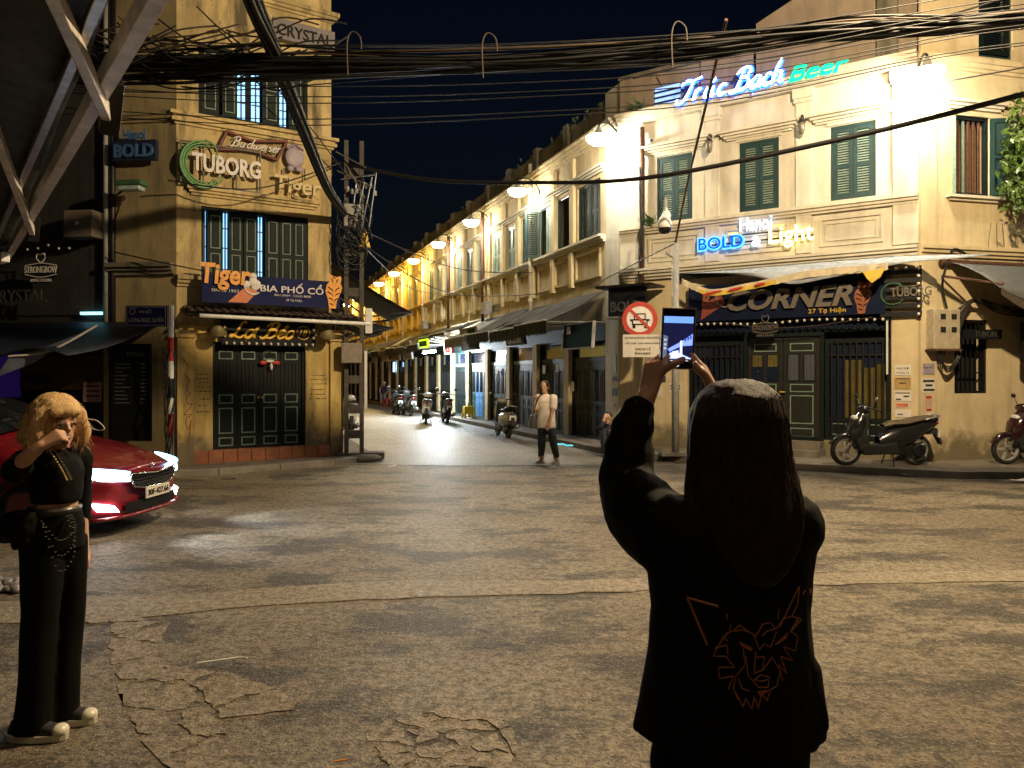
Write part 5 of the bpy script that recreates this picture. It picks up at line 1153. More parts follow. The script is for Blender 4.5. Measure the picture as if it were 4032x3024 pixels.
# ================================================================== PLANT on the flank wall
pl = thing('hanging_plant', 'bushy green plant hanging beside the flank wall window', 'plant', RW @ T3(1.62,-.35,4.75))
m_leaf, ntl, bsl = mk('leaf'); co = coord(ntl); f_ = nz(ntl, co, 5, 3)
ntl.links.new(ramp(ntl, f_, .3, .7, (.035,.075,.012,1), (.10,.16,.03,1)), bsl.inputs['Base Color']); bsl.inputs['Roughness'].default_value = .38
stems = MB(); lf = MB(); rg_ = random.Random(4)
for i in range(54):
    x0, z0 = rg_.uniform(-.1,.9), rg_.uniform(.2,.6); tip = Vector((x0+rg_.uniform(-.5,.5), -.15-rg_.random()*.5, rg_.uniform(-.1,2.1)))
    P = crom([(x0*.5+.2,.2,z0*.4+.3),(x0,-.1,(z0+tip.z)/2+.35),tuple(tip)], 7); stems.tube(P, [.012*(1-.7*j/len(P)) for j in range(len(P))], 5)
    for p in P[4:]:
        for q in range(4):
            d = Vector((rg_.uniform(-1,1),rg_.uniform(-1,.3),rg_.uniform(-1,.35))).normalized(); u = d.orthogonal().normalized(); u = (Matrix.Rotation(rg_.uniform(0,6.28),3,d) @ u); l = rg_.uniform(.09,.17); c = p+Vector((rg_.gauss(0,.08),rg_.gauss(0,.06),rg_.gauss(0,.08)))
            lf.add([c, c+d*l*.45+u*l*.24, c+d*l-Vector((0,0,l*.15)), c+d*l*.45-u*l*.24], [(0,1,2,3)])
part('stem', stems, M_('stem', (.06,.045,.025), .8), pl); part('crown', lf, m_leaf, pl)
vi = MB()
for i in range(10):
    x = 1.6+i*.13; P = crom([(x,-.04,4.6),(x+rg_.uniform(-.1,.1),-.05,4.2),(x+rg_.uniform(-.25,.25),-.04,3.7+rg_.random()*.4)],5); vi.tube(P, .008, 4)
tag(part('creeper', vi, bpy.data.materials['stem'], None, RW), 'bare creeper stems below the hanging plant on the flank wall', 'plant')
# ================================================================== STREET LAMPS BESIDE AND BEHIND THE CAMERA
def tall_lamp(label, x, y, rz, power, h=7.6, reach=1.6):
    t = thing('street_lamp', label, 'street lamp', TR(x,y,0,rz), 'tall sodium lamps of the cross street')
    part('pole', MB().tube([(0,0,0),(0,0,h)], [.09,.055], 10), m_greypaint, t, smooth=True)
    part('arm', MB().tube([(q.x,q.y,q.z) for q in crom([(0,0,h-.1),(.4,0,h+.25),(reach,0,h+.3)],6)], .04, 8), m_greypaint, t, smooth=True)
    part('head', MB().box(reach-.1,reach+.55,-.14,.14,h+.24,h+.38), m_greypaint, t, bevel=.04); part('lens', MB().box(reach,reach+.45,-.10,.10,h+.20,h+.238), e_lampy, t)
    ld = bpy.data.lights.new('sodium_bulb', 'POINT'); ld.energy = power; ld.color = (1,.755,.44); ld.shadow_soft_size = .16
    place(bpy.data.objects.new('sodium_bulb', ld), t, TR(x,y,0,rz) @ T3(reach+.2,0,h+.05))
    return t
tall_lamp('tall sodium street lamp on the right, beyond the edge of the view', 7.9, 6.6, 180, 3250, 7.9, 3.0)
tall_lamp('tall sodium street lamp standing behind the viewer', 2.8, -1.3, 165, 110)
# ================================================================== VEHICLES
def scooter(name, label, M, body, seatm, kind='sport', lean=4, detail=True):
    """x forward, origin under the middle of the wheelbase"""
    t = thing(name, label, 'scooter', M @ RX(lean), 'parked scooters')
    r = .275 if kind == 'sport' else .24; xf, xr = .64, -.62
    for x, tag_ in ((xf,'front_wheel'),(xr,'rear_wheel')):
        prof = [(r-.075,-.03),(r-.06,-.045),(r-.02,-.045),(r,-.02),(r,.02),(r-.02,.045),(r-.06,.045),(r-.075,.03)]
        wh = part('wheel', MB().lathe([(0.03,-.03),(.05,-.025),(.05,.025),(.03,.03)], 10, T3(x,0,r) @ RX(90)), m_steel, t)
        part('tyre', MB().lathe(prof+[prof[0]], 22, T3(x,0,r) @ RX(90)), m_rubber, wh, W[t.name], smooth=True)
        rim = MB().lathe([(r-.08,-.035),(r-.07,-.035),(r-.07,.035),(r-.08,.035),(r-.08,-.035)], 22, T3(x,0,r) @ RX(90))
        for k in range(5):
            a = 2*math.pi*k/5; rim.box(.03, r-.075, -.016, .016, -.02, .02, T3(x,0,r) @ RY(math.degrees(a)))
        part('rim', rim, m_greypaint, wh, W[t.name])
    # front fork and fender
    for s in (-.07,.07): part('fork', MB().tube([(xf,s,r),(.50,s*.9,.62)], .022, 8), m_chrome, t, smooth=True)
    fd = MB(); n = 9
    for k in range(n):
        a = R(20+150*k/(n-1)); rr = r+.035
        for yy in (-.07,-.045,0,.045,.07): fd.v.append((xf+rr*math.cos(a), yy, r+rr*math.sin(a)-(.035 if abs(yy) > .06 else 0)))
    fd.f = [(i*5+j, i*5+j+1, (i+1)*5+j+1, (i+1)*5+j) for i in range(n-1) for j in range(4)]
    part('fender', fd, body, t, smooth=True)
    # apron / leg shield
    ap = MB().loft([((.47,0,.36),.07,.08),((.50,0,.46),.12,.13),((.49,0,.60),.145,.17),((.46,0,.74),.15,.19),((.42,0,.84),.125,.16),((.37,0,.93),.09,.11),((.35,0,.99),.07,.10)], 16)
    part('apron', ap, body, t, smooth=True)
    part('leg_shield', MB().prism([(.24,.26),(.44,.27),(.52,.45),(.55,.62),(.44,.90),(.30,.95),(.26,.90),(.32,.6),(.26,.36)], -.14, .14), m_rubber, t, bevel=.03)
    part('floorboard', MB().prism([(-.28,.22),(.36,.20),(.46,.32),(.38,.40),(.05,.38),(-.2,.44)], -.15, .15), m_rubber, t, bevel=.02)
    # handlebar cowl, headlight, mirrors, grips
    part('handlebar_cowl', MB().ell((.36,0,1.0),(.11,.17,.085), RY(-20), 14, 9), body, t, smooth=True)
    part('headlight', MB().ell((.50 if kind == 'sport' else .44,0,.84 if kind == 'sport' else 1.0),(.05,.12,.055), RY(-25), 12, 7), M_('headlight_glass', (.5,.5,.5), .1) if 'headlight_glass' not in bpy.data.materials else bpy.data.materials['headlight_glass'], t, smooth=True)
    part('handlebar', MB().tube([(q.x,q.y,q.z) for q in crom([(.22,-.36,1.0),(.30,-.18,1.03),(.33,0,1.02),(.30,.18,1.03),(.22,.36,1.0)],4)], .017, 8), m_rubber, t, smooth=True)
    for s in (-1,1):
        mi = part('mirror', MB().ell((.30,s*.34,1.20),(.02,.065,.04), RZ(0), 10, 7), m_chrome if s > 0 else m_rubber, t, smooth=True)
        part('mirror_stalk', MB().tube([(.28,s*.24,1.03),(.30,s*.32,1.18)], .008, 5), m_black, mi, W[t.name])
    # rear body
    w_ = .15 if kind == 'sport' else .215
    rb = MB()
    rings = [(.08,.26,.52,.11),(-.10,.24,.66,w_),(-.30,.26,.73,w_*1.08),(-.52,.36,.77,w_*1.08),(-.70,.50,.80,w_*.98),(-.88,.62,.84,w_*.62),(-1.0,.72,.86,w_*.25)] if kind == 'sport' else [(-.0,.42,.60,.10),(-.18,.28,.72,w_),(-.45,.26,.74,w_*1.1),(-.7,.32,.73,w_*.95),(-.88,.44,.68,w_*.55)]
    gr = []
    for (x, z0, z1, ww) in rings: gr.append([(x, ww*math.cos(a), (z0+z1)/2+(z1-z0)/2*math.sin(a)) for a in [2*math.pi*k/12 for k in range(13)]])
    part('rear_body', rb.grid(gr), body, t, smooth=True)
    st = []
    for (x, z, ww, hh) in ((.0,.70,.09,.03),(-.15,.745,.14,.05),(-.4,.76,.155,.055),(-.62,.81,.14,.06),(-.82,.84,.10,.05),(-.92,.85,.03,.03)): st.append([(x, ww*math.cos(a), z+hh*math.sin(a)) for a in [2*math.pi*k/12 for k in range(13)]])
    part('seat', MB().grid(st), seatm, t, smooth=True)
    part('grab_rail', MB().tube([(q.x,q.y,q.z) for q in crom([(-.7,.14,.82),(-.95,.12,.88),(-1.0,0,.885),(-.95,-.12,.88),(-.7,-.14,.82)],4)], .014, 6), m_steel, t, smooth=True)
    part('rear_lamp', MB().ell((-.97 if kind == 'sport' else -.87,0,.76 if kind == 'sport' else .60),(.035,.09,.035), None, 10, 6), M_('tail_lamp_red', (.25,.01,.01), .2) if 'tail_lamp_red' not in bpy.data.materials else bpy.data.materials['tail_lamp_red'], t, smooth=True)
    part('number_plate', MB().box(-1.0,-.985,-.095,.095,.50,.64), m_whitepaint, t, W[t.name] @ T3(.0,0,0) @ RY(0))
    part('rear_fender', MB().prism([(-.78,.62),(-.97,.66),(-1.08,.38),(-1.05,.37),(-.94,.56),(-.8,.55)], -.05, .05), m_rubber, t)
    ex = part('exhaust', MB().tube([(-.2,-.15,.26),(-.45,-.17,.28),(-.9,-.18,.36)], [.03,.055,.06], 10), m_steel, t, smooth=True); part('exhaust_guard', MB().box(-.8,-.5,-.245,-.225,.28,.36), m_whitelet, ex, W[t.name])
    part('engine', MB().box(-.55,-.12,-.11,.11,.20,.36).cyl((xr,.06,r),(xr,.14,r),.12,12), m_black, t, bevel=.02)
    part('stand', MB().tube([(-.15,.1,.26),(-.12,.22,.0)], .012, 6).tube([(-.15,-.1,.26),(-.12,-.2,.0)], .012, 6), m_black, t)
    return t
def paint(name, c, rough=.22, fl=.0):
    m = M_(name, c, rough, fl, .1, 4, 0, 'obj'); m.node_tree.nodes['Principled BSDF'].inputs['Coat Weight'].default_value = .6; return m
m_sblk = paint('scooter_black', (.012,.012,.014)); m_swht = paint('scooter_white', (.55,.55,.55)); m_ssil = paint('scooter_silver', (.32,.31,.28), .3); m_sgry = paint('scooter_grey', (.10,.10,.11), .3)
m_sred = paint('scooter_dark_red', (.022,.006,.007)); m_seat = M_('scooter_seat', (.014,.013,.012), .6); m_seatb = M_('scooter_seat_brown', (.07,.045,.02), .65)
scooter('scooter', 'black scooter parked side-on before the right pier of the bar', TR(6.50,13.55,.115,183), m_sblk, m_seatb, lean=-3)
scooter('scooter', 'black scooter cut off by the right edge of the view', TR(9.45,13.75,.115,183), m_sred, m_seat, lean=-3)
scooter('scooter', 'silver rounded scooter at the kerb of the terrace', TR(-.25,21.3,.0,104), m_ssil, m_seat, 'round', 3)
scooter('scooter', 'white scooter, left of the two seen from behind in the side street', TR(-3.05,27.2,0,96), m_swht, m_seat)
scooter('scooter', 'dark scooter with big round mirror, right of the two seen from behind', TR(-2.42,27.8,0,102), m_sgry, m_seat)
scooter('scooter', 'dim dark scooter, farther of the two down the terrace', TR(-5.05,33.4,0,108), m_sblk, m_seat)
scooter('scooter', 'dim dark scooter, nearer of the two down the terrace', TR(-4.45,32.6,0,112), m_sgry, m_seat)
scooter('scooter', 'white scooter half hidden behind the utility pole', TR(-4.35,20.4,.095,105), m_swht, m_seat)
# ------------------------------------------------------------------ red car
CM = TR(-4.02, 8.62, 0, -4)
car = thing('car', 'dark red hatchback with headlights on, front end beside the blonde woman', 'car', CM)
m_carp = paint('car_red', (.17,.008,.015), .25, .1)
ST = [(0.0,.60,.22,.60,.70,.42),(-.05,.70,.20,.62,.735,.5),(-.18,.80,.19,.66,.78,.55),(-.45,.87,.18,.76,.875,.6),(-.85,.89,.18,.86,.96,.62),(-1.22,.895,.18,.93,1.03,.64),(-1.35,.895,.18,.94,1.09,.64),(-1.75,.895,.18,.93,1.30,.60),(-2.1,.895,.18,.94,1.42,.58),(-2.7,.895,.18,.95,1.455,.57),(-3.3,.89,.18,.965,1.42,.56),(-3.8,.88,.2,.98,1.25,.54),(-4.15,.85,.24,1.0,1.06,.5),(-4.4,.76,.3,.9,.98,.4),(-4.46,.6,.4,.8,.86,.3)]
def prof(s):
    x, w_, zb, be, tp, wt = s
    h = [(w_-.10,zb),(w_-.015,zb+.07),(w_,zb+.2),(w_+.005,(zb+be)/2+.06),(w_-.012,be-.05),(w_-.06,be),(wt+(w_-.06-wt)*.5,be+(tp-be)*.5),(wt,tp-.04),(wt*.55,tp-.008),(0,tp)]
    cv = lambda y: x-.13*(y/.9)**2*max(0, 1+x/1.3) if x > -1.3 else x
    full = [(cv(y), y, z) for y, z in h]+[(cv(y), -y, z) for y, z in reversed(h[:-1])]
    return full
def prof2(s): return prof(s)
gr = [prof(s) for s in ST]
bm_ = MB().grid(gr); k0 = len(bm_.v)
bm_.f.append(tuple(range(19))); bm_.f.append(tuple(range(len(gr)*19-19, len(gr)*19)))
bo = part('body', bm_, m_carp, car, smooth=True)
ssf = bo.modifiers.new('s','SUBSURF'); ssf.levels = 2; ssf.render_levels = 2
def fx(y): return -.13*(y/.9)**2-.015*(abs(y)/.6)**6
# glass
m_cgl = glass('car_glass', (.008,.009,.010), .05)
def gpatch(name, i0, i1, j0, j1, off):
    rows = []
    for i in range(i0, i1+1):
        r_ = prof(ST[i]); rows.append([(r_[j][0]+off[0], r_[j][1]+off[1]*(1 if r_[j][1] > 0 else -1), r_[j][2]+off[2]) for j in range(j0, j1+1)])
    part(name, MB().grid(rows), m_cgl, car, smooth=True)
gpatch('windscreen', 6, 8, 7, 11, (.03,0,.035)); gpatch('side_window', 7, 11, 12, 13, (0,.02,.02)); gpatch('side_window', 7, 11, 5, 6, (0,.02,.02))
# grille with mesh, chrome edge
gp_ = [(-.46,.60),(-.40,.51),(-.2,.475),(.2,.475),(.40,.51),(.46,.60),(.44,.655),(.2,.635),(0,.62),(-.2,.635),(-.44,.655)]
def face(poly, off): return [(fx(y)+off, y, z) for y, z in poly]
gg = MB(); P3 = face(gp_, .03); c = (fx(0)+.03, 0, .56); gg.add([c]+P3, [(0,i+1,(i+1) % len(P3)+1) for i in range(len(P3))])
gl_ = part('grille', gg, m_blackboard, car)
part('grille_edge', MB().tube(face(gp_+gp_[:1], .042), .010, 6), m_chrome, gl_, CM, smooth=True)
ms = MB()
for i in range(17):
    y = -.40+i*.05
    ms.tube([(fx(y)+.035,y,.49),(fx(y)+.035,y+.03,.56),(fx(y)+.035,y,.63)], .004, 4)
for z in (.51,.545,.58,.615): ms.tube([(fx(y)+.035,y,z) for y in [-.42+.07*i for i in range(13)]], .004, 4)
mo = part('grille_mesh', ms, m_black, gl_, CM); mo['kind'] = 'stuff'
part('badge', MB().ell((fx(0)-.02,0,.70),(.012,.05,.025)), m_chrome, car, smooth=True)
e_head = EM('headlight_glow', (.62,.85,1), 9); e_fog = EM('fog_glow', (.95,.92,1), 18); e_drl = EM('day_running_glow', (.2,.6,1), 6)
def strip(s, top):
    up_, lo_ = [], []
    for i in range(9):
        q = i/8; y = .47+.36*q; x = fx(y)-.40*max(0,q-.25)**1.5+.035; up_.append((x, s*y, .652+.085*q)); lo_.append((x+.012, s*y, .575+.045*q))
    return up_, lo_
for s in (-1, 1):
    u_, l_ = strip(s, 1)
    hl = part('headlight', MB().grid([u_, l_]), e_head, car)
    part('running_light', MB().tube([(p[0]+.005,p[1],p[2]+.015) for p in u_], .013, 6), e_drl, hl, CM)
    part('fog_light', MB().add([(fx(.62)+.035,s*.58,.27),(fx(.76)-.02,s*.77,.30),(fx(.78)-.06,s*.80,.39),(fx(.62)+.02,s*.66,.35)], [(0,1,2,3)]), e_fog, car)
    sp_ = bpy.data.lights.new('headlight_beam', 'SPOT'); sp_.energy = 75; sp_.spot_size = R(75); sp_.spot_blend = .8; sp_.color = (.85,.93,1); sp_.shadow_soft_size = .08
    ob_ = bpy.data.objects.new('headlight_beam', sp_); place(ob_, hl, CM @ T3(.12, s*.62, .58) @ RY(-74) @ RX(0))
part('lower_intake', MB().grid([[(fx(y)+.02, y, z) for y in [-.5+i*.1 for i in range(11)]] for z in (.245,.355)]), m_blackboard, car)
part('bumper_lip', MB().tube([(fx(y)+.03-.1*max(0,abs(y)-.6), y, .215) for y in [-.82+i*.0965 for i in range(18)]], .022, 6), m_carp, car, smooth=True)
pt = part('number_plate', MB().box(.0,.012,-.24,.24,.36,.475), m_paper, car, CM @ T3(.045,0,0))
tm = fit(text_mb('30F-427.66', 1, .003, .015), -.215, .215, .385, .45, 0)
tm.v = [(.015-vy, vx, vz) for vx, vy, vz in tm.v]; put('plate_number', tm.mesh('plate_number', m_blackboard, fix=False), pt, CM @ T3(.045,0,0))
part('wiper', MB().tube([(-1.18,-.5,1.0),(-1.30,.1,1.05)], .01, 5), m_black, car)
for x in (-.86,-3.55):
    for s in (-1,1):
        wh = part('wheel', MB().lathe([(.0,-.02),(.08,-.03),(.20,-.01),(.205,.03)], 18, T3(x,s*.86,.31) @ RX(90 if s < 0 else -90)), m_steel, car, smooth=True)
        part('tyre', MB().lathe([(.205,-.09),(.29,-.1),(.31,-.06),(.31,.06),(.29,.1),(.205,.09)], 24, T3(x,s*.80,.31) @ RX(90)), m_rubber, wh, CM, smooth=True)
        part('wheel_arch', MB().lathe([(.31,.0),(.365,.0),(.365,.03),(.31,.03)], 24, T3(x,s*.885,.32) @ RX(90)), m_black, wh, CM)
for s in (-1,1): part('wing_mirror', MB().ell((-1.55,s*1.0,1.02),(.08,.11,.07)), m_carp, car, smooth=True)
# yellow stool with a cup, red stools
sto = thing('stool', 'bright yellow plastic stool before the lit shop', 'stool', RR @ T3(-11.2,-.42,.115))
m_yst = M_('yellow_plastic', (.75,.55,.02), .4)
part('seat', MB().box(-.17,.17,-.17,.17,.42,.46), m_yst, sto, bevel=.02)
for sx in (-1,1):
    for sy in (-1,1): part('leg', MB().tube([(sx*.14,sy*.14,.42),(sx*.19,sy*.19,0)], [.045,.04], 6), m_yst, sto)
for a, b_ in (((-.16,-.17),(.16,-.17)),((-.16,.17),(.16,.17)),((-.17,-.16),(-.17,.16)),((.17,-.16),(.17,.16))): part('apron', MB().box(min(a[0],b_[0])-.01,max(a[0],b_[0])+.01,min(a[1],b_[1])-.01,max(a[1],b_[1])+.01,.18,.42), m_yst, sto)
tag(part('cup', MB().lathe([(.0,0),(.035,0),(.045,.1),(.04,.1),(.035,.02)], 10), m_greypaint, None, RR @ T3(-11.2,-.42,.576)), 'small cup standing on the yellow stool', 'cup')
m_rst = M_('red_plastic', (.45,.03,.03), .45)
for i, l in enumerate(('nearer red plastic stool far down the terrace','farther red plastic stool far down the terrace')):
    q = thing('stool', l, 'stool', RR @ T3(-25.2-i*.8,-.8,.115)); part('seat', MB().box(-.16,.16,-.16,.16,.32,.36), m_rst, q)
    for sx in (-1,1):
        for sy in (-1,1): part('leg', MB().box(sx*.13-.03,sx*.13+.03,sy*.13-.03,sy*.13+.03,0,.32), m_rst, q)
# ================================================================== PEOPLE
def cap(mb, pts, rs, n=12):
    P = [Vector(p) for p in pts]
    if len(P) > 2:
        Q = crom(P, 5); RR_ = []
        for i in range(len(P)-1):
            for k in range(5): RR_.append(rs[i]+(rs[i+1]-rs[i])*k/5)
        RR_.append(rs[-1]); P2, rs2 = Q, RR_
    else: P2, rs2 = P, rs
    mb.tube(P2, rs2, n); mb.ell(P[0], rs[0], None, n, 7); mb.ell(P[-1], rs[-1], None, n, 7)
    return mb
def blob(name, mb, vox, mat, parent, smooth=4, disp=None):
    me = mb.mesh('tmp', None); o = bpy.data.objects.new('tmp', me); COL.objects.link(o)
    r = o.modifiers.new('r', 'REMESH'); r.mode = 'VOXEL'; r.voxel_size = vox
    if smooth: s = o.modifiers.new('s', 'SMOOTH'); s.factor = .5; s.iterations = smooth
    bpy.context.view_layer.update()
    nm = bpy.data.meshes.new_from_object(o.evaluated_get(bpy.context.evaluated_depsgraph_get()))
    bpy.data.objects.remove(o); bpy.data.meshes.remove(me)
    if disp:
        nm.update(); nv = [v.normal.copy() for v in nm.vertices]
        for v, nn_ in zip(nm.vertices, nv): v.co += nn_*disp(v.co)
    nm.name = name; nm.materials.clear(); nm.materials.append(mat)
    nm.polygons.foreach_set('use_smooth', [True]*len(nm.polygons)); nm.update()
    return put(name, nm, parent, Matrix())
def folds(a, f, seed=0, sq=(1,1,1)):
    return lambda c: a*(noise.noise((c.x*f*sq[0]+seed, c.y*f*sq[1], c.z*f*sq[2]))+.5*noise.noise((c.x*f*2.3*sq[0], c.y*f*2.3*sq[1]+seed, c.z*f*2.3*sq[2])))
m_blackcloth = M_('black_cloth', (.0022,.002,.0019), .85, 0, .3, 25, .25, spec=.12); m_blackjkt = M_('black_jacket', (.0030,.0028,.0026), .8, 0, .3, 18, .2, spec=.12)
def hairmat(name, c1, c2, rough=.38):
    m, nt, bs = mk(name); co = coord(nt, 'pos', (60, 60, 5)); f = nz(nt, co, 2.2, 5, .7)
    nt.links.new(ramp(nt, f, .35, .68, (*c1,1), (*c2,1)), bs.inputs['Base Color']); bs.inputs['Roughness'].default_value = rough; bs.inputs['Specular IOR Level'].default_value = .22
    bump(nt, bs, f, .6, .01); return m
m_hairdk = hairmat('dark_brown_hair', (.010,.005,.0025), (.045,.021,.010), .55); m_hairbl = hairmat('blonde_hair', (.36,.21,.08), (.74,.50,.24), .5); m_hairbk = hairmat('black_hair', (.006,.005,.004), (.02,.016,.013))
def hand(mb, wrist, knuck, up, curl, s=1.0, thumb=None, side=1, spread=.16, fl=(1,1,1,1)):
    """wrist -> knuckle centre, 'up' = back of the hand; curl: bend per joint in degrees toward the palm"""
    w0, k0 = Vector(wrist), Vector(knuck); d = (k0-w0).normalized(); u = Vector(up); u = (u-d*u.dot(d)).normalized(); r = d.cross(u)*side
    Lp = (k0-w0).length
    for q in (-.032,-.011,.011,.032): cap(mb, [w0+r*q*.55*s, k0+r*q*s], [.015*s,.0125*s], 8)
    for i, q in enumerate((-.034,-.0115,.0115,.033)):
        l = (.040,.046,.043,.034)[i]*s*fl[i]; dd = (d+r*q*spread*9).normalized(); p = k0+r*q*s; pts = [p.copy()]; c_ = curl[i] if isinstance(curl, (list, tuple)) else curl
        for j in range(3):
            ax = dd.cross(u)
            if ax.length < 1e-4: ax = r
            dd = Matrix.Rotation(R(-c_), 3, ax.normalized()) @ dd; p = p+dd*l*(1,.72,.58)[j]; pts.append(p.copy())
        cap(mb, pts, [.0098*s,.0092*s,.0085*s,.0072*s], 8)
    if thumb: cap(mb, [w0+d*Lp*.25-r*.02*s]+[Vector(t_) for t_ in thumb], [.016*s,.0125*s,.0115*s,.0095*s][:len(thumb)+1], 8)
def face(parent, c, fwd, s=1.0, mouth='closed', eyes=True):
    """eyes, brows and mouth set into the front of a head centred at c looking along fwd"""
    c = Vector(c); f = Vector(fwd).normalized(); z = (Vector((0,0,1))-f*f.z).normalized(); r = f.cross(z)
    B = Matrix((( r.x,f.x,z.x,0),(r.y,f.y,z.y,0),(r.z,f.z,z.z,0),(0,0,0,1))); F = Matrix.Translation(c) @ B
    for q in (-1,1):
        e = part('eye', MB().ell((q*.031*s,.083*s,.004*s),(.0135*s,.008*s,.0055*s), None, 10, 6), M_('eye_white', (.20,.16,.13), .3) if 'eye_white' not in bpy.data.materials else bpy.data.materials['eye_white'], parent, F, smooth=True)
        part('iris', MB().ell((q*.031*s,.0895*s,.004*s),(.0068*s,.004*s,.0068*s), None, 8, 6), m_blackboard, e, F, smooth=True)
        part('eyebrow', MB().tube([(q*.014*s,.090*s,.031*s),(q*.032*s,.087*s,.033*s),(q*.05*s,.074*s,.026*s)], [.002*s,.003*s,.0015*s], 6), m_hairbk, parent, F)
    if mouth == 'open': part('mouth', MB().ell((0,.085*s,-.058*s),(.015*s,.010*s,.019*s)), M_('mouth_dark', (.02,.004,.004), .5), parent, F, smooth=True)
    else: part('mouth', MB().ell((0,.088*s,-.05*s),(.022*s,.006*s,.006*s)), M_('lips', (.30,.09,.07), .4) if 'lips' not in bpy.data.materials else bpy.data.materials['lips'], parent, F, smooth=True)
def head(mb, c, fwd, s=1.0, neck=None):
    c = Vector(c); f = Vector(fwd).normalized(); a = math.degrees(math.atan2(f.y, f.x))-90; Mr = RZ(a)
    mb.ell(c+Vector((0,0,.022*s)), (.074*s,.090*s,.098*s), Mr, 16, 11)
    mb.ell(c+f*.022*s+Vector((0,0,-.045*s)), (.055*s,.062*s,.070*s), Mr, 14, 9)            # jaw
    mb.ell(c+f*.066*s+Vector((0,0,-.088*s)), (.022*s,.02*s,.02*s), Mr, 10, 7)              # chin
    mb.tube([c+f*.085*s+Vector((0,0,.01*s)), c+f*.102*s+Vector((0,0,-.022*s)), c+f*.088*s+Vector((0,0,-.03*s))], [.008*s,.013*s,.010*s], 8)  # nose
    r = f.cross(Vector((0,0,1)))
    for q in (-1,1): mb.ell(c+r*q*.076*s+Vector((0,0,-.008*s)), (.012*s,.022*s,.032*s), Mr, 8, 6)
    if neck: cap(mb, [c+Vector((0,0,-.06*s))-f*.012*s, Vector(neck)], [.050*s,.056*s])
# ------------------------------------------------------------------ the photographer in front of the camera
ph = thing('person', 'woman seen from behind in a black printed jacket holding up a phone', 'person', TR(.50,1.75,0))
b_ = MB(); BX, BY = .50, 1.77
hc = (.527,1.80,1.555); head(b_, hc, (-.15,1,.02), 1.0, (.51,1.78,1.40))
b_.loft([((BX,BY,.88),.15,.10),((BX,BY,1.05),.125,.09),((BX,BY,1.2),.135,.095),((BX,BY,1.34),.165,.095),((BX,BY,1.40),.12,.07),((BX,BY,1.44),.05,.05)], 18)
SL, EL, WL = (.335,1.78,1.365), (.290,1.95,1.425), (.352,2.00,1.648)
SR, ER, WR = (.66,1.78,1.375), (.655,1.97,1.36), (.535,2.00,1.640)
cap(b_, [SL,EL], [.048,.040]); cap(b_, [EL,((EL[0]+WL[0])/2-.012,1.98,1.545),WL], [.040,.035,.0245])
cap(b_, [SR,ER], [.048,.040]); cap(b_, [ER,((ER[0]+WR[0])/2+.01,1.99,1.51),WR], [.040,.035,.0245])
hand(b_, WL, (.378,2.025,1.728), (-.75,-.45,.25), [12,24,26,30], .95, [(.386,1.985,1.708),(.412,1.968,1.728),(.437,1.964,1.741)], side=-1, fl=(.9,.9,.9,.9))
hand(b_, WR, (.500,2.025,1.722), (.8,-.3,.3), [10,22,26,28], .95, [(.498,1.985,1.70),(.478,1.975,1.715),(.470,1.975,1.73)], side=1)
for s in (-1,1): cap(b_, [(BX+s*.085,BY,.88),(BX+s*.09,BY+.01,.48),(BX+s*.09,BY-.01,.09)], [.085,.058,.04]); cap(b_, [(BX+s*.09,BY-.03,.045),(BX+s*.095,BY+.15,.035)], [.04,.03])
body = blob('body', b_, .0048, m_skin, ph, 3)
j = MB()
j.loft([((.497,1.765,.885),.222,.155),((.498,1.765,.93),.214,.15),((.50,1.765,1.05),.190,.138),((.502,1.765,1.17),.182,.13),((.503,1.765,1.27),.192,.128),((.505,1.768,1.34),.198,.118),((.507,1.77,1.395),.165,.095),((.508,1.77,1.43),.085,.07),((.508,1.77,1.455),.062,.062)], 28)
cap(j, [(.355,1.77,1.335),((SL[0]+EL[0])/2+.0,1.86,1.37),EL], [.092,.092,.074])
cap(j, [EL,(.298,1.975,1.52),(.325,1.995,1.605)], [.074,.064,.046])
cap(j, [(.635,1.77,1.35),ER], [.085,.066]); cap(j, [ER,(.60,1.99,1.535)], [.066,.052])
j.loft([((.62,1.74,.885),.075,.07),((.655,1.73,.92),.06,.06),((.66,1.75,1.05),.04,.05)], 10)
jk = blob('jacket', j, .009, m_blackjkt, ph, 3, lambda c: folds(.006,6,3,(1,1,.7))(c)+folds(.004,15,9,(1.2,1,.45))(c)+(.0022*math.sin(c.z*95+c.x*30+3*noise.noise((c.x*9,c.y*9,c.z*9))) if c.x < .37 and c.z > 1.40 else 0))
t_ = MB(); t_.loft([((.505,1.775,.98),.17,.125),((.505,1.775,.86),.178,.13),((.505,1.775,.76),.175,.125)], 20)
for s in (-1,1): cap(t_, [(BX+s*.085,1.775,.82),(BX+s*.092,1.78,.48),(BX+s*.092,1.765,.10)], [.098,.078,.066])
blob('trousers', t_, .012, m_blackcloth, ph, 3, folds(.005,9,2))
for s in (-1,1):
    k_ = MB(); cap(k_, [(BX+s*.092,1.73,.05),(BX+s*.097,1.93,.042)], [.048,.04]); blob('shoe', k_, .008, m_blackboard, ph, 2)
h_ = MB(); h_.loft([((.527,1.795,1.690),.03,.035),((.527,1.795,1.680),.062,.07),((.527,1.793,1.655),.090,.10),((.525,1.79,1.61),.110,.118),((.523,1.78,1.545),.116,.112),((.521,1.765,1.49),.117,.105),((.521,1.735,1.43),.113,.092),((.522,1.70,1.37),.103,.070),((.528,1.672,1.32),.092,.050),((.53,1.655,1.28),.066,.034),((.53,1.65,1.25),.035,.02)], 30)
cap(h_, [(.625,1.77,1.50),(.618,1.71,1.42),(.612,1.68,1.35),(.60,1.672,1.30)], [.026,.028,.024,.014]); cap(h_, [(.42,1.77,1.5),(.408,1.73,1.40),(.42,1.69,1.32)], [.02,.025,.02])
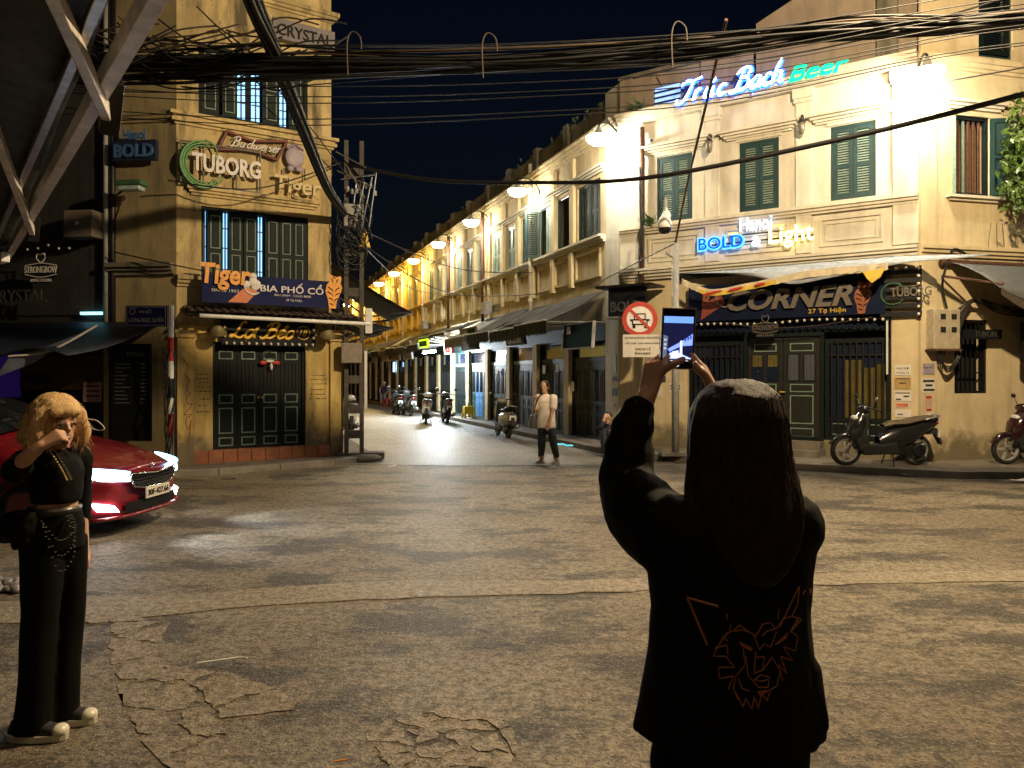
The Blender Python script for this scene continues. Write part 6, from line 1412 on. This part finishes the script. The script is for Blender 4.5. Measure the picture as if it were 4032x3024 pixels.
def hd(c): return .004*noise.noise((c.x*34,c.y*34,c.z*4))+.002*noise.noise((c.x*90,c.y*90,c.z*6))
hair = blob('hair', h_, .0065, m_hairdk, ph, 3, hd)
bvj = BVHTree.FromPolygons([v.co.copy() for v in hair.data.vertices], [tuple(p.vertices) for p in hair.data.polygons])
sr = random.Random(5); sm = MB()
for i in range(900):                                    # loose strands over the mass of hair
    x = sr.gauss(.53,.07); z0 = sr.uniform(1.33,1.66); L_ = sr.uniform(.08,.24); P = []
    for k in range(7):
        z = z0-L_*k/6; xx = x+(x-.53)*.25*k/6+.006*math.sin(k+i)
        hit = bvj.ray_cast(Vector((xx,1.2,z)), Vector((0,1,0)))
        if hit[0] is None:
            break
        P.append(hit[0]+Vector((0,-.0025,0)))
    if len(P) > 3: sm.tube(P, [.0009]*(len(P)-1)+[.0003], 4, False)
st_ = part('hair_strands', sm, m_hairdk, hair, Matrix()); st_['kind'] = 'stuff'
# printed line drawing on the back of the jacket
bvk = BVHTree.FromPolygons([v.co.copy() for v in jk.data.vertices], [tuple(p.vertices) for p in jk.data.polygons])
LA = [[(590,1080),(585,1110),(640,1105),(680,1120),(705,1185),(725,1160),(750,1175),(775,1110)],[(590,1110),(560,1130),(520,1210),(570,1210),(605,1255),(540,1255),(545,1300),(600,1290),(580,1345)],[(575,1115),(545,1165),(525,1178),(575,1165),(578,1205)],[(690,1190),(685,1280),(720,1265),(755,1215)],[(690,1215),(725,1212),(718,1262)],[(680,1310),(710,1285),(745,1295),(740,1335),(700,1335),(680,1310)],[(690,1305),(715,1312),(738,1303)],[(650,1210),(660,1290),(680,1310)],[(640,1180),(648,1245),(610,1290),(600,1340),(620,1385)],[(860,1060),(830,1110),(860,1130),(850,1190),(800,1170),(840,1230),(790,1210),(815,1280),(780,1240),(800,1310)],[(755,1215),(790,1270),(775,1330),(750,1345)],[(610,1355),(640,1415),(650,1380),(675,1425),(685,1370),(700,1420),(715,1360),(735,1390),(750,1345)],[(600,1110),(625,1085),(690,1130),(720,1080),(750,1075),(770,1100),(735,1110),(715,1130)],[(775,1100),(810,1045),(850,960),(865,930),(860,1000),(835,1050),(875,1060),(830,1115)],[(835,1050),(800,1060),(790,1090)],[(575,1040),(575,1062)],[(620,1300),(635,1340),(665,1350)],[(560,1130),(578,1150)],[(785,1020),(778,1062)],[(880,962),(890,945)]]
def toj(px, py):
    x, y = 1261.8+.5369*px, 768+.5369*py; Y = 1.62; X, Z = (x-1106)/1661*Y, 1.7+(811-y)/1661*Y
    d = Vector((X, Y, Z-1.7)).normalized(); hit = bvk.ray_cast(Vector((0,0,1.7)), d)
    return (hit[0]-d*.003) if hit[0] is not None else None
m_prt = M_('print_orange', (.32,.09,.022), .6); pj = None
for k, pl_ in enumerate(LA+[[(415,975),(540,1010)],[(415,975),(495,1165)]]):
    P = []
    for a, c_ in zip(pl_, pl_[1:]):
        for q in range(6):
            v = toj(a[0]+(c_[0]-a[0])*q/6, a[1]+(c_[1]-a[1])*q/6)
            if v is not None: P.append(v)
    v = toj(*pl_[-1])
    if v is not None: P.append(v)
    if len(P) > 1: part('print_line', MB().tube(P, .0014 if k < len(LA) else .0028, 5), m_prt, jk, Matrix())
for poly in ([(625,1150),(680,1178),(672,1190),(632,1170)],[(765,1165),(820,1112),(815,1138),(778,1162)],[(695,1350),(750,1345),(710,1372)],[(905,940),(918,935),(912,965)]):
    V = [toj(*q) for q in poly]
    if all(v is not None for v in V): part('print_patch', MB().add(V, [tuple(range(len(V)))]), m_prt, jk, Matrix())
# phone
pm = T3(.431,1.997,1.795) @ RX(6) @ RY(1.5)
pn = thing('phone', 'smartphone with lit camera screen held up by the woman in front', 'phone', pm)
part('case', MB().box(-.044,.044,.0,.009,-.079,.079), M_('phone_case', (.02,.02,.022), .3), pn, bevel=.006)
part('edge', MB().frame(-.0445,.0445,-.0795,.0795,.0025,-.0012,.004), M_('pale_gold_edge', (.45,.36,.22), .3, .6), pn)
part('glass', MB().box(-.0415,.0415,-.0008,.0,-.0765,.0765), M_('phone_black', (.004,.004,.005), .1), pn)
def scr(name, x0, x1, z0, z1, col, s, lay=1): part(name, MB().box(x0,x1,-.0008-.0004*lay,-.0004-.0004*lay,z0,z1), EM('scr_'+name+str(lay)+str(round(x0*1e4)), col, s, False), pn)
scr('screen_sky', -.039,.039,-.052,.041,(.010,.013,.06),.5); scr('screen_banner', -.038,.038,.041,.058,(.16,.34,.95),.85)
def scp(name, poly, col, s, lay=2): part(name, MB().prism(poly, -.0008-.0004*lay, -.0004-.0004*lay), EM('scr_'+name+str(lay), col, s, False), pn)
scp('screen_terrace', [(-.026,-.027),(.010,-.006),(.038,.014),(.038,-.016),(.008,-.019),(-.02,-.034)], (.16,.24,.95), 1.3)
scp('screen_road', [(-.036,-.052),(-.018,-.036),(.002,-.036),(.036,-.05),(.036,-.052)], (.45,.55,.9), 1.0)
scp('screen_shop', [(-.014,-.048),(-.014,-.034),(.002,-.030),(.002,-.048)], (.55,.75,1), 1.6, 3)
scp('screen_pier', [(.006,-.046),(.006,-.005),(.011,-.004),(.013,-.047)], (.55,.6,1), 1.2, 3)
scp('screen_house', [(-.038,-.05),(-.038,.010),(-.026,.006),(-.028,-.05)], (.10,.11,.16), .9, 2)
for z in (.0,-.012,-.022): scr('screen_window%d' % round(-z*1000), -.036,-.03,z-.006,z,(.5,.6,.8),.6,3)
for i in range(3): scr('screen_pane%d' % i, .017+i*.007,.021+i*.007,-.006+.003*i,.003+.003*i,(.03,.06,.25),.4,3)
for i in range(5): scr('mode%d' % i, -.031+i*.013,-.023+i*.013,-.0575,-.056,(.9,.8,.4) if i == 2 else (.7,.75,.9),.8)
part('shutter', MB().prism([(.0065*math.cos(a*.4),-.0665+.0065*math.sin(a*.4)) for a in range(16)], -.0014,-.001), EM('scr_shutter', (.7,.8,1), 1.2, False), pn)
# ------------------------------------------------------------------ blonde woman at the left
bw_ = thing('person', 'blonde woman in black clothes and sneakers with one hand raised to her mouth', 'person', TR(-2.2,3.67,0))
FW = (.84,-.54,-.06); hc = (-2.140,3.62,1.475)
b_ = MB(); head(b_, hc, FW, 1.02, (-2.19,3.65,1.33))
b_.loft([((-2.19,3.67,.93),.09,.09),((-2.172,3.66,1.08),.096,.093),((-2.175,3.66,1.2),.098,.092),((-2.19,3.66,1.28),.10,.10),((-2.2,3.66,1.34),.05,.05)], 16)
SA, EA, WA = (-2.25,3.54,1.295), (-2.215,3.42,1.275), (-2.10,3.425,1.385)
cap(b_, [SA,EA], [.045,.038]); cap(b_, [EA,((EA[0]+WA[0])/2,3.41,1.33),WA], [.038,.034,.024])
hand(b_, WA, (-2.040,3.462,1.432), (-.1,-.75,.6), [55,70,72,70], .95, [(-2.062,3.467,1.418),(-2.035,3.452,1.424)], side=1)
SB, EB, WB = (-2.14,3.80,1.29), (-2.17,3.86,1.06), (-2.14,3.84,.86)
cap(b_, [SB,EB], [.045,.038]); cap(b_, [EB,WB], [.036,.026]); hand(b_, WB, (-2.13,3.83,.79), (.3,.9,0), [15,20,20,20], .9, [(-2.10,3.80,.80),(-2.09,3.79,.76)])
for dx, dy in ((-.02,-.075),(.015,.085)): cap(b_, [(-2.19+dx,3.67+dy*.7,.93),(-2.2+dx,3.67+dy,.5),(-2.215+dx,3.67+dy,.1)], [.055,.045,.036])
bd2 = blob('body', b_, .0055, m_skin, bw_, 3)
face(bd2, (hc[0],hc[1],hc[2]), FW, 1.02, 'open')
t_ = MB(); t_.loft([((-2.165,3.66,1.10),.104,.10),((-2.17,3.66,1.16),.116,.11),((-2.18,3.66,1.24),.128,.125),((-2.195,3.66,1.30),.125,.13),((-2.2,3.66,1.345),.085,.085),((-2.195,3.655,1.375),.055,.055)], 20)
cap(t_, [SA,EA], [.062,.056]); cap(t_, [EA,(-2.178,3.42,1.312)], [.056,.043]); cap(t_, [SB,EB,(-2.18,3.865,.92)], [.065,.055,.042])
blob('top', t_, .009, m_blackjkt, bw_, 3, folds(.008,11,4))
t_ = MB(); t_.loft([((-2.175,3.665,1.06),.108,.11),((-2.18,3.67,.98),.125,.125),((-2.19,3.67,.88),.128,.13)], 20)
for dx, dy in ((-.02,-.07),(.02,.08)): t_.loft([((-2.19+dx,3.67+dy*.8,.92),.100,.082),((-2.185+dx,3.67+dy,.6),.080,.072),((-2.205+dx,3.67+dy,.3),.076,.074),((-2.225+dx,3.67+dy,.035),.082,.08)], 18)
blob('trousers', t_, .010, m_blackcloth, bw_, 3, folds(.009,6,8,(1,1,.35)))
part('belt', MB().loft([((-2.185,3.665,1.045),.116,.118),((-2.18,3.665,1.078),.115,.117)], 22), M_('belt_leather', (.02,.018,.016), .35), bw_, Matrix(), smooth=True)
for k in range(3):
    ch = MB(); P = crom([(-2.06,3.60-.02*k,1.05),(-2.04,3.585,.98-.05*k),(-2.10,3.56,.94-.07*k),(-2.17,3.545,1.03)], 6)
    for i, p in enumerate(P): ch.ell(p, (.007,.004,.005), None, 6, 4)
    part('chain', ch, m_chrome, bw_, Matrix())['kind'] = 'stuff'
for yy in (.0,.035):
    ch = MB(); P = crom([(-2.14,3.56+yy,1.35),(-2.075,3.53+yy,1.28),(-2.05,3.54+yy,1.22)], 7); [ch.ell(p, .006, None, 6, 4) for p in P]; part('necklace', ch, M_('bead_gold', (.6,.45,.2), .25, .7) if yy == 0 else m_chrome, bw_, Matrix())
# jacket tied at the waist
k_ = MB(); k_.loft([((-2.25,3.62,.90),.07,.11),((-2.25,3.61,1.0),.085,.13),((-2.24,3.61,1.07),.07,.12)], 16); k_.ell((-2.30,3.57,1.00),(.06,.08,.08))
blob('tied_jacket', k_, .010, M_('olive_black_cloth', (.0045,.004,.0022), .8, spec=.1), bw_, 2, folds(.010,13,7))
# shoes: black canvas, white rubber
for dx, dy, l in ((-.03,-.08,'near'),(.015,.085,'far')):
    x0, y0 = -2.235+dx, 3.67+dy
    k_ = MB(); k_.loft([((x0+.04,y0,.03),.135,.046),((x0+.035,y0,.06),.12,.042),((x0-.0,y0,.095),.07,.04)], 18); k_.ell((x0+.12,y0,.045),(.05,.042,.03))
    sh = blob('shoe', k_, .007, M_('black_canvas', (.015,.014,.014), .8) if dy < 0 else bpy.data.materials['black_canvas'], bw_, 2)
    part('sole', MB().loft([((x0+.045,y0,.004),.148,.052),((x0+.045,y0,.034),.150,.053)], 22), m_bulb, sh, Matrix(), smooth=False); part('toe_cap', MB().ell((x0+.155,y0,.045),(.038,.043,.030)), m_bulb, sh, Matrix(), smooth=True)
    part('lace', MB().tube([(x0+.08,y0-.03,.075),(x0+.08,y0+.03,.08)], .006, 5).tube([(x0+.06,y0-.03,.085),(x0+.06,y0+.03,.09)], .006, 5), m_whitepaint, sh, Matrix())
h_ = MB(); f = Vector(FW).normalized(); hv = Vector(hc)-f*.028
h_.ell(hv+Vector((0,0,.045)), (.115,.115,.10)); h_.ell(hv+Vector((-.03,.02,-.015)), (.122,.125,.105)); h_.ell(hv+Vector((-.045,.01,-.065)), (.118,.120,.065))
rr = f.cross(Vector((0,0,1))).normalized()
for q in (-1,1): cap(h_, [hv+rr*q*.085+f*.05+Vector((0,0,.05)), hv+rr*q*.108+f*.048+Vector((0,0,-.04)), hv+rr*q*.110+f*.03+Vector((0,0,-.095))], [.030,.034,.03])
cap(h_, [hv+f*.105+rr*.055+Vector((0,0,.055)), hv+f*.112+Vector((0,0,.068)), hv+f*.105-rr*.05+Vector((0,0,.058))], [.022,.026,.022])
hr = blob('hair', h_, .008, m_hairbl, bw_, 2, lambda c: .006*noise.noise((c.x*18,c.y*18,c.z*5))+.005*noise.noise((c.x*55,c.y*55,c.z*9)))
sm = MB(); vs_ = hr.data.vertices
for i in range(420):
    v = vs_[sr.randrange(len(vs_))]; n0 = v.normal
    if n0.dot(f) > .75: continue
    p = v.co.copy(); P = [p+n0*.001]; d = Vector((n0.x*.25,n0.y*.25,-1)).normalized()
    for k in range(4): d = (d+n0*.12+Vector((sr.gauss(0,.22),sr.gauss(0,.22),0))).normalized(); P.append(P[-1]+d*sr.uniform(.008,.015))
    sm.tube(P, [.0011,.0010,.0009,.0007,.0003], 4, False)
q_ = part('hair_strands', sm, m_hairbl, hr, Matrix()); q_['kind'] = 'stuff'
part('mask_strap', MB().tube(crom([tuple(hv-rr*.11+f*.08+Vector((0,0,.02))), tuple(hv-rr*.13+f*.13+Vector((0,0,.015))), tuple(hv-rr*.15+f*.16+Vector((0,0,-.02))), tuple(hv-rr*.13+f*.14+Vector((0,0,-.03))), tuple(hv-rr*.11+f*.08+Vector((0,0,-.012)))], 6), .0022, 6), m_whitepaint, bw_, Matrix())
# ------------------------------------------------------------------ woman standing in the side street
sw = thing('person', 'woman in a loose white shirt and dark trousers standing in the street', 'person', TR(.62,14.6,0))
FW = (-.35,-1,0); cx_ = .60; hc = (.61,14.55,1.475)
b_ = MB(); head(b_, hc, FW, .98, (.63,14.58,1.33))
b_.loft([((.65,14.6,.85),.14,.11),((.645,14.6,1.05),.12,.10),((.64,14.59,1.25),.15,.10),((.635,14.59,1.33),.06,.06)], 14)
SA, EA, WA = (.78,14.52,1.27), (.76,14.46,1.02), (.70,14.40,.82); SB, EB, WB = (.50,14.62,1.27), (.44,14.56,1.06), (.42,14.50,1.22)
cap(b_, [SA,EA], [.045,.038]); cap(b_, [EA,WA], [.036,.025]); hand(b_, WA, (.68,14.37,.75), (.4,-.9,0), 14, .95, [(.65,14.36,.77),(.64,14.35,.74)])
cap(b_, [SB,EB], [.045,.038]); cap(b_, [EB,WB], [.036,.025]); hand(b_, WB, (.43,14.48,1.29), (-.9,-.3,0), 45, .9, [(.45,14.46,1.27),(.46,14.46,1.29)])
L1, L2 = (.56,14.60,.09), (.84,14.52,.09)
cap(b_, [(.58,14.6,.86),(.57,14.57,.48),L1], [.085,.058,.04]); cap(b_, [(.72,14.6,.86),(.77,14.54,.48),L2], [.085,.058,.04])
bd3 = blob('body', b_, .0075, m_skin, sw, 3); face(bd3, hc, FW, .98)
t_ = MB(); t_.loft([((.645,14.6,.70),.185,.135),((.645,14.6,.85),.178,.13),((.645,14.59,1.05),.165,.125),((.64,14.59,1.22),.175,.12),((.635,14.59,1.30),.12,.085),((.63,14.58,1.345),.06,.06)], 20)
cap(t_, [SA,(.775,14.48,1.10)], [.080,.078]); cap(t_, [SB,(.46,14.58,1.11)], [.078,.072])
blob('shirt', t_, .012, M_('white_shirt', (.66,.58,.52), .8), sw, 3, folds(.012,7,5,(1,1,.6)))
t_ = MB(); t_.loft([((.65,14.6,.90),.135,.115),((.65,14.6,.78),.155,.125)], 16)
cap(t_, [(.58,14.6,.80),(.565,14.575,.48),(.555,14.60,.19)], [.10,.078,.062]); cap(t_, [(.72,14.6,.80),(.775,14.55,.48),(.835,14.53,.19)], [.10,.078,.062])
blob('trousers', t_, .012, M_('dark_teal_trousers', (.012,.024,.028), .75), sw, 3, folds(.008,8,1))
for (x, y, z) in (L1, L2):
    k_ = MB(); k_.loft([((x-.03,y-.05,.025),.10,.055),((x-.025,y-.04,.06),.085,.05),((x,y,.10),.05,.05)], 16); blob('shoe', k_, .009, M_('pale_sneaker', (.60,.48,.36), .7) if x < .6 else bpy.data.materials['pale_sneaker'], sw, 2)
h_ = MB(); f = Vector(FW).normalized(); hv = Vector(hc)-f*.025
h_.ell(hv+Vector((0,0,.035)), (.096,.098,.098)); cap(h_, [hv+Vector((.05,.04,-.02)),hv+Vector((.09,.06,-.14)),hv+Vector((.10,.06,-.24))], [.06,.05,.03]); cap(h_, [hv+Vector((-.075,-.02,.0)),hv+Vector((-.075,0,-.08))], [.03,.025])
blob('hair', h_, .009, m_hairbk, sw, 2, lambda c: .006*noise.noise((c.x*30,c.y*30,c.z*6)))
bag = thing('shoulder_bag', 'dark shoulder bag on the far side of the standing woman', 'bag', TR(.42,14.62,.72))
k_ = MB(); k_.loft([((.40,14.62,.70),.08,.12),((.39,14.62,.82),.085,.12),((.41,14.62,.95),.06,.10)], 12); blob('pouch', k_, .012, m_sgry, bag, 2); part('strap', MB().tube(crom([(.41,14.6,.95),(.45,14.5,1.15),(.52,14.5,1.31),(.58,14.6,1.335)],5), .012, 6), m_black, bag, Matrix())
# ------------------------------------------------------------------ man crouching on the kerb
mn_ = thing('person', 'man in dark blue sitting hunched on the kerb, hand to his brow', 'person', TR(2.05,16.35,0)); FW = (-.25,-1,-.35); hc = (2.02,16.22,.80)
b_ = MB(); head(b_, hc, FW, 1.0, (2.06,16.34,.66)); b_.loft([((2.10,16.5,.15),.16,.13),((2.09,16.47,.35),.15,.12),((2.07,16.40,.52),.17,.11),((2.06,16.36,.62),.10,.08)], 14)
KA, KB = (1.93,16.12,.52), (2.20,16.10,.50)
SA, EA, WA = (1.90,16.38,.58), (1.86,16.12,.60), (1.93,16.10,.78); SB, EB, WB = (2.22,16.36,.57), (2.27,16.14,.42), (2.12,16.05,.45)
cap(b_, [SA,EA,WA], [.05,.042,.028]); hand(b_, WA, (1.97,16.10,.85), (-.2,-.9,.3), 35, 1, [(1.99,16.08,.82),(2.01,16.09,.85)])
cap(b_, [SB,EB,WB], [.05,.042,.028]); hand(b_, WB, (2.05,16.02,.48), (.3,.5,-.8), 30, 1, [(2.06,16.0,.50),(2.03,16.0,.52)])
cap(b_, [(2.02,16.45,.2),KA,(1.92,16.0,.09)], [.085,.06,.045]); cap(b_, [(2.18,16.45,.2),KB,(2.20,16.02,.09)], [.085,.06,.045])
bd4 = blob('body', b_, .0085, m_skin, mn_, 3); face(bd4, hc, FW)
t_ = MB(); t_.loft([((2.10,16.5,.14),.20,.17),((2.09,16.47,.35),.19,.15),((2.07,16.40,.52),.20,.135),((2.06,16.36,.62),.12,.09),((2.055,16.34,.665),.065,.065)], 18); cap(t_, [SA,EA,(1.905,16.105,.72)], [.075,.062,.045]); cap(t_, [SB,EB,(2.17,16.08,.44)], [.075,.062,.048])
blob('jacket', t_, .012, M_('navy_jacket', (.012,.014,.05), .7), mn_, 3, folds(.012,9,6))
t_ = MB(); cap(t_, [(2.02,16.45,.22),KA,(1.92,16.0,.12)], [.10,.08,.066]); cap(t_, [(2.18,16.45,.22),KB,(2.20,16.02,.12)], [.10,.08,.066]); blob('trousers', t_, .012, M_('navy_trousers', (.010,.012,.03), .75), mn_, 3, folds(.008,9,3))
for x in (1.92,2.20):
    k_ = MB(); k_.loft([((x-.02,15.95,.03),.05,.12),((x-.02,15.97,.07),.045,.09)], 14); blob('shoe', k_, .01, M_('brown_shoe', (.14,.09,.06), .6) if x < 2 else bpy.data.materials['brown_shoe'], mn_, 2)
h_ = MB(); hv = Vector(hc)-Vector(FW).normalized()*.02; h_.ell(hv+Vector((0,.01,.045)), (.09,.10,.085)); blob('hair', h_, .009, m_hairbk, mn_, 2, lambda c: .005*noise.noise((c.x*30,c.y*30,c.z*9)))
tag(part('phone', MB().box(-.035,.035,-.005,.005,-.07,.07), m_blackboard, None, T3(2.04,15.985,.50) @ RX(-30), bevel=.004), 'dark phone in the hand of the crouching man', 'phone')
# ------------------------------------------------------------------ small seated figure far down the street
o0 = RR @ Vector((-27.0,-.75,.115))
sf = thing('person', 'tiny seated figure in a pale cap far down the terrace pavement', 'person', TR(o0.x,o0.y,.115)); b_ = MB(); X, Y, Z = o0.x, o0.y, .115
head(b_, (X,Y,Z+1.12), (.3,-1,0), 1, (X,Y,Z+.97)); b_.loft([((X,Y,Z+.42),.16,.12),((X,Y,Z+.7),.16,.11),((X,Y,Z+.93),.17,.1),((X,Y,Z+.99),.07,.07)], 12)
for s in (-1,1): cap(b_, [(X+s*.09,Y,Z+.45),(X+s*.1,Y-.38,Z+.45),(X+s*.1,Y-.36,Z+.06)], [.08,.06,.045]); cap(b_, [(X+s*.19,Y,Z+.92),(X+s*.22,Y-.08,Z+.68),(X+s*.1,Y-.3,Z+.55)], [.045,.04,.03])
blob('body', b_, .012, m_skin, sf, 2); t_ = MB(); t_.loft([((X,Y,Z+.44),.18,.14),((X,Y,Z+.7),.18,.13),((X,Y,Z+.94),.19,.12),((X,Y,Z+1.0),.08,.08)], 14); blob('jacket', t_, .015, bpy.data.materials['navy_jacket'], sf, 2)
t_ = MB(); [cap(t_, [(X+s*.09,Y,Z+.46),(X+s*.1,Y-.38,Z+.46),(X+s*.1,Y-.36,Z+.12)], [.09,.072,.055]) for s in (-1,1)]; blob('trousers', t_, .015, m_greypaint, sf, 2); part('cap', MB().ell((X,Y,Z+1.17),(.1,.11,.075)).box(X-.07,X+.07,Y-.2,Y-.05,Z+1.15,Z+1.165), m_paper, sf, Matrix(), smooth=True)
sst = thing('stool', 'low dark stool under the tiny seated figure', 'stool', TR(X,Y+.02,.115)); part('seat', MB().box(-.16,.16,-.16,.16,.30,.36), m_brb, sst); [part('leg', MB().box(a*.13-.02,a*.13+.02,c_*.13-.02,c_*.13+.02,0,.30), m_brb, sst) for a in (-1,1) for c_ in (-1,1)]
